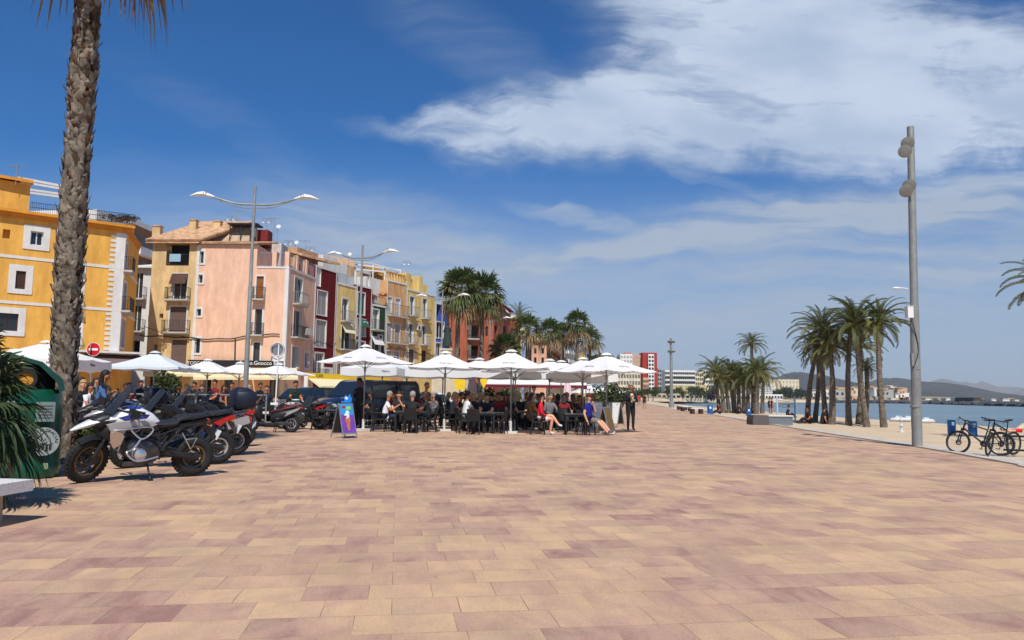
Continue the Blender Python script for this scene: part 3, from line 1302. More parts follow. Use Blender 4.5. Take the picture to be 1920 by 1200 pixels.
m_glass = mat('window_glass', (.022, .026, .03), .08, .3, 1, spec=.6)
_n = m_glass.node_tree
_oi = _n.nodes.new('ShaderNodeObjectInfo')
_cr = _n.nodes.new('ShaderNodeValToRGB')
_cr.color_ramp.interpolation = 'CONSTANT'
for _p, _c in ((.0, (.020, .024, .028)), (.45, (.05, .05, .048)), (.7, (.16, .15, .135)), (.85, (.03, .04, .05))):
    _e = _cr.color_ramp.elements.new(_p)
    _e.color = (*_c, 1)
_n.links.new(_oi.outputs['Random'], _cr.inputs[0])
_n.links.new(_cr.outputs[0], _n.nodes['Principled BSDF'].inputs['Base Color'])
m_white = mat('white_plaster', (.72, .71, .68), .85, .06, 2, .1, stain=.12)
m_wframe = mat('white_frame', (.62, .61, .58), .5, .05, 3)
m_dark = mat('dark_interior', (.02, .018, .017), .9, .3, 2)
m_iron = mat('black_iron', (.025, .025, .028), .5, .2, 5)
m_steelr = mat('grey_rail', (.38, .38, .38), .45, .15, 5, metal=.6)
m_brownsh = mat('brown_shutter', S(112, 92, 84), .7, .1, 3)
m_wood = mat('varnished_wood', S(150, 92, 42), .55, .25, 3)
m_dkwood = mat('dark_wood', S(74, 44, 28), .6, .3, 3)
m_greysh = mat('grey_blind', S(172, 170, 166), .7, .08, 3, stain=.1)
m_greensh = mat('green_blind', S(40, 92, 70), .7, .15, 3)
m_tile = mat('clay_tile', S(205, 166, 128), .9, .3, 2.2, .5, grime=S(150, 112, 84), bscale=5)
m_slab = mat('balcony_slab', (.50, .48, .44), .9, .1, 3, stain=.2)
m_alu = mat('galvanised', (.42, .43, .44), .45, .15, 6, metal=.7)
m_cloth_b = mat('pale_blue_cloth', S(150, 182, 200), .9, .1, 4)


class Facade:
    def __init__(s, bl, L, Rr, z1, mats, z0=-.2, dep=.3):
        s.bl, s.z0, s.z1, s.dep = bl, z0, z1, dep
        s.P = V((L.x, L.y, 0))
        s.Q = V((Rr.x, Rr.y, 0))
        s.w = (s.Q - s.P).length
        s.dx = (s.Q - s.P).normalized()
        s.n = V((s.dx.y, -s.dx.x, 0))
        s.mats = mats
        s.ops = []

    def px(s, u, v):
        r = ray(u, v)
        t = (s.P - CO).dot(s.n) / r.dot(s.n)
        p = CO + r * t
        return (p - s.P).dot(s.dx), p.z

    def pt(s, x, z, out=0):
        return s.P + s.dx * x + s.n * out + V((0, 0, z))

    def rect(s, u0, v0, u1, v1):
        um, vm = (u0 + u1) / 2, (v0 + v1) / 2
        x0, x1 = s.px(u0, vm)[0], s.px(u1, vm)[0]
        z1, z0 = s.px(um, v0)[1], s.px(um, v1)[1]
        return max(.06, x0), min(s.w - .06, x1), max(s.z0 + .05, z0), min(s.z1 - .05, z1)

    def bx(s, b, x0, x1, z0, z1, o0, o1):
        vs = [s.pt(x, z, o) for x in (x0, x1) for o in (o1, o0) for z in (z0, z1)]
        b.add(vs, [(0, 1, 3, 2), (4, 6, 7, 5), (0, 4, 5, 1), (2, 3, 7, 6), (0, 2, 6, 4), (1, 5, 7, 3)])

    def wall(s, b):
        xs, zs = {0.0, s.w}, {s.z0, s.z1}
        for o in s.ops:
            xs |= {o[0], o[1]}
            zs |= {o[2], o[3]}
        xs, zs = sorted(xs), sorted(zs)
        for i in range(len(xs) - 1):
            for j in range(len(zs) - 1):
                cx, cz = (xs[i] + xs[i + 1]) / 2, (zs[j] + zs[j + 1]) / 2
                if any(o[0] < cx < o[1] and o[2] < cz < o[3] for o in s.ops):
                    continue
                b.quad(s.pt(xs[i], zs[j]), s.pt(xs[i + 1], zs[j]), s.pt(xs[i + 1], zs[j + 1]), s.pt(xs[i], zs[j + 1]))
        for o in s.ops:
            x0, x1, z0, z1, d = o[:5]
            A = [s.pt(x0, z0), s.pt(x1, z0), s.pt(x1, z1), s.pt(x0, z1)]
            B_ = [s.pt(x0, z0, -d), s.pt(x1, z0, -d), s.pt(x1, z1, -d), s.pt(x0, z1, -d)]
            m0 = b.m
            b.m = o[5]
            for k in range(4):
                k2 = (k + 1) % 4
                b.quad(A[k], A[k2], B_[k2], B_[k])
            b.m = m0


class House:
    def __init__(s, name, label, cat, base, group=None):
        s.t = thing(name, label, cat, (base.x, base.y, 0), 0, group)
        s.off = V((base.x, base.y, 0))
        s.b = MB()

    def part(s, b, name, mats, smooth=35, parent=None):
        return b.build(name, mats, parent or s.t, smooth, off=s.off)

    def openings(s, F, ops, tw=.14, reveal_m=1):
        """ops: (u0, v0, u1, v1, flags, colour material)"""
        for o in ops:
            u0, v0, u1, v1, fl = o[:5]
            cm = o[5] if len(o) > 5 else None
            x0, x1, z0, z1 = F.rect(u0, v0, u1, v1)
            if x1 - x0 < .1 or z1 - z0 < .1:
                continue
            dep = .9 if 'o' in fl else .26
            F.ops.append((x0, x1, z0, z1, dep, reveal_m if 't' in fl or 'r' in fl else 0))
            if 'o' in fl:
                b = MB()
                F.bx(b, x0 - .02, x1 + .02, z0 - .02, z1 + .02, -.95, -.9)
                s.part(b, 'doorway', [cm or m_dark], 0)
            elif cm is not None:                       # closed shutter or blind
                b = MB()
                F.bx(b, x0 + .01, x1 - .01, z0 + .01, z1 - .01, -.16, -.12)
                k = max(3, int((z1 - z0) / .14))
                for i in range(k):
                    zz = z0 + (z1 - z0) * (i + .5) / k
                    F.bx(b, x0 + .05, x1 - .05, zz - .025, zz + .025, -.12, -.10)
                if x1 - x0 > .7:
                    F.bx(b, (x0 + x1) / 2 - .025, (x0 + x1) / 2 + .025, z0 + .012, z1 - .012, -.12, -.085)
                s.part(b, 'shutter', [cm], 0)
            else:
                b = MB()
                fw = .07
                F.bx(b, x0, x0 + fw, z0, z1, -.24, -.17)
                F.bx(b, x1 - fw, x1, z0, z1, -.24, -.17)
                F.bx(b, x0 + fw, x1 - fw, z0, z0 + fw, -.24, -.17)
                F.bx(b, x0 + fw, x1 - fw, z1 - fw, z1, -.24, -.17)
                if x1 - x0 > .7:
                    F.bx(b, (x0 + x1) / 2 - .035, (x0 + x1) / 2 + .035, z0 + fw, z1 - fw, -.24, -.175)
                fm = m_dkwood if 'k' in fl else (m_wood if 'n' in fl else m_wframe)
                w = s.part(b, 'door' if 'b' in fl else 'window', [fm], 0)
                b = MB()
                F.bx(b, x0 + .01, x1 - .01, z0 + .01, z1 - .01, -.26, -.225)
                s.part(b, 'pane', [m_glass], 0, w).parent = w
                w.children[0].location = (0, 0, 0)
            if 't' in fl:
                b = MB()
                F.bx(b, x0 - tw, x0, z0, z1 + tw, -.02, .03)
                F.bx(b, x1, x1 + tw, z0, z1 + tw, -.02, .03)
                F.bx(b, x0, x1, z1, z1 + tw, -.02, .03)
                if 'b' not in fl:
                    F.bx(b, x0 - tw, x1 + tw, z0 - tw * .8, z0, -.02, .06)
                s.part(b, 'surround', [m_white], 0)
            if 'a' in fl:                               # small fabric awning
                b = MB()
                h = min(.9, (z1 - z0) * .45)
                A = [F.pt(x0 - .1, z1 + .05, .04), F.pt(x1 + .1, z1 + .05, .04), F.pt(x1 + .1, z1 - h, .55), F.pt(x0 - .1, z1 - h, .55)]
                A2 = [p + V((0, 0, -.03)) for p in A]
                b.add(A + A2, [(0, 1, 2, 3), (7, 6, 5, 4), (0, 4, 5, 1), (1, 5, 6, 2), (2, 6, 7, 3), (3, 7, 4, 0)])
                s.part(b, 'awning', [o[6] if len(o) > 6 else m_white], 0)
            if 'b' in fl:
                ex = .22 if 'B' not in fl else .42
                s.balcony(F, x0 - ex, x1 + ex, z0, iron=m_iron if 'g' not in fl else m_steelr)

    def balcony(s, F, x0, x1, z, depth=.62, iron=None, h=1.0, plinth=True):
        b = MB()
        F.bx(b, x0, x1, z - .14, z, .0, depth)
        if plinth:
            F.bx(b, x0 + .06, x1 - .06, z - .22, z - .14, .0, depth - .08)
        sl = s.part(b, 'balcony', [m_slab], 0)
        b = MB()
        d = depth - .04
        cor = [F.pt(x0 + .03, 0, .02), F.pt(x0 + .03, 0, d), F.pt(x1 - .03, 0, d), F.pt(x1 - .03, 0, .02)]
        Z = lambda p, q: V((p.x, p.y, q))
        for a, c in zip(cor, cor[1:]):
            b.bar(Z(a, z + h), Z(c, z + h), .045, .03)
            b.bar(Z(a, z + .1), Z(c, z + .1), .03, .02)
            k = max(2, int((c - a).length / .125))
            for i in range(k + 1):
                q = a.lerp(c, i / k)
                b.bar(Z(q, z), Z(q, z + h), .018)
        s.part(b, 'railing', [iron or m_iron], 0, sl)
        return sl

    def band(s, F, z, h=.16, out=.03, x0=0, x1=None, b=None):
        F.bx(b, x0, F.w if x1 is None else x1, z - h / 2, z + h / 2, -.02, out)

    def done(s, mats, name='wall', smooth=0):
        return s.part(s.b, name, mats, smooth)


def box_between(b, L, Rr, depth, z0, z1, out=0):
    """block behind the front line L-R"""
    P, Q = V((L.x, L.y, 0)), V((Rr.x, Rr.y, 0))
    dx = (Q - P).normalized()
    n = V((dx.y, -dx.x, 0))
    c = [P + n * out, Q + n * out, Q - n * depth, P - n * depth]
    vs = [V((p.x, p.y, z)) for z in (z0, z1) for p in c]
    b.add(vs, [(0, 1, 5, 4), (1, 2, 6, 5), (2, 3, 7, 6), (3, 0, 4, 7), (4, 5, 6, 7)])
    return n


def shell(H, F, depth, top=True):
    """side, back and roof faces behind a facade"""
    b, P, Q, n = H.b, F.P, F.Q, F.n
    z0, z1 = F.z0, F.z1
    A, B_ = P - n * depth, Q - n * depth
    Z = lambda p, z: V((p.x, p.y, z))
    b.quad(Z(Q, z0), Z(B_, z0), Z(B_, z1), Z(Q, z1))
    b.quad(Z(A, z0), Z(P, z0), Z(P, z1), Z(A, z1))
    b.quad(Z(B_, z0), Z(A, z0), Z(A, z1), Z(B_, z1))
    if top:
        b.quad(Z(P, z1), Z(Q, z1), Z(B_, z1), Z(A, z1))


def gz(u, v, d):
    return at(u, v, d).z


# ---- ochre corner house
y_w = wallmat('ochre_wall', (234, 178, 86), .08, .10, 1.0)
y_c = wallmat('ochre_cornice', (222, 152, 56), .1, .1)
HA = House('ochre_house', 'tall ochre yellow corner house with white bands and toothed white corner, behind the shaggy palm', 'house', gd(100, 53))
L0, R0 = gd(-210, 46.8), gd(217, 55)
zt = gz(0, 408, 50.6)
F = Facade(HA, L0, R0, zt, None)
HA.openings(F, [(57, 434, 81, 460, 't'), (29, 508, 48, 542, 't', m_dkwood), (-12, 587, 34, 620, 'tk'), (5, 430, 19, 447, 'o', m_dkwood),
                (117, 436, 147, 494, 'tb'), (113, 508, 146, 576, 'tb'), (110, 594, 143, 650, 'tb', m_dkwood), (-150, 500, -110, 540, 't'),
                (-20, 672, 60, 745, 'ok'), (112, 690, 142, 745, 'k')], .42)
F.wall(HA.b)
Rs = gd(244, 62.5)
F2 = Facade(HA, R0, Rs, zt, None)
HA.openings(F2, [(229, 452, 238, 508, 'tb', m_greysh), (228, 528, 236, 585, 'tb', m_greysh), (225, 598, 234, 652, 't', m_greysh)], .2)
F2.wall(HA.b)
box_between(HA.b, F.P + F.dx * .01 - F.n * .45 + V((0, 0, 0)), F.Q - F.n * .45 - F.dx * .6, 8, -.2, zt - .02)
HA.done([y_w, m_white])
b = MB()
for v in (481, 566.5):
    HA.band(F, gz(0, v, 50.6), .2, .04, b=b)
    HA.band(F2, gz(0, v, 50.6), .2, .04, b=b)
HA.part(b, 'string_course', [m_white], 0)
b = MB()
k = 26
z0q, z1q = 3.6, zt - .1
F.bx(b, F.w - .62, F.w + .03, z0q, z1q, -.02, .034)
for i in range(k):
    zz = z0q + (z1q - z0q) * i / k
    F.bx(b, F.w - .62 - .36, F.w - .62, zz, zz + (z1q - z0q) / k * .5, -.02, .034)
F2.bx(b, .002, .5, z0q, z1q, -.02, .034)
HA.part(b, 'quoin', [m_white], 0)
b = MB()
for i, (o, h) in enumerate(((.12, .16), (.30, .16), (.5, .2))):
    z_ = zt - .02 + i * .16
    F.bx(b, -.3, F.w + o, z_, z_ + h, -.6, o)
    F2.bx(b, .6, F2.w - .1, z_, z_ + h, -.6, o * .35)
HA.part(b, 'cornice', [y_c], 0)
# roof room, terrace rail and pergola
b = MB()
Lr, Rr = gd(-200, 48.5), gd(27, 53)
zr = gz(0, 338, 52)
box_between(b, Lr, Rr, 4, zt, zr)
HA.part(b, 'roof_room', [y_w], 0)
b = MB()
box_between(b, gd(-205, 48.3), gd(31, 52.8), 4.4, zr, zr + .22, .2)
HA.part(b, 'roof_room_cornice', [y_c], 0)
b = MB()
T0 = gd(30, 52.0)
T1 = gd(232, 55.5)
zr0 = zt + .42
for h in (.35, .7, 1.05):
    b.bar(V((T0.x, T0.y, zr0 + h)), V((T1.x, T1.y, zr0 + h)), .035)
for i in range(60):
    q = T0.lerp(T1, i / 59)
    b.bar(V((q.x, q.y, zr0 - .1)), V((q.x, q.y, zr0 + 1.05)), .018)
HA.part(b, 'terrace_railing', [m_iron], 0)
b = MB()
for (ua, va, da), (ub, vb, db) in (((33, 333, 52.5), (128, 351, 54.5)), ((38, 341, 52.5), (128, 356, 54.5)), ((38, 353, 55), (128, 366, 57)), ((38, 359, 55), (128, 371, 57))):
    b.bar(at(ua, va, da), at(ub, vb, db), .12, .16)
for u, v, d in ((126, 351, 54.5), (126, 366, 57)):
    p = at(u, v, d)
    b.bar(V((p.x, p.y, zt)), p, .12)
HA.part(b, 'pergola', [m_white], 0)
b = MB()
F.bx(b, F.px(60, 660)[0], F.w + 1.4, 4.05, 4.2, .0, 1.25)
HA.part(b, 'fascia', [m_white], 0)
b = MB()
xa = F.px(60, 660)[0]
for x0, x1 in ((xa, F.w * .78), (F.w * .78 + .1, F.w + 1.5)):
    A = [F.pt(x0, 4.0, .1), F.pt(x1, 4.0, .1), F.pt(x1, 3.2, 2.3), F.pt(x0, 3.2, 2.3)]
    A2 = [p + V((0, 0, -.25 if i > 1 else -.03)) for i, p in enumerate(A)]
    b.add(A + A2, [(0, 1, 2, 3), (7, 6, 5, 4), (1, 5, 6, 2), (2, 6, 7, 3), (3, 7, 4, 0)])
HA.part(b, 'awning', [mat('brown_awning', S(120, 98, 92), .9, .1, 3)], 0)

# ---- narrow white house with balconies
HW = House('white_house', 'narrow white house with iron balconies squeezed between the ochre and the cream house', 'house', gd(256, 66))
F = Facade(HW, gd(236, 66.5), gd(281, 66.5), gz(256, 500, 66.5), None)
HW.openings(F, [(249, 511, 268, 560, 'tbB'), (244, 572, 265, 621, 'tbB'), (240, 638, 262, 682, 'to')], .12)
F.wall(HW.b)
shell(HW, F, 9)
HW.done([m_white, m_white])
b = MB()
zr = F.z1
A = [F.pt(-.3, zr - .02, .5), F.pt(F.w + .2, zr - .02, .5), F.pt(F.w + .2, zr + 1.1, -4), F.pt(-.3, zr + .2, -4)]
b.add(A + [p + V((0, 0, -.14)) for p in A], [(0, 1, 2, 3), (7, 6, 5, 4), (0, 4, 5, 1), (1, 5, 6, 2), (2, 6, 7, 3), (3, 7, 4, 0)])
HW.part(b, 'roof', [m_white], 0)

# ---- cream house with tiled roof
be_w = wallmat('cream_wall', (226, 194, 142), .08, .14, 1.0)
HB = House('cream_house', 'cream plastered house with a tiled roof and top loggia beside the pink house', 'house', gd(315, 64))
zt = gz(320, 453, 64)
F = Facade(HB, gd(270, 64.2), gd(358.5, 64), zt, None)
HB.openings(F, [(312, 456, 355, 498, 'o'), (324, 514, 350, 562, 'tbBa', None, m_dkwood), (318, 575, 349, 623, 'tbB', m_brownsh), (320, 637, 349, 700, 'r', m_brownsh),
                (299, 588, 306, 596, 'o', m_dkwood), (288, 646, 295, 656, 'o', m_dkwood), (280, 690, 300, 745, 'k')], .12)
F.wall(HB.b)
shell(HB, F, 9)
HB.done([be_w, m_white])
b = MB()
x0, x1, z0, z1 = F.rect(312, 456, 355, 498)
for i in range(20):
    x = x0 + (x1 - x0) * i / 19
    F.bx(b, x - .012, x + .012, z0, z0 + 1.0, -.06, -.03)
F.bx(b, x0, x1, z0 + 1.0, z0 + 1.05, -.07, -.02)
F.bx(b, x0, x1, z0 + .06, z0 + .10, -.07, -.02)
HB.part(b, 'loggia_railing', [m_iron], 0)
b = MB()
F.bx(b, x0 + .3, x0 + 1.3, z0 + .35, z0 + 1.02, .0, .03)
tag(b.build('cloth', [m_cloth_b], None, 0), 'pale blue cloth drying over the loggia rail of the cream house', 'cloth')
b = MB()
for i in range(7):
    xx = .25 + i * .22
    F.bx(b, xx, xx + .11, zt - .75, zt - .45, -.01, .06)
HB.part(b, 'dentil', [be_w], 0)
# tiled roof: rows of half-round tiles on one slope rising to the back
b = MB()
zr0, zr1 = zt - .05, gz(440, 420, 69) + .2
E0, E1 = F.pt(-.35, 0, .55), F.pt(F.w + 4.6, 0, .55)
n_t = 46
for i in range(n_t):
    q0 = F.pt(-.35 + (F.w + .5) * i / (n_t - 1), 0, .55)
    p0 = V((q0.x, q0.y, zr0 + .08))
    tq = -.35 + (F.w + .5) * i / (n_t - 1)
    q1 = F.pt(tq + 2.2, 0, -5.2)
    p1 = V((q1.x, q1.y, zr1))
    b.tube([p0, p0.lerp(p1, .33) + V((0, 0, .02 * (i % 2))), p0.lerp(p1, .66), p1], [.125, .12, .12, .12], 6, True)
A = [F.pt(-.4, zr0, .5), F.pt(F.w + .2, zr0, .5), F.pt(F.w + 2.4, zr1 - .1, -5.2), F.pt(1.8, zr1 - .1, -5.2)]
b.add(A + [p + V((0, 0, -.15)) for p in A], [(0, 1, 2, 3), (7, 6, 5, 4), (0, 4, 5, 1), (1, 5, 6, 2), (2, 6, 7, 3), (3, 7, 4, 0)])
rf = HB.part(b, 'roof', [m_tile], 40)
for (u0, u1, va, vb, d) in ((287, 303, 426, 446, 65), (357, 370, 415, 434, 66.5), (402, 415, 417, 440, 67.5)):
    b = MB()
    p, q = at(u0, vb + 6, d), at(u1, va, d)
    b.box(((p.x + q.x) / 2, d, (p.z + q.z) / 2), (q.x - p.x, .55, q.z - p.z))
    b.m = 1
    b.box(((p.x + q.x) / 2, d, q.z + .06), (q.x - p.x + .12, .67, .1))
    HB.part(b, 'chimney', [be_w, m_tile], 0, rf)

# ---- pink house: gable end, lower part with a terrace, seaward face
pk_w = wallmat('pink_wall', (240, 194, 166), .06, .10, 1.0)
HP = House('pink_house', 'large salmon pink corner house with small white framed windows and a railed roof terrace', 'house', gd(450, 64))
zt = gz(420, 458, 64)
zt2 = gz(500, 500, 64)
CP = gd(531.5, 64)
F = Facade(HP, gd(358.5, 64), gd(470, 64), zt, None)
HP.openings(F, [(373, 471, 382, 494, 't'), (371, 515, 380, 531, 't'), (368, 579, 377, 593, 't'), (357, 634, 375, 663, 't'),
                (380, 700, 396, 745, 'to'), (420, 705, 436, 745, 'tn')], .16)
F.wall(HP.b)
F3 = Facade(HP, gd(470, 64), CP, zt2, None)
HP.openings(F3, [(474, 518, 494, 561, 'tbn', m_wood), (470.6, 579, 491, 628, 'tbn'), (470.6, 642, 487, 684, 'tk'), (505, 706, 522, 745, 'k')], .13)
F3.wall(HP.b)
PS = gd(583, 70.2)
F4 = Facade(HP, CP, PS, zt2, None)
HP.openings(F4, [(552, 521, 567, 571, 'tbg'), (550, 581, 565, 633, 'tbB'), (547, 650, 560, 690, 'to'), (571, 661, 579, 690, 't')], .13)
F4.wall(HP.b)
shell(HP, F, 7)
HP.b.quad(*[F3.pt(0, zt2), F3.pt(F3.w, zt2), F4.pt(F4.w, zt2), F3.pt(0, zt2, -7)])
HP.b.quad(F4.pt(F4.w, -.2), F3.pt(0, -.2, -7), F3.pt(0, zt2, -7), F4.pt(F4.w, zt2))
HP.done([pk_w, m_white])
b = MB()
F.bx(b, -.02, F.w + .03, zt - .12, zt + .02, -.3, .05)
F3.bx(b, .05, F3.w + .05, zt2 - .14, zt2 + .02, -.3, .05)
F4.bx(b, .002, F4.w, zt2 - .14, zt2 + .018, -.3, .05)
F3.bx(b, F3.w - .30, F3.w + .032, 0, zt2 - .14, -.02, .036)
F4.bx(b, .002, .26, 0, zt2 - .14, -.02, .036)
F.bx(b, -.16, .10, 0, zt - .12, -.02, .036)
HP.part(b, 'white_trim', [m_white], 0)
b = MB()
for i in range(40):
    xx = F.w * i / 39
    p0 = F.pt(xx, zt + .08, .25)
    b.tube([p0, F.pt(xx + .6, zt + .9, -3.5)], .11, 5)
A = [F.pt(-.1, zt + .0, .22), F.pt(F.w + .1, zt + .0, .22), F.pt(F.w + .1, zt + .82, -3.5), F.pt(-.1, zt + .82, -3.5)]
b.add(A + [p + V((0, 0, -.1)) for p in A], [(0, 1, 2, 3), (7, 6, 5, 4), (1, 5, 6, 2), (2, 6, 7, 3), (3, 7, 4, 0)])
HP.part(b, 'roof', [m_tile], 40)
b = MB()
A = [at(365, 452, 66), at(468, 452, 66), at(468, 420, 67.5), at(440, 421, 67.5)]
vs = A + [p + V((0, 3, 0)) for p in A]
b.add(vs, [(0, 1, 2, 3), (7, 6, 5, 4), (0, 4, 5, 1), (1, 5, 6, 2), (2, 6, 7, 3), (3, 7, 4, 0)])
m_attic = wallmat('attic_wall', (205, 178, 150), .12, .25)
HP.part(b, 'attic_wall', [m_attic], 0)
b = MB()
p, q = at(482, 452, 67), at(503, 431, 67)
b.box(((p.x + q.x) / 2, 67.6, (p.z + q.z) / 2 - .2), (q.x - p.x, 1.3, q.z - p.z + .4))
HP.part(b, 'water_tank_room', [mat('oxide_red', S(120, 30, 26), .8, .2, 2)], 0)
b = MB()
p, q = at(462, 458, 68), at(525, 498, 68)
z_ = gz(490, 455, 68)
b.box(((p.x + q.x) / 2, 69.2, (zt2 + z_) / 2), (q.x - p.x, 2.0, z_ - zt2 + .02))
b.m = 1
p2, q2 = at(511, 478, 67.9), at(518, 498, 67.9)
b.box(((p2.x + q2.x) / 2, 68.2, (p2.z + q2.z) / 2), (q2.x - p2.x, .1, p2.z - q2.z))
HP.part(b, 'terrace_room', [wallmat('stained_white', (216, 208, 204), .15, .35), m_dark], 0)
b = MB()
p, q = at(428, 419.5, 66), at(484, 421, 66)
b.box(((p.x + q.x) / 2, 66.6, p.z), (q.x - p.x, 1.6, .12))
for u in (432, 452, 470, 481):
    p = at(u, 420, 66)
    b.bar(V((p.x, 66, zt + .2)), V((p.x, 66, p.z)), .07)
HP.part(b, 'roof_shelter', [m_iron], 0)
b = MB()


def rail(b, pts, z, h=1.0, bal=.13):
    for a, c in zip(pts, pts[1:]):
        b.bar(V((a.x, a.y, z + h)), V((c.x, c.y, z + h)), .05, .04)
        b.bar(V((a.x, a.y, z + .12)), V((c.x, c.y, z + .12)), .035)
        k = max(2, int((c - a).length / bal))
        for i in range(k + 1):
            q = a.lerp(c, i / k)
            b.bar(V((q.x, q.y, z)), V((q.x, q.y, z + h)), .016)


rail(b, [F3.pt(.1, 0, -.12), F3.pt(F3.w - .12, 0, -.12), F4.pt(F4.w - .1, 0, -.12)], zt2, 1.25)
HP.part(b, 'terrace_railing', [m_steelr], 0)
b = MB()
for F_, x in ((F3, 1.5), (F3, F3.w - .2), (F4, 2.0), (F4, 4.2)):
    p = F_.pt(x, 0, -.2)
    b.box((p.x, p.y, zt2 + .68), (.38, .38, 1.36), rz=math.atan2(F_.dx.y, F_.dx.x))
HP.part(b, 'terrace_pillar', [pk_w], 0)
b = MB()
xx = F4.px(572, 622)[0]
p = F4.pt(xx - .2, F4.px(560, 622)[1] + .1, .45)
b.box(p, (.9, .35, .62), rz=math.atan2(F4.dx.y, F4.dx.x))
HP.part(b, 'air_conditioner', [m_wframe], 0)
# cables looped along the fronts
b = MB()
cp = []
for i in range(60):
    t = i / 59
    u = 262 + (524 - 262) * t
    v = 629 + 5 * math.sin(t * 3.1) - 4 * math.sin(t * 9.0) * t + 3 * math.sin(t * 31) * .3
    cp.append(at(u, v, 63.86))
b.tube(cp, .055, 5)
b.tube([at(270, 612, 63.85), at(310, 626, 63.83), at(352, 632, 63.85)], .022, 4)
b.tube([at(441, 634, 63.85), at(440, 676, 63.85)], .05, 4)
HP.part(b, 'cable', [mat('cable_black', (.03, .027, .025), .7, .2, 5)], 40)

# shop fronts below: black fascias with white letters, cream awnings
m_blackf = mat('black_fascia', (.012, .012, .013), .6, .2, 4)
m_lett = mat('white_letters', (.8, .79, .76), .6, .03, 4)
m_awn = mat('cream_awning', S(246, 238, 196), .9, .05, 3, transl=.3)
b = MB()
zf0, zf1 = gz(400, 687, 63.6), gz(400, 675, 63.6)
xs0, xs1 = gd(347, 63.4).x, gd(526, 63.4).x
b.box(((xs0 + xs1) / 2, 63.75, (zf0 + zf1) / 2), (xs1 - xs0, .3, zf1 - zf0))
HP.part(b, 'shop_fascia', [m_blackf], 0)
for tx_, u, sp in (('TOSCANA', 372, .42), ('Posto.Gnocco Pizzo', 492, .48)):
    p = at(u, 681, 63.58)
    lettering(tx_, sp, m_lett, HP.t, (p.x - HP.off.x, p.y - HP.off.y, p.z), (PI / 2, 0, 0))
for (ua, ub, va, vb, dd) in ((270, 362, 690, 706, 62), (364, 418, 692, 712, 61), (408, 470, 695, 712, 60.5), (472, 556, 690, 712, 60)):
    b = MB()
    A = [at(ua, va, 63.6), at(ub, va, 63.6), at(ub + 3, vb - 5, dd), at(ua - 2, vb - 5, dd)]
    Lw = [at(ub + 3, vb, dd), at(ua - 2, vb, dd)]
    up = [p + V((0, 0, -.03)) for p in A]
    b.add(A + up, [(0, 1, 2, 3), (7, 6, 5, 4), (1, 5, 6, 2), (3, 7, 4, 0)])
    b.add([A[3], A[2], Lw[0], Lw[1]], [(0, 1, 2, 3)])
    HP.part(b, 'awning', [m_awn], 0)


# ---- the row along the seafront, one house after the other
def row_house(name, label, uL, dL, uR, dR, v, wm, ops, dep=8, trim=True, tw=.1, extra=None):
    L, Rr = gd(uL, dL), gd(uR, dR)
    H = House(name, label, 'house', L)
    zt = gz(uL, v, dL)
    F = Facade(H, L, Rr, zt, None)
    H.openings(F, ops, tw)
    F.wall(H.b)
    shell(H, F, dep)
    H.done([wm, m_white])
    b = MB()
    if trim:
        F.bx(b, 0.01, F.w - .01, zt - .16, zt + .03, -.3, .06)
        F.bx(b, 0.0, .16, 0, zt - .16, -.02, .035)
        H.part(b, 'white_trim', [m_white], 0)
    b = MB()
    b.tube([F.pt(F.w - .25, zt - .2, .07), F.pt(F.w - .25, .2, .07)], .045, 6)
    H.part(b, 'downpipe', [m_slab], 40)
    for k in range(2):
        b = MB()
        F.bx(b, F.w * .28 + k * .3, F.w * .28 + .75 + k * .3, zt * (.36 + .3 * k), zt * (.36 + .3 * k) + .55, .02, .30)
        b.m = 1
        F.bx(b, F.w * .28 + .12 + k * .3, F.w * .28 + .5 + k * .3, zt * (.36 + .3 * k) + .1, zt * (.36 + .3 * k) + .45, .30, .31)
        if (int(uL) + k) % 3 == 0:
            H.part(b, 'air_conditioner', [m_wframe, m_dark], 0)
    b = MB()
    b.tube([F.pt(.1 + F.w * q / 8, zt * .46 + .12 * math.sin(q * 1.9 + uL), .05) for q in range(9)], .03, 5)
    H.part(b, 'cable', [m_iron], 40)
    return H, F, zt


rd_w = wallmat('dark_red_wall', (108, 24, 28), .1, .12)
HR, F, zt = row_house('red_house', 'dark red narrow house with tall grey blinds next to the salmon pink house', 583, 70.2, 624.5, 74, 497, rd_w,
                      [(587, 499, 602, 536, 'r', m_white), (595, 546, 613, 591, 't', m_greysh), (592, 601, 611, 651, 't', m_greysh), (590, 662, 606, 712, 'tb')], 8)
b = MB()
A = [F.pt(-.2, zt + 1.2, -1.5), F.pt(F.w + .6, zt + 1.0, -.1), F.pt(F.w + .6, zt + 2.0, -5), F.pt(-.2, zt + 2.3, -5)]
b.add(A + [p + V((0, 0, -.25)) for p in A], [(0, 1, 2, 3), (7, 6, 5, 4), (0, 4, 5, 1), (1, 5, 6, 2), (2, 6, 7, 3), (3, 7, 4, 0)])
F.bx(b, .1, F.w - .1, zt, zt + 1.9, -5, -2.2)
HR.part(b, 'roof', [m_tile], 0)
b = MB()
p = F.pt(F.w * .5, 3.4, .06)
F.bx(b, F.w * .52, F.w * .92, 2.6, 3.9, .05, .1)
HR.part(b, 'sign_board', [m_white], 0)

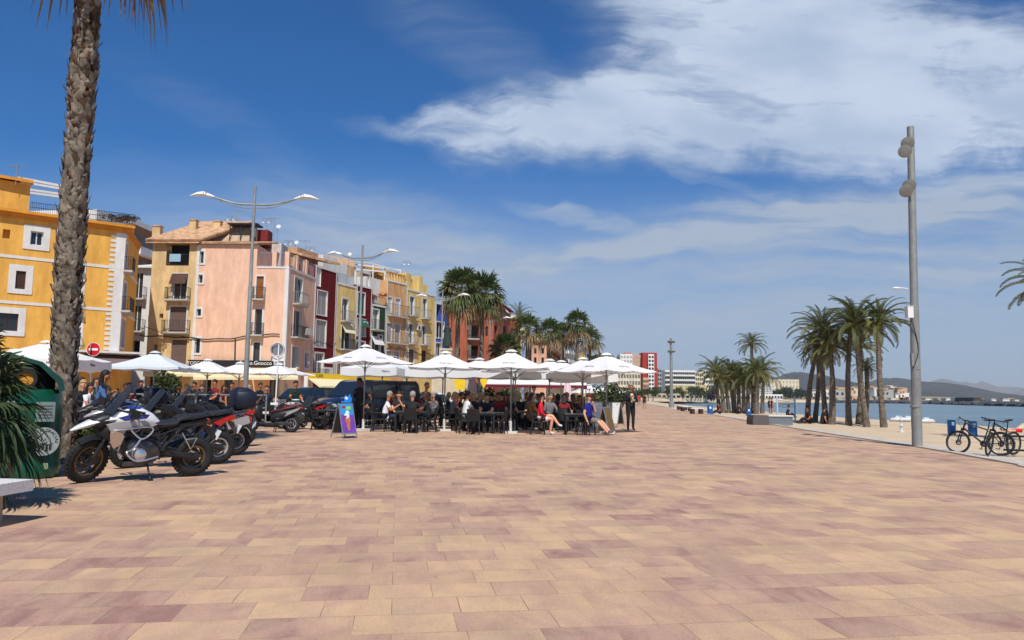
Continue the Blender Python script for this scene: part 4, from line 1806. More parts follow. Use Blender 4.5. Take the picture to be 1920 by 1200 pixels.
yl_w = wallmat('lemon_wall', (234, 204, 130), .08, .14)
HY, F, zt = row_house('yellow_house', 'slim yellow house with a glazed roof terrace and cream awning between two dark red houses', 624.5, 74, 662, 77.3, 529, yl_w,
                      [(641, 560, 653, 602, 'tbg'), (640, 608, 658, 655, 'tba', None, m_awn), (632, 668, 642, 706, 't'), (647, 668, 658, 712, 'to')], 8)
b = MB()
F.bx(b, F.w * .25, F.w * .95, zt, zt + 3.1, -4.2, -2.4)
HY.part(b, 'terrace_room', [m_white], 0)
b = MB()
F.bx(b, .2, F.w - .2, zt + .03, zt + 1.1, -.25, -.2)
HY.part(b, 'glass_balustrade', [mat('clear_balustrade', (.5, .55, .56), .1, .1, 2, spec=.6, alpha=.45)], 0)

HR2, F, zt = row_house('red_house', 'second dark red house, with green blinds, next to the dark green house', 662, 77.3, 692.5, 80, 533, rd_w,
                       [(671, 549, 684, 590, 'tr', m_greensh), (670, 599, 685, 630, 'ta', m_greysh, m_greensh), (668, 640, 684, 668, 't'), (668, 678, 684, 712, 'to')], 8)
b = MB()
F.bx(b, .1, .3, zt, zt + 1.6, -.4, -.2)
F.bx(b, F.w - .3, F.w - .1, zt, zt + 1.6, -.4, -.2)
F.bx(b, .1, F.w - .1, zt + 1.45, zt + 1.6, -.4, -.15)
HR2.part(b, 'terrace_frame', [m_white], 0)
b = MB()
F.bx(b, .6, F.w - .6, zt, zt + 2.6, -4, -3)
HR2.part(b, 'terrace_room', [m_white], 0)

gr_w = wallmat('green_wall', (46, 78, 52), .12, .15)
HG, F, zt = row_house('green_house', 'dark green house with a white upper storey set back and red flowers on its terrace', 692.5, 80, 720, 82.5, 570, gr_w,
                      [(697, 580, 710, 618, 'tb'), (696, 632, 713, 664, 'ta', None, m_white), (697, 676, 712, 712, 'to')], 8)
b = MB()
F.bx(b, .01, F.w - .01, zt + .01, gz(700, 517, 80), -7.5, -.9)
HG.part(b, 'upper_storey', [m_white], 0)
b = MB()
rng = random.Random(4)
leaf_cloud(b, F.pt(F.w * .5, zt + 1.0, -.4), (1.3, .5, .55), 260, .16, rng, (0, 0, 1), 6)
HG.part(b, 'flowers', [mat('red_flowers', S(190, 40, 30), .7, .3, 3), m_leafdk], 0)
b = MB()
rail(b, [F.pt(.1, 0, .05), F.pt(F.w - .1, 0, .05)], zt, .9)
HG.part(b, 'terrace_railing', [m_iron], 0)

sl_w = wallmat('apricot_wall', (226, 178, 122), .08, .16)
HS, F, zt = row_house('apricot_house', 'apricot coloured house with pairs of windows behind long caged balconies', 720, 82.5, 758, 86, 524, sl_w,
                      [(726, 557, 734.5, 590, 't', m_wframe), (741, 560, 750, 593, 't', m_wframe), (725, 606, 734.5, 641, 't', m_greysh), (740, 608, 750, 643, 't', m_greysh), (724, 658, 733, 690, 't', m_greysh), (738, 659, 748, 692, 't', m_greysh)], 8)
for v in (592, 643):
    z_ = F.px(738, v)[1]
    HS.balcony(F, .25, F.w - .15, z_, .55, mat('rusty_rail', S(120, 92, 74), .7, .2, 4), 1.25)
b = MB()
for i in range(7):
    F.bx(b, .2 + i * (F.w - .6) / 6, .35 + i * (F.w - .6) / 6, zt, zt + .9, -.3, -.15)
F.bx(b, .1, F.w - .1, zt + .9, zt + 1.02, -.35, -.1)
HS.part(b, 'parapet', [sl_w], 0)

HY2, F, zt = row_house('yellow_house', 'broad pale yellow house with two columns of balcony doors, left of the bright blue house'.replace('left of', 'adjoining'), 758, 86, 813, 92, 541, yl_w,
                       [(768, 556, 777, 592, 'tbg'), (792, 560, 800.5, 597, 'tbg'), (766, 607, 775, 644, 'tbg'), (790, 611, 799, 646, 'tbg'), (766, 655, 776, 690, 't', m_brownsh), (790, 657, 799, 692, 'k')], 9)
b = MB()
F.bx(b, .1, 1.2, zt, zt + 1.9, -2.5, -.2)
F.bx(b, F.w * .5, F.w * .62, zt, zt + 2.0, -2.5, -.4)
F.bx(b, F.w * .7, F.w * .95, zt, zt + 1.3, -4, -1)
HY2.part(b, 'parapet', [yl_w], 0)
b = MB()
F.bx(b, F.w * .30, F.w * .62, zt + 1.5, zt + 1.65, -3.4, -1.4)
F.bx(b, F.w * .32, F.w * .6, zt, zt + 1.5, -3.2, -1.6)
HY2.part(b, 'roof_room', [wallmat('brick_red_wall', (150, 70, 52), .1, .1)], 0)

bl_w = wallmat('cobalt_wall', (66, 102, 196), .08, .1)
HBl, F, zt = row_house('blue_house', 'bright blue house with white window surrounds beside the terracotta house', 813, 92, 841, 95, 567, bl_w,
                       [(815, 571, 827, 594, 'o'), (818, 604, 833, 634, 't'), (817, 643, 827, 668, 't')], 8)

tc_w = wallmat('terracotta_wall', (172, 98, 74), .08, .12)
HT = House('terracotta_house', 'big terracotta orange house with deep window bays behind the two big fan palms', 'house', gd(880, 94))
zt = gz(930, 562, 94)
C0, C1, C2 = gd(839, 93.5), gd(924, 95), gd(955.5, 108)
F = Facade(HT, C0, C1, zt, None)
HT.openings(F, [(878, 574, 898, 598, 'ob'), (879, 609, 898, 635, 'ob'), (879, 648, 897, 673, 'ob'), (857, 612, 863, 627, 'o'), (854, 653, 863, 669, 'o'), (910, 576, 915, 596, 'k'), (910, 612, 915, 630, 'k')], .12)
F.wall(HT.b)
F2 = Facade(HT, C1, C2, zt, None)
HT.openings(F2, [(927, 577, 932, 599, 'k'), (943, 578, 949, 597, 'ta', None, m_white), (927, 610, 933, 625, 'k'), (943, 611, 949, 626, 'k')], .12)
F2.wall(HT.b)
HT.b.quad(F.pt(0, zt), F.pt(F.w, zt), F2.pt(F2.w, zt), F.pt(0, zt, -13))
HT.b.quad(F.pt(0, -.2, -13), F.pt(0, -.2), F.pt(0, zt), F.pt(0, zt, -13))
HT.done([tc_w, m_white])
b = MB()
F.bx(b, -.1, F.w + .3, zt - .02, zt + .2, -.6, .35)
F2.bx(b, .65, F2.w + .2, zt - .02, zt + .2, -.6, .35)
HT.part(b, 'cornice', [wallmat('terracotta_dark', (150, 58, 36))], 0)
b = MB()
for x in (1.9, 2.75):
    F.bx(b, F.w * .41 + (x - 1.9) * 0, F.w * .41 + .5, 0, zt - .05, -.01, .12)
    break
HT.part(b, 'drain_pilaster', [mat('grey_brown', S(110, 96, 88), .8, .1, 3)], 0)

# ---- houses farther along the front, seen between the palms
def far_block(name, label, u0, u1, vt, d, wm, vb=None, dep=12, rows=0, cols=0, wmat_=None, d1=None, cat='building', group=None, roof=None, inset=.16, bal=None):
    d1 = d1 or d
    L, Rr = gd(u0, d), gd(u1, d1)
    H = House(name, label, cat, L, group)
    zt = gz(u0, vt, d)
    F = Facade(H, L, Rr, zt, None, z0=-1)
    b = H.b
    F.bx(b, 0, F.w, -1, zt, -dep, 0)
    b.m = 1
    if rows:
        z0 = 3.2 if zt > 9 else .8
        fh = (zt - z0 - .6) / rows
        for j in range(rows):
            for i in range(cols):
                x0 = F.w * (i + inset) / cols
                x1 = F.w * (i + 1 - inset) / cols
                z_ = z0 + fh * j
                F.bx(b, x0, x1, z_ + fh * .25, z_ + fh * .82, -.05, .04)
    mats = [wm, wmat_ or m_glass]
    if bal:
        b.m = 2
        mats.append(bal)
        z0 = 3.2 if zt > 9 else .8
        fh = (zt - z0 - .6) / max(1, rows)
        for j in range(rows):
            F.bx(b, F.w * .01, F.w * .99, z0 + fh * j - .12, z0 + fh * j + fh * .28, .02, 1.1)
    if roof:
        b.m = len(mats)
        mats.append(roof)
        F.bx(b, -.3, F.w + .3, zt, zt + max(.25, zt * .03), -dep - .3, .35)
    H.done(mats)
    return H, F, zt


w_brick = wallmat('brick_wall', (158, 84, 58), .1, .1)
w_cream = wallmat('pale_cream_wall', (232, 216, 186), .06, .12)
w_pinkf = wallmat('faded_pink_wall', (226, 178, 150), .06, .12)
w_white = wallmat('far_white_wall', (236, 234, 228), .05, .08)
w_greyf = wallmat('grey_wall', (176, 176, 172), .06, .1)
w_redf = wallmat('far_red_wall', (170, 62, 54), .06, .06)
w_orf = wallmat('far_orange_wall', (206, 110, 66), .06, .06)
w_yelf = wallmat('far_yellow_wall', (228, 188, 104), .06, .08)
w_blue = wallmat('pale_blue_wall', (140, 176, 216), .05, .06)
w_brn = wallmat('brown_wall', (140, 98, 76), .1, .1)
far_block('brick_house', 'red brick house with a white cornice just beyond the terracotta house', 953, 972, 597, 118, w_brick, rows=2, cols=2, roof=w_cream)
far_block('cream_house', 'pale house half hidden by fan palms beyond the red brick house', 964, 982, 606, 124, w_cream, rows=3, cols=2)
far_block('blue_house', 'narrow pale blue house between two fan palm trunks', 978, 990, 640, 122, w_blue)
far_block('pink_house', 'faded pink house end with small dark windows beyond the fan palm row', 996, 1024, 642, 118, w_pinkf, rows=4, cols=2, inset=.34, roof=w_pinkf)
far_block('apartment_block', 'cream apartment block with rows of brown balconies running towards the bay', 1024, 1056, 628, 122, w_cream, rows=4, cols=7, d1=168, bal=w_brn, dep=10)
far_block('apartment_block', 'white apartment block with stepped white balconies behind the fan palm row', 1058, 1080, 640, 172, w_white, rows=5, cols=4, d1=186, bal=w_white)
far_block('yellow_house', 'small yellow house far down the promenade beyond the last fan palm', 1082, 1097, 662, 190, w_yelf, rows=3, cols=3)
bush('round_tree', 'dark spreading tree behind the white parasols, beyond the last fan palm', 'tree', gd(1133, 170), (4.6, 4, 3.0), 1100, .75, [m_leafdk, m_leaf2], 14, 5.4)

# town across the end of the bay
far_block('tower_block', 'white flats with orange end wall, partner of the red and white tower', 1163, 1186, 663.5, 420, w_white, rows=9, cols=4, wmat_=w_greyf)
far_block('tower_block', 'tall red and white tower of flats at the end of the promenade', 1205, 1232.5, 661, 430, w_redf, rows=0)
H, F, zt = far_block('tower_block', 'cream flats standing between the orange and the red tower', 1184, 1205, 664.5, 436, w_pinkf, rows=9, cols=5, wmat_=w_greyf)
far_block('tower_block', 'narrow orange red slab of flats rising over the parasols', 1173, 1184, 661, 425, w_orf)
far_block('tower_block', 'white window strip of the red tower, set forward of its brick coloured wall', 1216, 1227, 664, 427, w_white, rows=10, cols=2, dep=2.5)
far_block('apartment_block', 'slim grey slab of flats between the red tower and the white hotel', 1233.5, 1241, 690, 445, w_greyf, rows=6, cols=2)
far_block('hotel', 'long white hotel with five bands of balconies across the bay', 1247, 1304, 694, 470, w_white, rows=5, cols=14, inset=.06, bal=w_white)
far_block('hotel', 'pale plain hotel wing next to the long white hotel', 1304, 1319, 697, 475, w_cream, rows=5, cols=4)
far_block('hotel', 'white hotel with short balconies partly behind the palm grove', 1319, 1342, 692, 480, w_white, rows=5, cols=5, bal=w_white)
far_block('apartment_block', 'cream low flats with arched front under the red tower', 1158, 1201, 697, 330, w_cream, rows=3, cols=8)
far_block('apartment_block', 'salmon little block of flats under the red tower', 1206, 1217, 708, 335, w_pinkf, rows=3, cols=3)
far_block('sea_wall', 'long sandy retaining wall below the white hotel', 1258, 1326, 722, 440, wallmat('sand_stone', (212, 196, 142), .15, .2), cat='wall')
far_block('beach_pavilion', 'long low cream pavilion on the waterfront left of the palm grove'.replace('left of', 'before'), 1222, 1420, 737, 372, w_cream, rows=1, cols=26, d1=470)
far_block('apartment_block', 'white block of flats with dark window rows beside the pine wood', 1424, 1448, 718, 560, w_white, rows=7, cols=4, wmat_=w_greyf, bal=w_white)
far_block('beach_house', 'white low beach houses terrace in front of the pine wood', 1424, 1468, 739, 548, w_white, rows=1, cols=8)
far_block('apartment_block', 'long cream flats on the rise behind the dark pine wood', 1440, 1499, 711, 760, w_cream, rows=4, cols=9, wmat_=w_greyf, inset=.3)
far_block('apartment_block', 'red banded flats seen between the trunks of the palm grove', 1367, 1380, 722, 520, w_white, rows=6, cols=1, wmat_=w_redf, inset=.05)
far_block('apartment_block', 'grey and white flats seen through the palm grove', 1384, 1402, 716, 525, w_white, rows=7, cols=3, wmat_=w_greyf)
far_block('apartment_block', 'sandy coloured flats low behind the palm grove trunks', 1344, 1362, 728, 500, w_cream, rows=4, cols=3)

# small houses strewn along the far shore and the slope; harbour sheds on the mole
rng = random.Random(17)
hm = [w_white, w_cream, w_white, w_pinkf, w_yelf, w_greyf]


def small_house(u, vt, d, wpx, m, label, group, name='small_house', dep=8, rows=2, cat='house'):
    far_block(name, label, u, u + wpx, vt, d, m, rows=rows, cols=max(1, int(wpx / 3)), wmat_=w_greyf if rows > 1 else m_dark, dep=dep, cat=cat, group=group, inset=.26)


for i in range(46):
    u = rng.uniform(1530, 1700)
    d = rng.uniform(640, 1100)
    vb = hz(u) - 3 - (d - 620) / 480 * 24 * rng.uniform(.6, 1.05) * max(.25, 1 - abs(u - 1640) / 130)
    L = gd(u, d)
    zb = gz(u, vb, d)
    b = MB()
    w = rng.uniform(7, 18)
    h = rng.uniform(4, 10)
    t = thing('hillside_house', 'small pale house in the crowd of houses on the slope across the bay', 'house', (L.x, L.y, max(0, zb - 1)), 0, 'houses on the slope across the bay')
    b.box((0, 4, h / 2 - 6), (w, 9, h + 12), rz=rng.uniform(-.3, .3))
    b.m = 1
    for k in range(3):
        b.box((w * (k - 1) * .28, -.72, h * .55), (w * .12, .2, h * .28))
    b.m = 2
    b.box((0, 4, h + .3), (w + .6, 9.6, .6))
    b.build('wall', [rng.choice(hm), m_dark, m_tile if rng.random() < .5 else w_cream], t, 0)
for i in range(30):
    u = 1505 + i * 14 + rng.uniform(-5, 5)
    d = at(u, hz(u), 1).y and next((d0 + (d1 - d0) * (u - u0) / (u1 - u0) for (u0, d0), (u1, d1) in zip(SHORE, SHORE[1:]) if u0 <= u <= u1), 350) + rng.uniform(24, 40)
    L = gd(u, d)
    k = d / 1407
    w, h = rng.uniform(5, 15) * k, rng.uniform(5, 11) * k
    t = thing('waterfront_shed', 'low pale building in the line along the harbour mole', 'building', (L.x, L.y, 0), 0, 'low buildings along the harbour mole')
    b = MB()
    b.box((0, 3, h / 2), (w, 6, h + .0))
    b.m = 1
    for q in range(2):
        b.box((w * (q - .5) * .5, -.06, h * .45), (w * .18, .14, h * .4))
    b.m = 2
    b.box((0, 3, h + .15), (w + .5, 6.5, .3))
    b.build('wall', [rng.choice(hm + [w_white, w_white, w_brick]), m_dark, rng.choice([m_tile, w_white, w_greyf])], t, 0)
# dark boulders of the mole and the dark quay shed
m_rub = mat('boulder', (.07, .07, .075), .9, .4, .4)
b = MB()
for i in range(420):
    u = 1560 + 380 * rng.random()
    d = next((d0 + (d1 - d0) * (u - u0) / (u1 - u0) for (u0, d0), (u1, d1) in zip(SHORE, SHORE[1:]) if u0 <= u <= u1), 350)
    L = gd(u, d + rng.uniform(-3, 5))
    s_ = rng.uniform(.9, 2.2)
    b.ell((L.x, L.y, SEA_Z + rng.uniform(.1, 1.5)), (s_ * 1.4, s_, s_ * .8), 6, 4)
struct(b.build('breakwater_rubble', m_rub, smooth=20), 'stuff')
far_block('quay_warehouse', 'dark square warehouse standing out on the harbour mole', 1826, 1839, 745.5, 470, mat('dark_shed', (.05, .05, .06), .8, .2, .5), dep=20)
# trees across the bay
m_ft = [m_pine, m_leafdk]
rng = random.Random(8)
for i in range(15):
    u = 1450 + i * 4.7 + rng.uniform(-1.5, 1.5)
    d = rng.uniform(575, 640)
    L = gd(u, d)
    h = (hz(u) - (722 + 7 * abs(i - 6) / 7 + rng.uniform(-2, 4))) * d / 1407
    bush('pine', 'dark pine of the small wood on the shore across the bay', 'tree', L, (h * .42, h * .35, h * .42), 420, h * .09, [m_pine, m_leafdk], i, h * .22, 'pines of the wood across the bay')
for i in range(30):
    u = 1118 + i * 7.6 + rng.uniform(-3, 3)
    d = rng.uniform(285, 330) if u < 1225 else rng.uniform(365, 430)
    L = gd(u, d)
    h = (hz(u) - rng.uniform(722, 733)) * d / 1407 + 1
    bush('shore_tree', 'mid green tree of the planted line along the far end of the beach', 'tree', L, (h * .45, h * .4, h * .36), 300, h * .1, [m_leafdk, m_leaf2, m_leafol], i + 40, h * .35, 'trees along the far end of the beach')
bush('bougainvillea', 'purple flowering bougainvillea beside the palm grove across the water', 'shrub', gd(1334, 330), (2.6, 2, 2.6), 420, .8, [mat('purple_flowers', S(96, 40, 92), .8, .3, 1), m_leafdk], 4)

# stepped brown flats on the hill behind the ochre house
w_terr = wallmat('terrace_brown', (150, 104, 72), .1, .1)
for (u0, u1, vt, d, wm, rows, cols, lb) in (
        (158, 232, 392, 100, w_white, 5, 5, 'white stepped flats showing over the ochre house roof'),
        (228, 282, 409, 112, w_white, 6, 4, 'white roof storey above the brown hillside flats'),
        (232, 287, 420, 104, w_terr, 6, 4, 'brown hillside flats seen between the ochre and the cream house')):
    far_block('hillside_flats', lb, u0, u1, vt, d, wm, rows=rows, cols=cols, d1=d + 8, bal=w_terr if wm is w_white else w_white)
bush('terrace_plants', 'rusty and green pot plants along the roof terrace of the ochre house', 'plants', V((gd(205, 57).x, 57, gz(205, 416, 57))), (1.5, .5, .45), 500, .14, [mat('rust_leaves', S(110, 62, 44), .8, .3, 3), m_leafdk], 31)

# aerials on the roofs
def aerial(label, u, vb, vt, d, kind):
    p, q = at(u, vb, d), at(u, vt, d)
    t = thing('aerial', label, 'aerial', (p.x, d, p.z), 0, 'roof aerials')
    h = q.z - p.z
    b = MB()
    b.bar((0, 0, -.4), (0, 0, h), .045)
    b.build('mast', m_alu, t, 0)
    b = MB()
    if kind == 0:
        b.bar((-.7, 0, h - .1), (.6, .1, h - .02), .03)
        for k in range(7):
            x = -.65 + k * .18
            b.bar((x, -.3, h - .1), (x, .3, h - .08), .02)
        b.build('yagi', m_alu, t, 0)
    elif kind == 1:
        for s_ in (-1, 1):
            b.tube([(.25 * s_ + .22 * math.cos(a), 0, h - .25 + .22 * math.sin(a)) for a in [k * PI / 6 for k in range(13)]], .03, 5, False)
        b.bar((-.5, 0, h - .25), (.5, 0, h - .25), .03)
        b.build('loop', m_alu, t, 0)
    else:
        b.lathe([(0, 0), (.12, .02), (.2, .06), (.21, .08)], 12, MX.Translation((.15, -.1, h - .2)) @ MX.Rotation(R(70), 4, 'X'))
        b.build('dish', m_wframe, t, 30)
    return t


for i, (u, vb, vt, d, k, lb) in enumerate(((30, 336, 309, 52, 0, 'aerial on the roof room of the ochre house'), (433, 444, 404, 67, 1, 'aerial in front of the attic wall of the pink house'),
        (447, 425, 394, 67, 0, 'aerial above the flat shelter on the pink house'), (499, 450, 409, 68, 1, 'looped aerial beside the red tank room'),
        (513, 452, 408, 68.5, 0, 'tall aerial with long boom right behind the red tank room'.replace('right ', '')), (519, 456, 422, 68.5, 2, 'dish aerial at the corner of the stained terrace room'),
        (541, 474, 450, 72, 1, 'first aerial over the sloping roof beyond the pink terrace'), (553, 478, 452, 73, 2, 'chimney pipe like aerial over the pink terrace'),
        (572, 478, 450, 75, 0, 'aerial with a short comb over the pink terrace end'), (581, 486, 462, 76, 1, 'low aerial above the dark red house'),
        (653, 500, 474, 80, 2, 'aerial beside the second street lamp head'), (762, 528, 489, 88, 1, 'slim aerial on the pale yellow house'), (785, 545, 512, 92, 0, 'aerial over the brick coloured roof room'))):
    aerial(lb, u, vb, vt, d, k)
# long tiled roof and terraces behind the row
b_w = wallmat('ridge_wall', (206, 178, 142), .12, .2)
H = House('tiled_house', 'sand coloured house with a long tiled roof behind the dark red and yellow fronts', 'house', gd(560, 84))
b = MB()
A = [at(528, 472, 80), at(668, 500, 90), at(660, 486, 96), at(534, 466, 86)]
b.add(A + [V((p.x, p.y, p.z - .3)) for p in A], [(0, 1, 2, 3), (7, 6, 5, 4), (0, 4, 5, 1), (1, 5, 6, 2), (2, 6, 7, 3), (3, 7, 4, 0)])
H.part(b, 'roof', [m_tile], 0)
H.b.add([V((p.x, p.y, z)) for z in (0, 1) for p in A] , [])
vs = [V((p.x, p.y, 0)) for p in A] + [V((p.x, p.y, p.z - .31)) for p in A]
H.b.add(vs, [(0, 1, 5, 4), (1, 2, 6, 5), (2, 3, 7, 6), (3, 0, 4, 7)])
H.b.v = H.b.v[8:]
H.b.f = [[i - 8 for i in f] for f in H.b.f]
H.done([b_w])
H = House('roof_pergola_house', 'flat roofed house with a white pipe pergola and straw shade behind the row', 'house', gd(700, 94))
b = MB()
for (ua, va), (ub, vb) in (((632, 491), (752, 507)), ((632, 501), (752, 513)), ((700, 495), (752, 509)), ((660, 490), (700, 494))):
    b.bar(at(ua, va, 93), at(ub, vb, 96), .16)
for u, v in ((662, 493), (700, 496), (722, 500), (751, 508)):
    p = at(u, v, 94.5)
    b.bar(V((p.x, p.y, 5)), p, .14)
H.part(b, 'pergola', [m_white], 0)
b = MB()
A = [at(680, 500, 95), at(722, 516, 95), at(712, 504, 99), at(678, 494, 99)]
b.add(A + [p + V((0, 0, -.25)) for p in A], [(0, 1, 2, 3), (7, 6, 5, 4), (0, 4, 5, 1), (1, 5, 6, 2), (2, 6, 7, 3), (3, 7, 4, 0)])
H.part(b, 'straw_shade', [mat('straw', S(170, 122, 60), .9, .3, 3)], 0)
H.b.box((gd(712, 100).x, 100, 7), (gd(770, 100).x - gd(660, 100).x, 6, gz(712, 518, 100) * 2 - 14))
H.done([b_w])

# ------------------------------------------------------------------ motorcycles, scooters, bicycles
m_rub2 = mat('tyre_rubber', (.018, .018, .018), .85, .2, 8)
m_blkpl = mat('black_plastic', (.018, .018, .019), .45, .2, 6)
m_blkseat = mat('seat_vinyl', (.022, .023, .027), .5, .2, 6)
m_eng = mat('engine_metal', (.10, .10, .105), .4, .3, 9, metal=.7)
m_chr = mat('bright_metal', (.66, .66, .67), .28, .1, 6, metal=.85)
m_wpaint = mat('white_paint', (.74, .75, .77), .28, .03, 3, coat=.5)
m_greypl = mat('silver_paint', (.42, .41, .41), .35, .06, 3, metal=.3, coat=.3)
m_bluep = mat('blue_paint', (.02, .045, .30), .28, .06, 3, coat=.5)
m_redl = mat('red_lens', (.45, .012, .014), .18, .1, 5, spec=.6)
m_lensw = mat('lamp_glass', (.35, .36, .37), .1, .1, 5, spec=.7)
m_screen = mat('smoked_screen', (.03, .032, .035), .06, .1, 2, spec=.7, alpha=.8)
m_bronze = mat('bronze_rim', (.16, .115, .06), .4, .15, 5, metal=.6)
m_tan = mat('tan_panel', S(168, 140, 122), .5, .08, 3)
m_navy = mat('navy_cover', (.010, .014, .032), .55, .25, 5)
m_redp = mat('red_paint', (.30, .012, .012), .3, .06, 3, coat=.4)
m_maroon = mat('maroon_vinyl', (.07, .016, .014), .5, .2, 5)
m_yel = mat('yellow_plastic', S(236, 196, 40), .5, .08, 4)


def ringx(x, zc, hw, hh, n=14, p=2.5, y=0, top=1.0):
    out = []
    for j in range(n):
        a = 2 * PI * j / n
        c, s_ = math.cos(a), math.sin(a)
        yy = math.copysign(abs(c) ** (2 / p), c) * hw
        zz = math.copysign(abs(s_) ** (2 / p), s_) * hh
        if zz > 0:
            yy *= top + (1 - top) * (1 - zz / hh)
        out.append(V((x, yy + y, zc + zz)))
    return out


def loftx(b, st, n=14, p=2.5, y=0, top=1.0):
    b.loft([ringx(x, z, w, h, n, p, y, top) for x, z, w, h in st])


RY = MX.Rotation(PI / 2, 4, 'X')


def wheel_parts(parent, name, c, r, w, rim_m, spokes=10, cross=True, T=None):
    """tyre with tread shoulders, rim, spokes, hub and brake disc; axle along y"""
    X = (T or MX.Identity(4)) @ MX.Translation(c) @ RY
    b = MB()
    pr = []
    for k in range(13):
        a = 2 * PI * k / 12
        pr.append((r - w * .55 + w * .55 * math.cos(a) , w * .5 * math.sin(a)))
    b.lathe(pr[:-1], 36, X, True)
    for k in range(36):
        a = 2 * PI * k / 36
        for s_ in (-1, 1):
            p = X @ V(((r - .009) * math.cos(a), (r - .009) * math.sin(a), s_ * w * .15))
            q = X @ V(((r - .018) * math.cos(a + .05), (r - .018) * math.sin(a + .05), s_ * w * .36))
            b.bar(p, q, .022, .024)
    root = b.build(name, m_rub2, parent, 40)
    b = MB()
    ri = r - w * 1.02
    b.lathe([(ri + .012, -w * .4), (ri - .012, -w * .36), (ri - .02, 0), (ri - .012, w * .36), (ri + .012, w * .4), (ri + .02, 0)], 36, X, True)
    for k in range(spokes):
        a = 2 * PI * k / spokes
        for s_ in ((-1, 1) if cross else (0,)):
            o = .22 * s_ if cross else 0
            p = X @ V((.045 * math.cos(a + o * 4), .045 * math.sin(a + o * 4), .03 * s_))
            q = X @ V((ri * math.cos(a), ri * math.sin(a), -.01 * s_))
            b.tube([p, q], .005 if cross else .016, 4, False)
    b.build('rim', rim_m, root, 40)
    b = MB()
    b.lathe([(0, -w * .5), (.05, -w * .5), (.055, -w * .2), (.035, 0), (.055, w * .2), (.05, w * .5), (0, w * .5)], 12, X)
    b.lathe([(.075, w * .47), (.14, w * .47), (.14, w * .50), (.075, w * .50)], 24, X, True)
    b.build('hub', m_eng, root, 40)
    return root


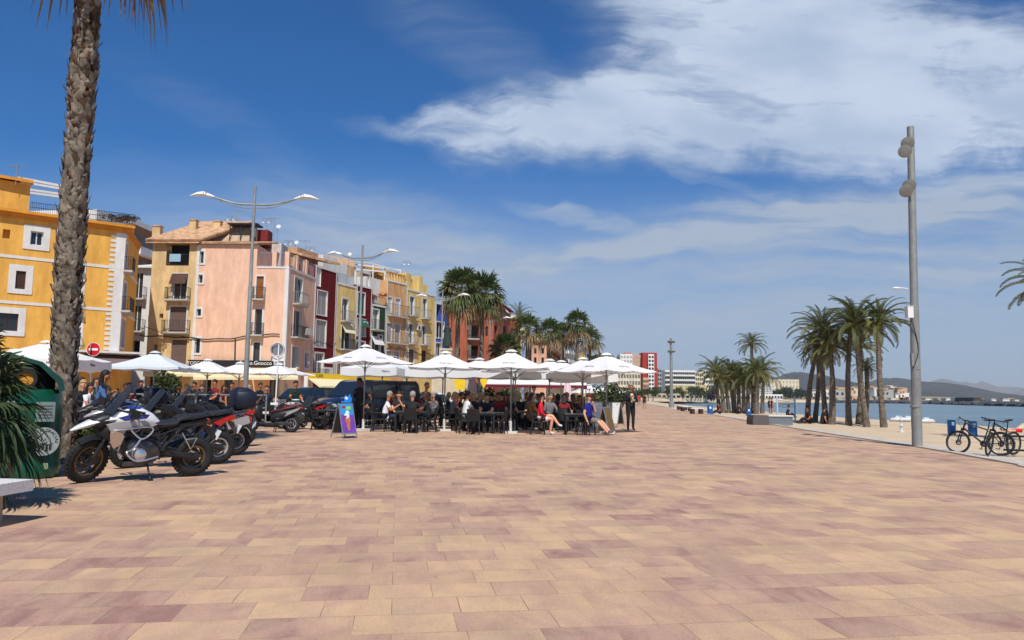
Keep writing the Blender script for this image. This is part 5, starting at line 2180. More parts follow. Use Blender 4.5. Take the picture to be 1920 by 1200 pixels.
def motorcycle(label, loc, head, steer=0, lean=0, body=m_wpaint, accent=m_bluep, side_m=m_greypl, rim=m_bronze, bars=m_chr, tail='plain', screen=.43, topcase=False, group='motorcycles parked in a row', seat_m=None, cans=False):
    t = thing('motorcycle', label, 'motorcycle', loc, head, group)
    root = bpy.data.objects.new('frame', None)
    bpy.data.objects.remove(root)
    lean_m = MX.Rotation(lean, 4, 'X')
    fa = V((.78, 0, .335))
    hd = V((.46, 0, .98))
    axis = (hd - V((.72, 0, .42))).normalized()
    TS = MX.Translation(hd) @ MX.Rotation(steer, 4, axis) @ MX.Translation(-hd)
    TS = lean_m @ TS
    TL = lean_m

    def B(T=TL):
        b = MB()
        b.T = T
        return b
    wheel_parts(t, 'rear_wheel', V((-.75, 0, .325)), .325, .155, rim, 10, True, TL)
    wheel_parts(t, 'front_wheel', fa, .335, .12, rim, 10, True, TS)
    # fork, lower yoke and front mudguard
    b = B(TS)
    for s_ in (-1, 1):
        b.tube([fa + V((0, s_ * .085, 0)), V((.655, s_ * .095, .60))], [.028, .032], 10)
        b.tube([V((.66, s_ * .095, .58)), hd + V((.02, s_ * .095, 0))], .022, 10)
        b.box(fa + V((-.03, s_ * .10, .02)), (.1, .03, .12))
    b.box(V((.57, 0, .78)), (.10, .24, .05), ry=R(25))
    b.box(V((.455, 0, 1.0)), (.10, .24, .045), ry=R(25))
    b.build('fork', m_blkpl, t, 40)
    b = B(TS)
    rings = []
    for k in range(9):
        a = R(58 + 10 * k)
        rr_ = .362
        c = fa + V((math.cos(a) * rr_, 0, math.sin(a) * rr_))
        w_ = .075
        rings.append([c + V((-.004 * math.cos(a), w_, -.03)), c + V((0.02 * math.cos(a), w_ * .5, .012)), c + V((.02 * math.cos(a), -w_ * .5, .012)), c + V((-.004 * math.cos(a), -w_, -.03)), c + V((-.02 * math.cos(a), 0, -.02))])
    b.loft(rings)
    b.build('mudguard', m_blkpl, t, 40)
    # handlebar with grips, guards, mirrors
    b = B(TS)
    hb = [V((.30, .44, 1.13)), V((.36, .30, 1.12)), V((.44, .10, 1.08)), V((.44, -.10, 1.08)), V((.36, -.30, 1.12)), V((.30, -.44, 1.13))]
    b.tube(hb, .013, 8)
    for s_ in (-1, 1):
        b.tube([V((.30, s_ * .44, 1.13)), V((.335, s_ * .34, 1.125))], .02, 8)
        b.tube([V((.36, s_ * .32, 1.14)), V((.44, s_ * .40, 1.13)), V((.40, s_ * .47, 1.12)), V((.30, s_ * .47, 1.12))], .009, 6)
    hbo = b.build('handlebar', m_blkpl, t, 40)
    for s_ in (-1, 1):
        b = B(TS)
        b.loft([[V((.43, s_ * .27, 1.06)), V((.45, s_ * .28, 1.06)), V((.45, s_ * .28, 1.17)), V((.43, s_ * .27, 1.17))], [V((.46, s_ * .37, 1.05)), V((.475, s_ * .37, 1.05)), V((.475, s_ * .37, 1.20)), V((.46, s_ * .37, 1.20))], [V((.40, s_ * .475, 1.08)), V((.41, s_ * .485, 1.08)), V((.41, s_ * .485, 1.17)), V((.40, s_ * .475, 1.17))]])
        b.build('hand_guard', m_blkpl, hbo, 40)
    for s_ in (-1, 1):
        b = B(TS)
        b.tube([V((.37, s_ * .29, 1.13)), V((.40, s_ * .36, 1.26)), V((.38, s_ * .41, 1.31))], .007, 6)
        b.ell(V((.39, s_ * .43, 1.33)), (.02, .075, .045), 10, 6)
        b.build('mirror', m_blkpl, t, 40)
    # windscreen
    if screen:
        b = B()
        g = []
        for i in range(6):
            q = i / 5
            row = []
            for j in range(9):
                a = -1 + j / 4
                wd = .17 - .035 * q
                row.append(V((.62 - screen * .78 * q - .09 * a * a * (1 - .3 * q), a * wd, 1.02 + screen * q + .012 * math.cos(a * 1.5))))
            g.append(row)
        vs = [p for r_ in g for p in r_]
        vs2 = [p + V((-.004, 0, -.004)) for p in vs]
        fs = [(i * 9 + j, i * 9 + j + 1, (i + 1) * 9 + j + 1, (i + 1) * 9 + j) for i in range(5) for j in range(8)]
        b.add(vs, fs)
        b.build('windscreen', m_screen, t, 60)
        b = B()
        for s_ in (-1, 1):
            b.tube([V((.56, s_ * .10, .98)), V((.56 - screen * .4, s_ * .12, 1.02 + screen * .5))], .011, 6)
        b.box(V((.50, 0, 1.08)), (.05, .20, .12), ry=R(-25))
        b.build('instrument_panel', m_blkpl, t, 40)
    # head lamp and beak
    b = B()
    loftx(b, [(.56, .93, .15, .10), (.66, .90, .15, .11), (.74, .88, .13, .085), (.78, .875, .10, .06)], 12, 3)
    loftx(b, [(.36, .74, .14, .10), (.48, .76, .16, .16), (.60, .76, .13, .14), (.68, .76, .08, .08)], 12, 3)
    hl = b.build('headlight_housing', m_blkpl, t, 45)
    b = B()
    for s_ in (-1, 1):
        b.ell(V((.755, s_ * .055, .885)), (.03, .052, .052), 10, 6)
    b.build('headlight', m_lensw, hl, 60)
    b = B()
    loftx(b, [(.40, .955, .16, .055), (.60, .93, .15, .05), (.80, .875, .13, .05), (.96, .81, .075, .03), (1.03, .775, .03, .012)], 12, 2.6)
    b.build('beak', body, t, 45)
    # tank and side panels
    b = B()
    loftx(b, [(.52, .93, .10, .08), (.42, .95, .19, .12), (.28, .97, .215, .145), (.10, .96, .205, .15), (-.06, .92, .16, .11), (-.16, .88, .11, .06)], 16, 2.6, 0, .82)
    tk = b.build('fuel_tank', body, t, 50)
    b = B()
    for s_ in (-1, 1):
        b.prism([(.50, 1.00), (.30, 1.06), (.06, 1.045), (.10, .985), (.40, .95)], .012, MX.Translation((0, s_ * .196, 0)) @ MX.Rotation(s_ * R(-8), 4, 'X'), .003)
    b.ell(V((.22, 0, 1.10)), (.16, .12, .03), 12, 6)
    b.build('tank_panel', accent, tk, 40)
    for s_ in (-1, 1):
        b = B()
        b.prism([(.62, .88), (.40, .93), (.10, .93), (-.10, .87), (.0, .82), (.22, .82), (.34, .79), (.42, .70), (.50, .70), (.56, .78)], .05, MX.Translation((0, s_ * .205, 0)), .014)
        sp = b.build('side_panel', side_m, t, 35)
        b = B()
        b.prism([(.56, .76), (.44, .80), (.36, .70), (.40, .58), (.50, .52), (.55, .62)], .02, MX.Translation((0, s_ * .236, 0)), .006)
        b.build('side_vent', m_tan if tail == 'plain' else m_blkpl, sp, 35)
    # engine block and cylinder heads
    b = B()
    loftx(b, [(.30, .50, .13, .12), (.24, .50, .17, .19), (.02, .48, .18, .21), (-.16, .47, .15, .19), (-.22, .47, .11, .12)], 14, 3.2)
    b.box(V((.10, 0, .27)), (.44, .24, .07))
    en = b.build('engine', m_eng, t, 40)
    for s_ in (-1, 1):
        b = B()
        X = MX.Translation((.14, s_ * .15, .43)) @ MX.Rotation(-s_ * PI / 2, 4, 'X')
        b.lathe([(.075, 0), (.085, .03), (.075, .035), (.088, .06), (.078, .065), (.092, .09), (.098, .13), (.085, .17), (.05, .185), (0, .19)], 14, X)
        b.build('cylinder_head', m_chr if bars is m_chr else m_eng, en, 40)
    # tube frame, swing arm, foot pegs
    b = B()
    for s_ in (-1, 1):
        b.tube([V((.46, 0, .90)), V((.30, s_ * .17, .74)), V((-.10, s_ * .17, .62)), V((-.26, s_ * .12, .40))], .017, 8)
        b.tube([V((-.06, s_ * .16, .66)), V((-.46, s_ * .13, .80)), V((-.78, s_ * .10, .88))], .014, 8)
        b.tube([V((-.20, s_ * .15, .45)), V((-.50, s_ * .13, .80))], .013, 8)
        b.tube([V((-.14, s_ * .18, .36)), V((-.14, s_ * .30, .355))], .014, 6)
        b.tube([V((-.30, s_ * .15, .50)), V((-.40, s_ * .24, .49))], .012, 6)
    fr = b.build('frame', m_blkpl, t, 40)
    b = B()
    b.loft([ringx(-.22, .42, .10, .06, 10), ringx(-.40, .40, .05, .055, 10, 2.5, .10), ringx(-.62, .35, .045, .055, 10, 2.5, .105), ringx(-.80, .325, .05, .065, 10, 2.5, .10)])
    b.tube([V((-.30, 0, .48)), V((-.44, 0, .78))], .04, 10)
    b.build('swing_arm', m_blkpl, t, 40)
    # crash bars
    for s_ in (-1, 1):
        b = B()
        y0 = .25
        b.tube(smooth_line([V((.54, s_ * .20, .80)), V((.44, s_ * y0, .80)), V((.12, s_ * (y0 + .02), .84)), V((-.02, s_ * y0, .82)), V((0, s_ * (y0 + .01), .74)), V((.12, s_ * (y0 + .02), .66)), V((.22, s_ * y0, .73)), V((.28, s_ * y0, .80))], 5), .0135, 8)
        b.tube(smooth_line([V((.14, s_ * (y0 + .02), .66)), V((.24, s_ * (y0 + .05), .52)), V((.34, s_ * .33, .47)), V((.20, s_ * .38, .35)), V((-.10, s_ * .36, .40))], 5), .0135, 8)
        b.build('crash_bar', bars, t, 40)
    # seats, tail, rack
    b = B()
    loftx(b, [(.02, .90, .10, .035), (-.06, .865, .14, .05), (-.22, .85, .165, .05), (-.40, .865, .165, .055), (-.44, .90, .155, .05)], 14, 2.8)
    b.build('rider_seat', seat_m or m_blkseat, t, 40)
    b = B()
    loftx(b, [(-.42, .91, .13, .05), (-.50, .945, .145, .05), (-.72, .965, .13, .045), (-.86, .975, .10, .03)], 14, 2.8)
    b.build('pillion_seat', seat_m or m_blkseat, t, 40)
    b = B()
    loftx(b, [(-.46, .82, .11, .055), (-.70, .87, .10, .055), (-.90, .92, .075, .035)], 12, 2.8)
    b.tube([V((-.62, .14, .93)), V((-.95, .10, 1.0)), V((-.95, -.10, 1.0)), V((-.62, -.14, .93))], .012, 6)
    b.box(V((-.90, 0, .985)), (.22, .18, .02))
    tl = b.build('tail_section', m_blkpl if tail != 'silver' else m_greypl, t, 40)
    b = B()
    if tail == 'red':
        for s_ in (-1, 1):
            b.prism([(-.58, .80), (-.84, .90), (-.98, .94), (-1.0, .86), (-.82, .80), (-.72, .72)], .05, MX.Translation((0, s_ * .10, 0)), .012)
        b.box(V((-.985, 0, .90)), (.04, .2, .06))
    else:
        b.box(V((-.93, 0, .90)), (.04, .15, .05))
    b.build('taillight', m_redl, tl, 40)
    b = B()
    b.prism([(-.86, .86), (-.98, .84), (-1.10, .60), (-1.06, .58), (-.94, .74)], .12, None, .01)
    ph = b.build('plate_holder', m_blkpl if tail != 'red' else m_eng, tl, 40)
    b = B()
    b.box(V((-1.105, 0, .66)), (.012, .20, .16), ry=R(-26))
    b.build('number_plate', m_wpaint, ph, 0)
    for s_ in (-1, 1):
        b = B()
        b.tube([V((-.90, s_ * .08, .84)), V((-.92, s_ * .16, .83))], .008, 6)
        b.ell(V((-.925, s_ * .19, .83)), (.022, .035, .02), 8, 6)
        b.build('indicator', mat('amber_lens', (.35, .12, .02), .25, .1, 4), tl, 40)
    # exhaust
    b = B()
    b.tube(smooth_line([V((.26, -.12, .34)), V((.05, -.16, .25)), V((-.22, -.17, .30)), V((-.36, -.20, .40))], 4), .024, 8)
    b.build('exhaust_pipe', m_eng, t, 40)
    b = B()
    b.loft([ringx(-.36, .42, .05, .06, 12, 2.5, -.21), ringx(-.42, .44, .06, .075, 12, 2.5, -.215), ringx(-.80, .56, .06, .075, 12, 2.5, -.22), ringx(-.84, .575, .04, .05, 12, 2.5, -.22)])
    b.build('silencer', m_chr if tail != 'plain' else m_eng, t, 40)
    # pannier frame triangle on the near side, side stand
    b = B()
    for s_ in (-1, 1):
        b.tube([V((-.50, s_ * .16, .72)), V((-.64, s_ * .19, .46)), V((-.72, s_ * .19, .64)), V((-.56, s_ * .18, .62))], .010, 6)
    b.build('pannier_rack', bars, t, 40)
    b = B(MX.Identity(4))
    lt = TL @ V((-.02, .15, .26))
    b.tube([lt, V((-.04, .30 + lean * .2, .02))], .014, 8)
    b.box(V((-.045, .30 + lean * .2, .008)), (.07, .05, .016))
    b.build('side_stand', m_blkpl, t, 40)
    if cans:
        for s_ in (-1, 1):
            b = B()
            b.box(V((-.70, s_ * .27, .74)), (.46, .13, .15), ry=R(17))
            b.m = 1
            b.box(V((-.935, s_ * .27, .812)), (.05, .11, .12), ry=R(17))
            b.build('side_case', [m_greypl, m_redl], t, 30)
    if topcase:
        b = B()
        for (x, z, w_, h_) in ((0, 0, 0, 0),):
            b.loft([ringx(-.62, 1.22, .20, .16, 16, 4), ringx(-.68, 1.22, .27, .205, 16, 4), ringx(-.98, 1.22, .28, .21, 16, 4), ringx(-1.08, 1.21, .22, .17, 16, 4)])
        b.T = TL
        o = b.build('top_case', m_navy, t, 50)
        b = B()
        loftx(b, [(-.64, 1.36, .20, .05), (-.72, 1.42, .22, .05), (-.95, 1.41, .20, .05), (-1.03, 1.36, .18, .04)], 12, 2.4)
        b.build('rain_cover', m_navy, o, 60)
    return t


HD = math.atan2(-1.1, -1.06)


def bike_at(rear, front):
    r_, f_ = V(rear), V(front)
    d = (f_ - r_).normalized()
    c = r_ + d * .75
    return (c.x, c.y, 0), math.atan2(d.y, d.x)


l1, h1 = bike_at(gx(358, 893), gx(168, 905))
motorcycle('white and blue touring motorcycle with silver crash bars beside the green bottle bank', l1, h1, R(24), R(-5))
l2, h2 = bike_at((-5.55, 14.3, 0), (-6.75, 13.3, 0))
motorcycle('black touring motorcycle with a red tail panel, second of the row', l2, h2, R(15), R(-5), m_blkpl, m_blkpl, m_blkpl, m_greypl, m_blkpl, 'red', .36)
l3, h3 = bike_at((-5.95, 16.3, 0), (-7.2, 15.4, 0))
motorcycle('touring motorcycle carrying a large dark covered top case, third of the row', l3, h3, R(15), R(-5), m_blkpl, m_blkpl, m_greypl, m_greypl, m_blkpl, 'silver', .46, True, cans=True)
motorcycle('silver grey motorcycle with a low screen behind the white and blue one', (-8.6, 17.2, 0), h3 + .1, R(12), R(-4), m_greypl, m_wpaint, m_greypl, m_greypl, m_chr, 'silver', .30)
motorcycle('dark motorcycle farthest back in the row beside the handrail', (-8.9, 20.2, 0), h3 + .3, R(10), R(-4), m_blkpl, m_redp, m_blkpl, m_greypl, m_chr, 'red', .34)
motorcycle('black and red motorcycle with a white tank patch behind the grey scooter', (-7.9, 28.4, 0), PI - .2, R(10), R(-4), m_blkpl, m_wpaint, m_redp, m_greypl, m_blkpl, 'red', .2)

mlist = [o for o in bpy.data.objects if o.get('category') == 'motorcycle']
for src, x, y, da, lb in ((2, -9.9, 18.9, .05, 'touring motorcycle with a covered top case, deeper in the row by the shrub'), (1, -7.4, 18.6, -.1, 'black motorcycle with red tail right behind the covered top case'.replace('right ', '')),
                          (3, -10.6, 21.4, .2, 'silver grey low screened motorcycle at the handrail end of the row'), (5, -9.5, 21.6, .1, 'black motorcycle with dark red panels between the top case one and the handrail'),
                          (1, -9.2, 23.6, .25, 'second black motorcycle with red tail, deep in the row close to the handrail')):
    dup(mlist[src], (x, y, 0), h3 + da, lb, 'motorcycles parked in a row')


def scooter(label, loc, head, body=m_blkpl, seat=m_maroon, panel=m_greypl, steer=R(10)):
    t = thing('scooter', label, 'scooter', loc, head, 'scooters parked by the cafe')
    hd = V((.44, 0, .82))
    axis = V((-.36, 0, .93))
    TS = MX.Translation(hd) @ MX.Rotation(steer, 4, axis) @ MX.Translation(-hd)
    wheel_parts(t, 'rear_wheel', V((-.66, 0, .30)), .30, .13, m_greypl, 5, False)
    wheel_parts(t, 'front_wheel', V((.72, 0, .30)), .30, .11, m_greypl, 5, False, TS)
    b = MB()
    b.T = TS
    for s_ in (-1, 1):
        b.tube([V((.72, s_ * .075, .30)), V((.56, s_ * .075, .68))], .024, 8)
    b.build('fork', m_eng, t, 40)
    b = MB()
    loftx(b, [(.36, .62, .16, .26), (.44, .68, .22, .30), (.56, .72, .22, .26), (.70, .70, .15, .15), (.80, .66, .06, .06)], 14, 2.6)
    b.build('front_fairing', body, t, 45)
    b = MB()
    b.T = TS
    loftx(b, [(.46, .62, .07, .02), (.62, .64, .08, .03), (.80, .60, .08, .03), (.98, .50, .06, .02)], 10, 2.4)
    b.build('mudguard', body, t, 45)
    b = MB()
    for s_ in (-1, 1):
        b.ell(V((.735, s_ * .07, .74)), (.05, .05, .045), 10, 6)
    b.build('headlight', m_lensw, t, 50)
    b = MB()
    loftx(b, [(.42, .30, .16, .10), (.20, .26, .19, .08), (-.10, .26, .19, .09), (-.22, .32, .18, .13)], 12, 3)
    b.build('floorboard', body, t, 45)
    b = MB()
    loftx(b, [(.02, .46, .14, .10), (-.12, .52, .19, .20), (-.40, .60, .20, .18), (-.70, .70, .17, .12), (-.98, .84, .09, .05), (-1.06, .88, .04, .02)], 14, 2.6)
    tl = b.build('rear_body', body, t, 45)
    for s_ in (-1, 1):
        b = MB()
        b.prism([(-.10, .54), (-.40, .64), (-.80, .80), (-1.02, .88), (-.90, .76), (-.50, .56), (-.20, .46)], .03, MX.Translation((0, s_ * .17, 0)) @ MX.Rotation(0, 4, 'X'), .01)
        b.build('side_panel', panel, tl, 40)
    b = MB()
    loftx(b, [(.06, .68, .10, .04), (-.06, .72, .15, .06), (-.30, .75, .17, .07), (-.40, .80, .17, .07), (-.66, .86, .14, .05), (-.80, .88, .10, .03)], 14, 2.6)
    b.build('seat', seat, t, 45)
    b = MB()
    b.box(V((-1.03, 0, .84)), (.05, .14, .06))
    b.build('taillight', m_redl, tl, 40)
    b = MB()
    b.tube([V((-.60, .15, .92)), V((-.95, .12, .98)), V((-.95, -.12, .98)), V((-.60, -.15, .92))], .013, 6)
    b.build('grab_rail', m_chr, t, 40)
    b = MB()
    b.T = TS
    b.tube([V((.26, .34, 1.06)), V((.36, .18, 1.02)), V((.40, 0, 1.0)), V((.36, -.18, 1.02)), V((.26, -.34, 1.06))], .016, 8)
    b.tube([V((.46, 0, .78)), V((.40, 0, 1.0))], .03, 8)
    b.build('handlebar', m_blkpl, t, 40)
    for s_ in (-1, 1):
        b = MB()
        b.T = TS
        b.tube([V((.32, s_ * .26, 1.05)), V((.36, s_ * .32, 1.20))], .007, 6)
        b.ell(V((.36, s_ * .34, 1.23)), (.02, .065, .04), 10, 6)
        b.build('mirror', m_blkpl, t, 40)
    b = MB()
    rows = []
    for i in range(5):
        q = i / 4
        rows += [V((.60 - .24 * q - .06 * a * a, a * (.17 - .03 * q), .90 + .36 * q)) for a in (-1, -.6, -.2, .2, .6, 1)]
    b.add(rows, [(i * 6 + j, i * 6 + j + 1, (i + 1) * 6 + j + 1, (i + 1) * 6 + j) for i in range(4) for j in range(5)])
    b.build('windscreen', m_screen, t, 60)
    b = MB()
    b.loft([ringx(-.10, .30, .08, .07, 10, 2.5, .05), ringx(-.40, .31, .07, .07, 10, 2.5, .12), ringx(-.74, .31, .05, .06, 10, 2.5, .12)])
    b.build('engine', m_eng, t, 40)
    b = MB()
    b.loft([ringx(-.30, .34, .05, .06, 10, 2.5, -.15), ringx(-.40, .36, .06, .08, 10, 2.5, -.16), ringx(-.80, .44, .06, .08, 10, 2.5, -.17), ringx(-.86, .45, .03, .04, 10, 2.5, -.17)])
    b.build('silencer', m_eng, t, 40)
    b = MB()
    for s_ in (-1, 1):
        b.tube([V((-.14, s_ * .10, .24)), V((-.10, s_ * .16, .01))], .015, 6)
    b.build('stand', m_eng, t, 40)
    return t


p = gx(507, 811)
scooter('dark grey maxi scooter with a maroon seat parked alone before the white sign post', (p.x, p.y + .1, 0), PI + .08)
scooter('small dark scooter standing nose to the street beside the green car', (gd(592, 30.5).x, 30.5, 0), -PI * .62, m_blkpl, m_blkseat, m_blkpl)

m_bikeblk = mat('bicycle_black', (.012, .012, .013), .4, .2, 6)


def bicycle(label, loc, head, lean=0, steer=R(8)):
    t = thing('bicycle', label, 'bicycle', loc, head, 'bicycles at the kerb')
    t.scale = (.88,) * 3
    TL = MX.Rotation(lean, 4, 'X')
    hd = V((.36, 0, .86))
    axis = V((-.32, 0, .95)).normalized()
    TS = TL @ MX.Translation(hd) @ MX.Rotation(steer, 4, axis) @ MX.Translation(-hd)
    wr = .35
    for nm, x, T in (('front_wheel', .54, TS), ('rear_wheel', -.54, TL)):
        X = T @ MX.Translation((x, 0, wr)) @ RY
        b = MB()
        b.lathe([(wr - .03 + .029 * math.cos(k * PI / 4), .027 * math.sin(k * PI / 4)) for k in range(8)], 40, X, True)
        w_ = b.build(nm, m_rub2, t, 50)
        b = MB()
        b.lathe([(wr - .055, -.012), (wr - .075, 0), (wr - .055, .012)], 40, X, True)
        for k in range(24):
            a = k * PI / 12
            s_ = 1 if k % 2 else -1
            b.tube([X @ V((.02 * math.cos(a + .9 * s_), .02 * math.sin(a + .9 * s_), .03 * s_)), X @ V(((wr - .065) * math.cos(a), (wr - .065) * math.sin(a), 0))], .0022, 3, False)
        b.tube([X @ V((0, 0, -.06)), X @ V((0, 0, .06))], .018, 8)
        b.lathe([(.05, .035), (.085, .035), (.085, .038), (.05, .038)], 20, X, True)
        b.build('rim', m_eng, w_, 50)
    b = MB()
    b.T = TL
    bb, st, rr_ = V((-.10, 0, .33)), V((-.24, 0, .78)), V((-.54, 0, wr))
    ht, hbm = V((.335, 0, .93)), V((.385, 0, .78))
    b.tube([hbm, bb], [.030, .026], 8)
    b.tube([ht, st - V((0, 0, .05))], .022, 8)
    b.tube([bb, st + V((-.02, 0, .06))], .018, 8)
    b.tube([hbm + (ht - hbm) * -.05, ht], .026, 8)
    for s_ in (-1, 1):
        b.tube([bb + V((0, s_ * .03, 0)), rr_ + V((0, s_ * .06, 0))], .012, 6)
        b.tube([st + V((0, s_ * .02, -.08)), rr_ + V((0, s_ * .06, 0))], .010, 6)
    b.build('frame', m_bikeblk, t, 45)
    b = MB()
    b.T = TS
    for s_ in (-1, 1):
        b.tube([V((.54, s_ * .065, wr)), V((.45, s_ * .065, .62)), V((.41, s_ * .05, .73))], [.016, .02, .02], 8)
    b.box(V((.405, 0, .735)), (.05, .15, .05))
    b.tube([V((.395, 0, .75)), V((.32, 0, .985))], .02, 8)
    b.build('fork', m_bikeblk, t, 45)
    b = MB()
    b.T = TS
    b.tube([V((.32, 0, .98)), V((.40, 0, 1.02))], .018, 8)
    b.tube([V((.36, .33, 1.04)), V((.39, .15, 1.03)), V((.40, 0, 1.02)), V((.39, -.15, 1.03)), V((.36, -.33, 1.04))], .013, 8)
    for s_ in (-1, 1):
        b.tube([V((.36, s_ * .34, 1.04)), V((.375, s_ * .22, 1.035))], .019, 8)
        b.tube([V((.39, s_ * .20, 1.02)), V((.45, s_ * .26, .99)), V((.43, s_ * .32, .98))], .006, 5)
    b.tube(smooth_line([V((.41, .18, 1.02)), V((.50, .10, .98)), V((.47, .03, .86)), V((.40, .02, .74))], 4), .005, 5)
    b.build('handlebar', m_bikeblk, t, 45)
    b = MB()
    b.T = TL
    b.tube([V((-.23, 0, .74)), V((-.285, 0, .99))], .014, 8)
    loftx(b, [(-.14, 1.02, .018, .015), (-.22, 1.015, .03, .022), (-.32, 1.02, .065, .028), (-.40, 1.03, .075, .025), (-.42, 1.03, .05, .015)], 10, 2.4)
    b.build('saddle', m_bikeblk, t, 45)
    b = MB()
    b.T = TL
    X = MX.Translation((-.10, -.055, .33)) @ RY
    b.lathe([(.03, -.004), (.09, -.004), (.09, .004), (.03, .004)], 24, X, True)
    b.tube([V((-.10, -.07, .33)), V((-.03, -.075, .18))], .012, 6)
    b.tube([V((-.10, .07, .33)), V((-.17, .075, .48))], .012, 6)
    b.box(V((-.03, -.12, .175)), (.10, .09, .02))
    b.box(V((-.17, .12, .485)), (.10, .09, .02))
    b.tube([V((-.10, -.055, .42)), V((-.54, -.055, .39))], .004, 4)
    b.tube([V((-.10, -.055, .24)), V((-.54, -.055, .31))], .004, 4)
    b.build('crankset', m_eng, t, 45)
    return t


def wheel_line(uf, vf, ur, vr, z=.035):
    f_, r_ = gx(uf, vf, z), gx(ur, vr, z)
    d = f_ - r_
    return ((f_ + r_) / 2), math.atan2(d.y, d.x)


c, a = wheel_line(1811, 853, 1852, 849)
c = V((gd(1832, 19.6).x, 19.6, -.03))
bicycle('black mountain bicycle with its front wheel turned out towards the street lamp', c, PI - .62, R(5), R(-18))
c = V((gd(1872, 19.3).x, 19.3, -.02))
bicycle('black mountain bicycle with upright saddle, the one farther from the street lamp', c, PI + .42, R(-4), R(20))

# ------------------------------------------------------------------ street furniture
m_galv = mat('weathered_galvanised', S(150, 152, 150), .55, .16, 5, .15, metal=.25, stain=.25)
m_lampw = mat('lamp_shell', (.74, .74, .71), .45, .05, 3)
m_canvas = mat('white_canvas', (.90, .89, .86), .9, .05, 1.2, .35, transl=.25, bscale=3)
m_pole = mat('parasol_pole', S(150, 148, 140), .45, .12, 6, metal=.4)
m_stone = mat('granite', (.68, .67, .64), .85, .25, 40, .25)
m_conc2 = mat('bench_concrete', S(196, 178, 150), .9, .12, 8, .3, stain=.15)

# double armed lamps
def double_lamp(label, u, d, h, span, head=0, group='double armed street lamps'):
    p = gd(u, d)
    t = thing('street_lamp', label, 'street lamp', (p.x, p.y, 0), head, group)
    b = MB()
    b.tube([(0, 0, 0), (0, 0, h * .62), (0, 0, h * .63), (0, 0, h + .75)], [.105, .085, .07, .055], 12)
    b.lathe([(.17, 0), (.17, .04), (.12, .06), (.12, .9), (.105, .95)], 12)
    b.build('pole', m_galv, t, 40)
    for s_ in (-1, 1):
        b = MB()
        L = span / 2 - .75
        b.tube(smooth_line([V((0, 0, h)), V((s_ * L * .45, 0, h + .02)), V((s_ * L, 0, h + .26))], 5), [.04] * 5 + [.035] * 6, 8)
        b.tube(smooth_line([V((0, 0, h - .16)), V((s_ * L * .45, 0, h - .10)), V((s_ * L * .92, 0, h + .20))], 5), .02, 6)
        for k in range(1, 6):
            x = s_ * L * k / 6.2
            b.bar((x, 0, h - .15 + .04 * k * k * .3), (x, 0, h + .02), .016)
        a = b.build('arm', m_galv, t, 40)
        b = MB()
        x0 = s_ * L
        rings = []
        for (q, w, hh, z) in ((-.06, .05, .05, .25), (.12, .14, .10, .28), (.36, .19, .15, .33), (.60, .17, .12, .32), (.80, .09, .06, .29), (.92, .02, .015, .27)):
            rings.append([V((x0 + s_ * q, math.cos(k * PI / 6) * w, h + z + (math.sin(k * PI / 6) * hh if k < 6 else math.sin(k * PI / 6) * hh * .28))) for k in range(12)])
        b.loft(rings if s_ > 0 else [list(reversed(r_)) for r_ in rings])
        b.m = 1
        for q in (.24, .33):
            b.tube([V((x0 + s_ * q, math.cos(k * PI / 10) * .185, h + .315 + math.sin(k * PI / 10) * .14)) for k in range(11)], .014, 5)
        b.build('lamp_head', [m_lampw, m_galv], a, 50)
    return t


double_lamp('tallest double armed street lamp, its pole in front of the salmon pink house', 460, 29.3, 8.85, 4.75, .06)
double_lamp('double armed street lamp rising in front of the second dark red house', 671, 42.2, 9.1, 4.2, -.25)
double_lamp('double armed street lamp before the bright blue house, next to the statue', 826, 59.5, 9.0, 4.2, -.2)
double_lamp('double armed street lamp between the two big fan palms and the terracotta wall', 917, 76, 8.9, 4.2, -.3)
double_lamp('small distant double armed street lamp within the fan palm row', 1052, 98, 8.9, 4.2, -.35)

# tall floodlight column at the beach kerb
p = gx(1720, 838)
t = thing('light_column', 'tall grey steel light column with four round floodlights beside the beach kerb', 'light column', (p.x, p.y, 0))
top = at(1707, 238, p.y)
tp = V((top.x - p.x, 0, top.z))
b = MB()
b.tube([(0, 0, 0), tp * .42, tp * .421, tp], [.145, .125, .115, .100], 20)
b.lathe([(.148, 1.15), (.152, 1.16), (.152, 1.2), (.148, 1.21)], 20)
b.build('column', m_galv, t, 40)
for u, v, out in ((1701, 268, -.16), (1696, 283, -.30), (1704, 347, -.10), (1698, 357, -.26)):
    q = at(u, v, p.y - .25)
    c0 = V((q.x - p.x, -.25, q.z))
    Xf = MX.Translation(c0) @ V((-.30, -.86, -.42)).to_track_quat('Z', 'Y').to_matrix().to_4x4()
    b = MB()
    b.lathe([(0, -.20), (.07, -.19), (.10, -.12), (.14, -.04), (.185, .05), (.195, .08), (.178, .085)], 20, Xf)
    z_ = tp * (q.z / tp.z)
    b.bar(c0 + V((.02, .1, .08)), V((z_.x, -.02, q.z + .1)), .05)
    f = b.build('floodlight', m_galv, t, 45)
    b = MB()
    b.lathe([(0, .07), (.174, .075), (.174, .065)], 20, Xf)
    b.build('lens', mat('flood_lens', S(132, 124, 108), .25, .15, 8, spec=.6), f, 40)
b = MB()
q = at(1709, 543, p.y)
b.tube([(q.x - p.x - .1, 0, q.z + .02), (q.x - p.x - .30, -.05, q.z + .04), (q.x - p.x - .42, -.08, q.z + .03)], .018, 6)
b.m = 1
b.ell((q.x - p.x - .50, -.1, q.z + .02), (.12, .07, .045), 10, 6)
b.build('camera_arm', [m_lampw, m_lampw], t, 45)
q = at(1703, 586, p.y)
b = MB()
b.box((q.x - p.x, -.05, q.z), (.17, .18, .33))
b.box((q.x - p.x, -.05, q.z + .175), (.19, .20, .02))
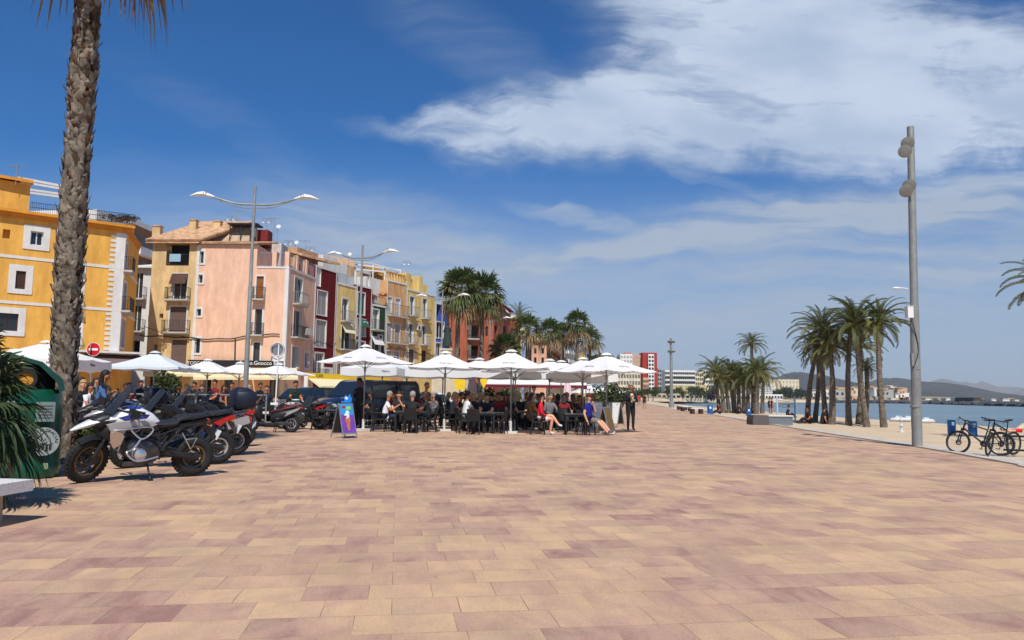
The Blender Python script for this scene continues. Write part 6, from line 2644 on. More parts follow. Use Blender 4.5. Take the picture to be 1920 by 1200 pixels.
b.build('junction_box', m_lampw, t, 0)
q = at(1709, 675, p.y)
b = MB()
b.box((q.x - p.x - .02, -.08, q.z), (.08, .10, .38))
b.build('switch_box', m_galv, t, 0)
b = MB()
for zz, s_ in ((2.3, .08), (2.75, .06), (2.0, .05), (3.1, .07)):
    xx = tp.x * zz / tp.z
    b.box((xx - .02 + s_ * .4, -.142, zz), (s_, .012, s_ * .8))
b.build('sticker', mat('faded_paper', (.30, .29, .27), .9, .4, 20), t, 0)
b = MB()
b.tube(smooth_line([at(1709, 600, p.y - .13) - V((p.x, p.y, 0)), at(1718, 630, p.y - .15) - V((p.x, p.y, 0)), at(1722, 660, p.y - .15) - V((p.x, p.y, 0)), at(1713, 690, p.y - .15) - V((p.x, p.y, 0))], 5), .012, 5)
b.build('cable', m_blkpl, t, 40)
# distant mast
p = gd(1259, 105)
t = thing('light_mast', 'distant grey light mast with two clusters of lamps at the beach end of the promenade', 'light mast', p)
b = MB()
hh = gz(1259, 634, 105)
b.tube([(0, 0, 0), (0, 0, hh)], [.26, .16], 10)
b.lathe([(.4, 0), (.4, .7), (.3, .8)], 10)
b.build('mast', m_galv, t, 40)
for zz in (gz(1259, 641, 105), gz(1259, 659, 105)):
    b = MB()
    for k in range(3):
        b.lathe([(0, -.2), (.2, -.1), (.3, .1)], 8, MX.Translation((math.cos(k * 2.1) * .35, math.sin(k * 2.1) * .35, zz)))
    b.build('floodlight', m_galv, t, 40)

# signs
m_signr = mat('sign_red', S(196, 22, 30), .4, .06, 3)
m_signw = mat('sign_white', (.78, .78, .77), .4, .05, 3)
m_signb = mat('sign_back', S(132, 138, 142), .5, .1, 5, metal=.3)


def disc(b, c, r, th, mtx):
    b.lathe([(0, -th / 2), (r, -th / 2), (r, th / 2), (0, th / 2)], 28, MX.Translation(c) @ mtx)


FACE = MX.Rotation(PI / 2, 4, 'X')
p = gd(168, 33)
t = thing('traffic_sign', 'no entry sign, red with a white bar, on a thin post beside the shaggy palm', 'traffic sign', p)
zc = gz(171, 655, 33)
b = MB()
b.tube([(0, .03, 0), (0, .03, zc + .25)], .03, 8)
b.build('post', m_galv, t, 40)
b = MB()
disc(b, (.05, 0, zc), .305, .02, FACE)
b.m = 1
disc(b, (.05, -.011, zc), .285, .01, FACE)
b.m = 0
b.box((.05, -.018, zc), (.40, .012, .10))
b.build('sign_plate', [m_signw, m_signr], t, 40)
b = MB()
Z2 = MX.Rotation(R(-62), 4, 'Z') @ FACE
disc(b, (-.14, .10, zc + .02), .30, .02, Z2)
b.build('sign_plate', [m_signb], t, 40)
b = MB()
disc(b, (-.04, .06, zc - .78), .29, .02, MX.Rotation(R(14), 4, 'Z') @ FACE)
b.build('sign_plate', [m_signb], t, 40)

p = gd(517, 33)
t = thing('traffic_sign', 'round sign seen from its grey back, on a white post by the scooter', 'traffic sign', p)
zc = gz(516, 655, 33)
b = MB()
b.tube([(0, 0, 0), (.05, 0, zc + .35)], .032, 8)
b.box((0, 0, gz(517, 757, 33)), (.32, .3, .10))
b.build('post', m_signw, t, 40)
b = MB()
disc(b, (0, .06, zc), .30, .02, FACE)
b.m = 1
b.lathe([(.285, .048), (.305, .048), (.305, .075), (.285, .075)], 28, MX.Translation((0, 0, zc)) @ FACE, True)
b.build('sign_plate', [m_signb, m_signw], t, 40)
b = MB()
b.box((0, .06, zc - .42), (.58, .02, .2))
b.build('plate', m_signw, t, 0)

# granite topped bench at the edge of the picture
bz = .45
c1 = at(65, 902, 7.9)
bz = c1.z + .02
p0 = V((c1.x, 7.9, 0))
t = thing('bench', 'pale stone bench with a thick granite slab seat by the low fan palm', 'bench', p0, R(-5))
b = MB()
b.prism([(0, 0), (0, -.115), (-2.2, -.115), (-2.2, 0)], .62, MX.Translation((0, -.31 + .0, bz)), .012)
b.T = None
b.build('seat', m_stone, t, 30)
for x in (-.46, -1.8):
    b = MB()
    b.prism([(-.22, 0), (.22, 0), (.20, bz - .113), (-.20, bz - .113)], .44, MX.Translation((x, -.31, 0)), .012)
    b.build('leg', m_conc2, t, 30)

# bottle bank
bp = gd(20, 11.9)
t = thing('bottle_bank', 'big green bottle bank with a round deposit hole, notice and grey emblem', 'bottle bank', bp, R(31))
m_grn = mat('green_plastic', (.006, .095, .048), .32, .25, 2.2, coat=.2, stain=.25)
m_grd = mat('dark_green_lid', (.008, .060, .045), .4, .25, 2.5)


def sq_ring(r, z, n=32, p=3.4):
    out = []
    for j in range(n):
        a = 2 * PI * j / n
        c_, s_ = math.cos(a), math.sin(a)
        k = (abs(c_) ** p + abs(s_) ** p) ** (-1 / p)
        out.append(V((c_ * k * r, s_ * k * r, z)))
    return out


b = MB()
b.loft([sq_ring(.74, 0), sq_ring(.76, .05), sq_ring(.75, .20), sq_ring(.735, .24), sq_ring(.735, .9), sq_ring(.73, 1.26), sq_ring(.70, 1.36), sq_ring(.60, 1.365)])
body_ = b.build('body', m_grn, t, 40)
b = MB()
b.loft([sq_ring(.60, 1.30), sq_ring(.60, 1.62), sq_ring(.42, 1.76)])
b.build('inner_collar', mat('black_inside', (.006, .008, .008), .8, .2, 3), t, 40)
# lid: pitched hood with a gable opening that shows the dark collar
b = MB()
hood = [(-.74, 1.36), (-.70, 1.52), (-.42, 1.78), (0, 1.90), (.42, 1.78), (.70, 1.52), (.74, 1.36)]
inner = [(x * .90, z - .055) for x, z in hood]
poly = hood + inner[::-1]
k = len(hood)
for y0, y1 in ((-.74, .74),):
    A = [V((x, y0, z)) for x, z in hood]
    B_ = [V((x, y1, z)) for x, z in hood]
    C_ = [V((x, y0, z)) for x, z in inner]
    D_ = [V((x, y1, z)) for x, z in inner]
    for i in range(k - 1):
        b.quad(A[i], A[i + 1], B_[i + 1], B_[i])
        b.quad(C_[i + 1], C_[i], D_[i], D_[i + 1])
        b.quad(A[i + 1], A[i], C_[i], C_[i + 1])
        b.quad(B_[i], B_[i + 1], D_[i + 1], D_[i])
b.build('lid', m_grd, t, 25)
b = MB()
Xh = MX.Translation((.20, -.605, 1.52)) @ FACE
b.lathe([(.115, 0), (.165, 0), (.165, .06), (.115, .06)], 28, Xh, True)
b.m = 1
b.lathe([(0, .004), (.118, .006), (.118, 0)], 28, Xh)
b.build('deposit_hole', [m_rub2, mat('seen_through_ochre', S(200, 140, 50), .9, .3, 12)], t, 40)
yf = -.738
b = MB()
b.box((.50, yf - .004, 1.02), (.25, .012, .30))
b.m = 1
for i in range(5):
    b.box((.50, yf - .0125, 1.11 - i * .045), (.19, .005, .012))
b.build('notice', [mat('notice_grey', S(120, 132, 130), .6, .12, 9), mat('notice_print', S(70, 80, 80), .7, .2, 9)], t, 0)
b = MB()
for i in range(7):
    b.box((.02 + rnd(-.12, .12), yf - .003, 1.05 + rnd(-.09, .12)), (rnd(.05, .12), .006, rnd(.03, .07)))
b.build('torn_notice', mat('torn_paper', (.55, .60, .58), .8, .3, 20), t, 0)
b = MB()
ec = V((.50, yf - .006, .57))
disc(b, ec, .215, .012, FACE)
em = b.build('emblem', mat('emblem_grey', S(150, 158, 156), .6, .08, 8), t, 40)
m_embk = mat('emblem_black', (.02, .025, .025), .7, .1, 5)
b = MB()
pl = lambda x, z: V((ec.x + x, ec.y - .009, ec.z + z))
b.tube([pl(-.10, -.02), pl(-.085, .05), pl(-.02, .11), pl(0, .14), pl(.02, .11), pl(.085, .05), pl(.10, -.02)], .006, 5)
b.tube([pl(.012 * math.cos(k), .152 + .012 * math.sin(k)) for k in [i * .7 for i in range(10)]], .004, 4)
b.tube([pl(-.05, .0), pl(-.03, -.03), pl(.03, -.03), pl(.05, .0)], .006, 5)
for s_ in (-1, 1):
    b.ell(pl(s_ * .025, .03), (.008, .003, .02), 8, 6)
for x, h in ((-.10, .09), (-.05, .10), (.0, .07), (.05, .10), (.095, .08)):
    b.box(pl(x, -.05 - h / 2), (.034, .006, h))
b.tube([pl(-.13, -.03), pl(-.08, -.045), pl(0, -.04), pl(.08, -.045), pl(.13, -.03)], .005, 5)
b.build('emblem_figure', m_embk, em, 30)
txt = 'TONO SE GRACIAS'
for i, ch in enumerate(txt):
    if ch == ' ':
        continue
    a = R(190 - 200 * (i + .5) / len(txt))
    lettering(ch, .062, m_embk, em, pl(math.cos(a) * .172, math.sin(a) * .172), (PI / 2, -(a - PI / 2), 0), 'letter', .002)
b = MB()
b.box((.55, yf - .006, .20), (.07, .006, .09))
b.build('sticker', mat('sticker_green', S(130, 160, 120), .6, .2, 30), t, 0)

# handrail along the cafe street
b = MB()
P0, P1 = gd(215, 25.5), gd(500, 29.5)
t = thing('handrail', 'grey tubular handrail running behind the parked motorcycles', 'handrail', P0)
q = P1 - P0
for h in (1.25, .75):
    b.tube([(0, 0, h), (q.x, q.y, h)], .03, 8)
b.build('rail', m_galv, t, 40)
for i in range(7):
    b = MB()
    r_ = q * (i / 6)
    b.tube([(r_.x, r_.y, 0), (r_.x, r_.y, 1.27)], .03, 8)
    b.build('post', m_galv, t, 40)

# planter bench, far benches, bins, shower, net on the beach side
p = gx(1445, 797)
t = thing('planter_bench', 'low grey planter box with pale slatted side at the beach kerb', 'bench', (p.x, p.y + .4, 0), R(4))
m_dgrey = mat('dark_grey_stone', S(92, 90, 88), .8, .15, 6)
b = MB()
b.prism([(-.42, 0), (.42, 0), (.42, .50), (-.38, .50), (-.44, .2)], .9, MX.Translation((-.55, 0, 0)), .02)
b.build('end_block', m_dgrey, t, 30)
b = MB()
b.box((.52, 0, .22), (1.28, .7, .44))
b.build('core', m_galv, t, 0)
for i in range(4):
    b = MB()
    b.box((.53, -.365, .06 + i * .115), (1.3, .03, .085))
    b.build('slat', m_signb, t, 0)
b = MB()
b.box((.50, 0, .475), (1.36, .86, .06))
b.build('seat', m_stone, t, 0)
for u, v, lb in ((1279, 769, 'smallest dark wooden bench far down the promenade'), (1287, 771, 'middle dark wooden bench of the far three on the promenade'), (1306, 776, 'nearer dark wooden bench of the far three, pale seat top')):
    p = gx(u, v)
    t = thing('bench', lb, 'bench', (p.x, p.y, 0), R(8), 'far benches on the promenade')
    b = MB()
    b.box((0, 0, .46), (1.1, .6, .08))
    b.build('seat', m_stone, t, 0)
    for x in (-.38, .38):
        b = MB()
        b.box((x, 0, .21), (.26, .5, .42))
        b.build('leg', m_dkwood, t, 0)


def bin_(label, u, d, h=.95, r=.27):
    p = sand(u, d)
    t = thing('litter_bin', label, 'litter bin', p, 0, 'blue litter bins on the sand')
    b = MB()
    b.lathe([(r * .9, 0), (r, .03), (r, h * .52), (r * 1.03, h * .53), (r * 1.03, h * .57), (r, h * .58), (r, h - .03), (r * 1.04, h - .02), (r * 1.04, h), (r * .9, h)], 20)
    b.build('body', mat('blue_plastic', (.012, .12, .36), .45, .12, 3), t, 40)
    b = MB()
    b.lathe([(0, h - .06), (r * .9, h - .05)], 20)
    b.build('liner', m_blkpl, t, 40)
    b = MB()
    b.box((-.03, -r - .004, h * .74), (r * .7, .012, h * .24))
    b.build('sticker', m_signw, t, 0)


bin_('blue litter bin standing clear on the sand between light column and bicycles', 1782, 33, .62, .165)
bin_('blue litter bin seen through the front wheel of the bicycles', 1821, 31, .62, .165)
bin_('blue litter bin at the near end of the dense palm grove', 1331, 66, .78, .24)
bin_('blue litter bin half hidden inside the dense palm grove', 1403, 62, .62, .2)
p = gd(1688, 34, -.08)
t = thing('foot_shower', 'short white foot shower pedestal on the sand near the slim palm', 'foot shower', p)
t.scale = (.6, .6, .76)
b = MB()
b.lathe([(.22, 0), (.22, .06), (.09, .1), (.075, .3), (.13, .34), (.15, .40), (.08, .46), (.065, .62), (.15, .68), (.17, .74), (.06, .8), (.05, .92), (0, .95)], 14)
b.build('pedestal', m_wframe, t, 40)
b = MB()
b.tube([(0, 0, .9), (-.12, -.05, .93), (-.16, -.06, .88)], .02, 6)
b.build('tap', m_chr, t, 40)
# tall beach shower
p = gd(1708, 38, -.1)
t = thing('beach_shower', 'thin dark bent shower pipe on the sand just behind the light column', 'shower', p)
b = MB()
b.tube(smooth_line([V((0, 0, 0)), V((0, 0, 1.5)), V((.06, 0, 1.95)), V((.3, 0, 2.02))], 4), .035, 8)
b.build('pipe', m_galv, t, 40)
b = MB()
b.lathe([(0, 0), (.08, .02), (.03, .07)], 10, MX.Translation((.32, 0, 1.93)))
b.build('shower_head', m_galv, t, 40)
p0, p1 = gd(1457, 50, -.2), gd(1490, 50, -.2)
t = thing('volleyball_net', 'pale beach volleyball posts with a sagging net between palms and grove', 'net', p0)
q = p1 - p0
m_pblue = mat('pale_blue_paint', S(186, 206, 216), .6, .06, 4)
for r_ in (V((0, 0, 0)), q):
    b = MB()
    b.tube([(r_.x, r_.y, -.1), (r_.x, r_.y, 1.75)], .06, 8)
    b.build('post', m_pblue, t, 40)
b = MB()
for zz in (1.7, 1.5, 1.3, 1.1):
    b.tube([(q.x * k / 8, q.y * k / 8, zz - .12 * math.sin(PI * k / 8)) for k in range(9)], .010, 4)
for k in range(1, 16):
    b.bar((q.x * k / 16, 0, 1.7 - .12 * math.sin(PI * k / 16)), (q.x * k / 16, 0, 1.1 - .12 * math.sin(PI * k / 16)), .008)
b.build('net', m_blkpl, t, 0)
# low rack / rail beside the bicycles
p = gd(1902, 19.6, -.02)
t = thing('bicycle_rack', 'low black steel bicycle rack on the walkway behind the bicycles', 'bicycle rack', p, R(-30))
for zz in (.48, .12):
    b = MB()
    b.bar((-.3, 0, zz), (2.2, 0, zz), .07, .05)
    b.build('rail', m_bikeblk, t, 0)
for x in (-.2, .9, 2.0):
    b = MB()
    b.bar((x, 0, 0), (x, 0, .5), .05)
    b.build('post', m_bikeblk, t, 0)

# statue on its pedestal
p = gd(836, 52)
t = thing('statue', 'green bronze standing figure on a stepped stone pedestal by the cafe parasols', 'statue', p)
m_ped = mat('pedestal_stone', S(206, 192, 164), .9, .1, 3, .2, stain=.2)
zt_ = gz(836, 654, 52)
b = MB()
b.box((.35, 0, 1.2), (2.5, 2.0, 2.4))
b.box((.05, 0, 2.55), (1.5, 1.4, .32))
b.box((0, 0, (2.7 + zt_) / 2), (.74, .74, zt_ - 2.7))
b.box((0, 0, zt_ - .06), (.86, .86, .14))
b.build('pedestal', m_ped, t, 0)

# ------------------------------------------------------------------ cars
m_vanp = mat('dark_blue_paint', (.010, .014, .030), .22, .1, 2, coat=.8)
m_suvp = mat('dark_green_paint', (.012, .026, .026), .24, .1, 2, coat=.8)
m_carw = mat('white_car_paint', (.70, .70, .70), .3, .04, 2, coat=.7)
m_cglass = mat('car_glass', (.014, .020, .028), .04, .1, 2, spec=.9)


def car(name, label, loc, head, paint, prof, belt, W, wb, wr, wins, hood, front_x, cat='car', plate=True):
    """prof: side outline (x, z); wins: side windows (x, z) quads; hood: windscreen quad ends"""
    t = thing(name, label, cat, loc, head)
    zmax = max(z for x, z in prof)

    def taper(x, y, z):
        k = max(0, z - belt) / (zmax - belt)
        e = 1 - .16 * k - .05 * max(0, abs(x) / front_x - .72) / .28
        return V((x, y * e, z))
    b = MB()
    b.prism(prof, W, None, .07)
    b.v = [tuple(taper(*p)) for p in b.v]
    b.m = 1
    for s_ in (-1, 1):
        for x in (wb / 2, -wb / 2):
            pts = [(x + (wr + .07) * math.cos(a), wr + (wr + .07) * math.sin(a)) for a in [k * PI / 10 for k in range(-2, 13)]]
            b.prism(pts, .03, MX.Translation((0, s_ * (W / 2 - .008), 0)))
    body = b.build('body', [paint, m_rub2], t, 30)
    for wn_q in wins:
        for s_ in (-1, 1):
            b = MB()
            o = [taper(x, s_ * (W / 2 + .004), z) for x, z in wn_q]
            i_ = [p - V((0, s_ * .03, 0)) for p in o]
            kx = len(o)
            b.add(o + i_, [tuple(range(kx)), tuple(range(2 * kx - 1, kx - 1, -1))] + [(k, (k + 1) % kx, kx + (k + 1) % kx, kx + k) for k in range(kx)])
            b.build('side_window', m_cglass, t, 0)
    for nm, (x0, z0, x1, z1) in hood.items():
        b = MB()
        n_ = V((z1 - z0, 0, -(x1 - x0))).normalized() * (.006 if x0 > 0 else -.006)
        if n_.z < 0:
            n_ = -n_
        y0, y1 = W * .44, W * .38
        A = [V((x0, -y0, z0)), V((x0, y0, z0)), V((x1, y1, z1)), V((x1, -y1, z1))]
        A = [p + n_ for p in A]
        b.add(A + [p - n_ * 5 for p in A], [(0, 1, 2, 3), (7, 6, 5, 4), (0, 4, 5, 1), (1, 5, 6, 2), (2, 6, 7, 3), (3, 7, 4, 0)])
        b.build(nm, m_cglass, t, 0)
    for s_ in (-1, 1):
        for x in (wb / 2, -wb / 2):
            wheel_parts(t, 'wheel', V((x, s_ * (W / 2 - .11), wr)), wr, .2, m_greypl, 7, False)
        b = MB()
        b.ell((front_x - .09, s_ * (W / 2 - .24), belt * .72), (.09, .19, .11), 12, 6)
        b.build('headlight', m_lensw, t, 50)
        b = MB()
        b.ell((belt * .62 + wb * .16, s_ * (W / 2 + .10), belt + .08), (.07, .12, .10), 10, 6)
        b.build('mirror', paint, t, 50)
        b = MB()
        b.box((-front_x + .05, s_ * (W / 2 - .2), belt * .85), (.08, .16, .28))
        b.build('taillight', m_redl, t, 30)
    b = MB()
    b.box((front_x - .01, 0, belt * .66), (.05, W * .5, .16))
    b.box((front_x - .0, 0, belt * .36), (.06, W * .78, .14))
    b.build('grille', m_blkpl, t, 30)
    b = MB()
    b.box((front_x + .035, 0, belt * .42), (.012, .50, .11))
    b.build('number_plate', m_wpaint, t, 0)
    return t


vd = math.atan2(-4.3, -3.6)
car('van', 'dark blue passenger van parked behind the white parasols', (gd(688, 33.6).x, 33.9, 0), vd, m_vanp,
    [(2.42, .28), (2.46, .62), (2.40, .92), (2.10, 1.10), (1.62, 1.22), (1.02, 1.88), (.80, 1.97), (-2.25, 1.97), (-2.40, 1.85), (-2.46, 1.0), (-2.46, .34), (-2.36, .24), (2.3, .22)], 1.15, 1.9, 3.0, .33,
    [[(1.50, 1.20), (1.02, 1.74), (.55, 1.76), (.55, 1.20)], [(.46, 1.20), (.46, 1.76), (-.85, 1.78), (-.85, 1.20)], [(-.95, 1.20), (-.95, 1.78), (-2.2, 1.76), (-2.3, 1.20)]],
    {'windscreen': (1.60, 1.26, 1.06, 1.84), 'rear_window': (-2.455, 1.15, -2.42, 1.78)}, 2.46, 'van')
car('estate_car', 'dark green estate car parked nose towards us behind the maxi scooter', (gd(562, 36.8).x, 37, 0), vd + .15, m_suvp,
    [(2.05, .30), (2.12, .60), (2.04, .84), (1.30, 1.0), (.72, 1.10), (.18, 1.58), (-.1, 1.66), (-1.55, 1.64), (-2.02, 1.05), (-2.1, .7), (-2.06, .34), (1.9, .24)], 1.02, 1.8, 2.6, .33,
    [[(.70, 1.08), (.20, 1.52), (-.25, 1.54), (-.25, 1.06)], [(-.33, 1.06), (-.33, 1.54), (-1.05, 1.53), (-1.05, 1.05)], [(-1.12, 1.05), (-1.12, 1.52), (-1.5, 1.50), (-1.85, 1.06)]],
    {'windscreen': (.74, 1.12, .20, 1.56), 'rear_window': (-2.0, 1.08, -1.60, 1.58)}, 2.12)
car('hatchback_car', 'white hatchback just visible between parasol poles beyond the dark blue van', (gd(786, 41).x, 41, 0), vd - .2, m_carw,
    [(1.85, .30), (1.92, .58), (1.84, .80), (1.10, .96), (.62, 1.02), (.10, 1.42), (-.1, 1.48), (-1.35, 1.45), (-1.82, 1.0), (-1.9, .66), (-1.86, .32), (1.75, .22)], .96, 1.72, 2.45, .31,
    [[(.60, 1.0), (.12, 1.37), (-.3, 1.39), (-.3, .98)], [(-.38, .98), (-.38, 1.39), (-1.1, 1.37), (-1.5, .98)]],
    {'windscreen': (.64, 1.04, .12, 1.41), 'rear_window': (-1.80, 1.02, -1.38, 1.42)}, 1.92)

# pale kerb and asphalt lane behind the terrace
A_, B_ = gd(560, 30.0), gd(1075, 30.6)
b = MB()
b.box(((A_.x + B_.x) / 2, 30.3, .03), (B_.x - A_.x, .28, .06), rz=math.atan2(.6, B_.x - A_.x))
struct(b.build('terrace_kerb', m_conc, smooth=0))


# ------------------------------------------------------------------ parasols
def parasol(label, u, d, h_edge, h_top, half, rot=0, valance=0, foot_w=True, text=None, group='white cafe parasols', tint=None, p=None):
    p = p or gd(u, d)
    t = thing('parasol', label, 'parasol', (p.x, p.y, 0), rot, group)
    mc = tint or m_canvas
    b = MB()
    n = 8
    edge = []
    for k in range(8):
        a = k * PI / 4 + PI / 4
        r_ = half * (1.4142 if k % 2 == 0 else 1.0)
        edge.append((a, r_))
    rows = []
    RI = 7
    for i in range(RI + 1):
        q = i / RI
        row = []
        for k in range(8):
            for f in (0, 1, 2, 3):
                a0, r0 = edge[k]
                a1, r1 = edge[(k + 1) % 8]
                P0 = V((math.cos(a0) * r0, math.sin(a0) * r0, 0))
                P1 = V((math.cos(a1) * r1, math.sin(a1) * r1, 0))
                P = P0.lerp(P1, f / 4) * (.10 + .90 * q)
                sag = -.05 * math.sin(PI * f / 4) * q - .06 * math.sin(PI * q)
                P.z = h_top - .08 + (h_edge - h_top + .08) * q ** 1.06 + sag
                row.append(P)
        rows.append(row)
    b.loft(rows, False)
    cv = b.build('canopy', mc, t, 25)
    b = MB()
    ring0 = [V((math.cos(k * PI / 8) * half * .17, math.sin(k * PI / 8) * half * .17, h_top - .03 + .0)) for k in range(16)]
    ring1 = [V((math.cos(k * PI / 8) * .07, math.sin(k * PI / 8) * .07, h_top + .055)) for k in range(16)]
    ringm = [V((math.cos(k * PI / 8) * half * .10, math.sin(k * PI / 8) * half * .11, h_top + .025)) for k in range(16)]
    b.loft([ring0, ringm, ring1], True)
    b.build('vent_cap', mc, cv, 40)
    if valance:
        b = MB()
        last = rows[-1]
        lo = [V((q.x * 1.004, q.y * 1.004, q.z - valance)) for q in last]
        b.loft([last, lo], False)
        b.build('valance', mc, cv, 0)
        if text:
            lettering(text, valance * .40, m_blkpl, cv, (half * .62, -half * 1.006, h_edge - valance * .52), (PI / 2, 0, 0))
            lettering(text, valance * .40, m_blkpl, cv, (half * 1.006, half * .0, h_edge - valance * .52), (PI / 2, 0, PI / 2))
    elif text:
        for k in range(4):
            a = k * PI / 2 + (0 if abs(rot) < .4 else 0)
            rr_ = half * .66
            zz = h_top - .08 + (h_edge - h_top + .08) * .69 ** 1.06 - .045
            sl = math.atan2(h_top - h_edge, half)
            lettering(text, .17, m_greypl, cv, (math.sin(a) * rr_, -math.cos(a) * rr_, zz + .03), (sl, 0, a))
    b = MB()
    b.tube([(0, 0, 0), (0, 0, h_top)], .028, 10)
    b.lathe([(.045, h_top - .95), (.05, h_top - .9), (.05, h_top - .8), (.03, h_top - .78)], 10)
    b.build('pole', m_pole, t, 40)
    b = MB()
    for a, r_ in edge:
        e = V((math.cos(a) * r_ * .98, math.sin(a) * r_ * .98, h_edge - .02))
        tp_ = V((0, 0, h_top - .10))
        b.tube([tp_, tp_.lerp(e, .5) - V((0, 0, .075)), e], .011, 5)
        m_ = tp_.lerp(e, .45) - V((0, 0, .08))
        b.tube([V((0, 0, h_top - .86)), m_], .010, 5)
    b.build('ribs', m_pole, t, 40)
    b = MB()
    if foot_w:
        b.lathe([(.05, 0), (.05, .42), (.032, .44)], 10)
    b.box((0, 0, .035), (.5, .5, .07))
    b.build('base', m_wframe, t, 30)
    return t


parasol('white parasol set cornerwise at the van end of the terrace, beside the ice cream board', 683, 28.0, 2.52, 3.14, 1.28, PI / 4 + .15, text='Mahou')
parasol('white parasol in the front row over the white shirted man, next to the cornerwise one', 834, 28.4, 2.36, 2.96, 1.36, .10, text='Mahou')
parasol('white parasol in the front row over the busy middle tables', 958, 27.3, 2.34, 2.98, 1.40, -.08, text='Mahou')
parasol('white parasol at the open promenade end of the front row, over the boy in blue', 1137, 28.2, 2.30, 2.95, 1.35, PI / 4 - .1, text='Mahou')
parasol('white parasol between the middle and the end parasol, one step back', 1093, 31, 2.34, 2.92, 1.42, .12, text='Mahou')
parasol('white parasol whose pole stands right behind the middle front parasol pole'.replace('right ', 'just '), 966, 30.2, 2.34, 2.9, 1.36, .2)
parasol('white parasol with deep valance behind the cornerwise one, over the van', 716, 35, 2.56, 3.05, 1.40, -.30, .36, text='Mahou')
parasol('white parasol with lettered valance in the second row before the statue', 830, 34.2, 2.55, 3.0, 1.52, .0, .40, text='Mahou')
parasol('white parasol with lettered valance in the second row behind the middle tables', 962, 34, 2.55, 3.0, 1.46, .04, .40, text='Mahou')
parasol('white parasol with plain valance in the second row nearest the promenade', 1092, 34, 2.40, 2.85, 1.42, .0, .38)
parasol('white parasol bridging the gap between the middle and the end parasols in the second row', 1030, 33.2, 2.42, 2.95, 1.5, .15, .3)
parasol('white parasol with a plain valance bridging the two front parasols beside the busy middle tables', 898, 33, 2.46, 2.95, 1.42, -.1, .34)
parasol('white parasol in the third row whose peak shows just over the marquee', 1052, 37.5, 2.5, 3.1, 1.6, .3, .2)
parasol('white parasol at the back over the van roof, half hidden by the others', 762, 40, 2.45, 3.0, 1.6, .3)
m_canb = mat('bluish_canvas', (.74, .79, .84), .9, .04, 2, .15, transl=.22, bscale=5)
parasol('large bluish white parasol over the leafy orange tree in front of the cream house', 287, 32, 2.38, 3.02, 1.46, .10, .10, tint=m_canb)
parasol('white parasol beyond the orange tree, before the black shop fascia', 387, 38, 2.36, 2.98, 1.36, .05)
parasol('white parasol behind the tallest street lamp pole', 447, 39, 2.34, 2.88, 1.4, .1)
parasol('white parasol before the pink house corner by the white sign post', 521, 39.5, 2.34, 2.86, 1.5, -.1)
parasol('white parasol with a lettered valance cut by the shaggy palm trunk', 82, 26, 2.42, 3.02, 1.55, .1, .34, text='Mahou')
parasol('white parasol at the street edge beyond the shaggy palm, far behind the bottle bank', 22, 33, 2.5, 3.1, 1.6, .2)
parasol('distant white parasol far down the promenade, the one nearer the fan palms', 1104, 76, 1.75, 2.55, 1.8, .1, group='distant parasols down the promenade')
parasol('distant white parasol far down the promenade, the one nearer the standing waiter', 1142, 78, 1.75, 2.6, 1.9, .1, group='distant parasols down the promenade')


def folded(label, u, d):
    p = gd(u, d)
    t = thing('folded_parasol', label, 'folded parasol', p, 0, 'folded parasols')
    b = MB()
    rings = []
    for q, r_ in ((0, .03), (.15, .10), (.6, .17), (1.1, .22), (1.25, .20)):
        rings.append([V((math.cos(k * PI / 8) * r_ * (1 + .25 * (k % 2)), math.sin(k * PI / 8) * r_ * (1 + .25 * (k % 2)), 2.45 - q)) for k in range(16)])
    b.loft(rings)
    b.build('canopy', mat('pinkish_canvas', S(226, 196, 200), .9, .1, 3, .2), t, 30)
    b = MB()
    b.tube([(0, 0, 0), (0, 0, 2.5)], .028, 8)
    b.build('pole', m_pole, t, 40)


folded('pinkish folded parasol standing before the statue pedestal', 885, 36)
folded('pinkish folded parasol standing at the red edged marquee', 1064, 44)
p = gd(1000, 47)
t = thing('marquee', 'long white terrace awning with dark red valance beyond the back tables', 'awning', p)
b = MB()
w = 3.2
vs = [V((-w, -1.6, 2.05)), V((w, -1.6, 2.05)), V((w, 0, 2.55)), V((-w, 0, 2.55)), V((w, 1.6, 2.05)), V((-w, 1.6, 2.05))]
b.add(vs + [q - V((0, 0, .03)) for q in vs], [(0, 1, 2, 3), (3, 2, 4, 5), (6, 9, 8, 7), (9, 11, 10, 8), (0, 3, 9, 6), (1, 7, 8, 2)])
b.build('roof', m_canvas, t, 0)
b = MB()
b.box((0, -1.62, 1.93), (2 * w, .02, .16))
b.box((w, 0, 1.93), (.02, 3.2, .24))
b.build('valance', mat('wine_canvas', S(110, 26, 44), .9, .1, 3), t, 0)
for x in (-w, -w / 3, w / 3, w):
    for y in (-1.55, 1.55):
        b = MB()
        b.tube([(x * .98, y, 0), (x * .98, y, 2.05)], .035, 6)
        b.build('post', m_signb, t, 40)
for i, (u, v, w_, h_, lb) in enumerate(((862, 718, .55, .6, 'yellow round topped board on the pedestal side, before the folded parasol'), (907, 716, .6, .5, 'yellow pointed panel among the bushes behind the middle tables'))):
    p = at(u, v, 44)
    t = thing('yellow_board', lb, 'sign board', (p.x, 44, 0))
    b = MB()
    if i == 0:
        disc(b, (0, 0, p.z), .34, .06, FACE)
        b.box((.05, .0, p.z - .2), (.5, .07, .4))
    else:
        b.prism([(-.35, p.z + .35), (.38, p.z + .35), (.0, p.z - .4)], .06)
    b.build('panel', m_yel, t, 0)
    b = MB()
    b.tube([(0, .05, 0), (0, .05, p.z)], .04, 6)
    b.build('post', m_galv, t, 40)
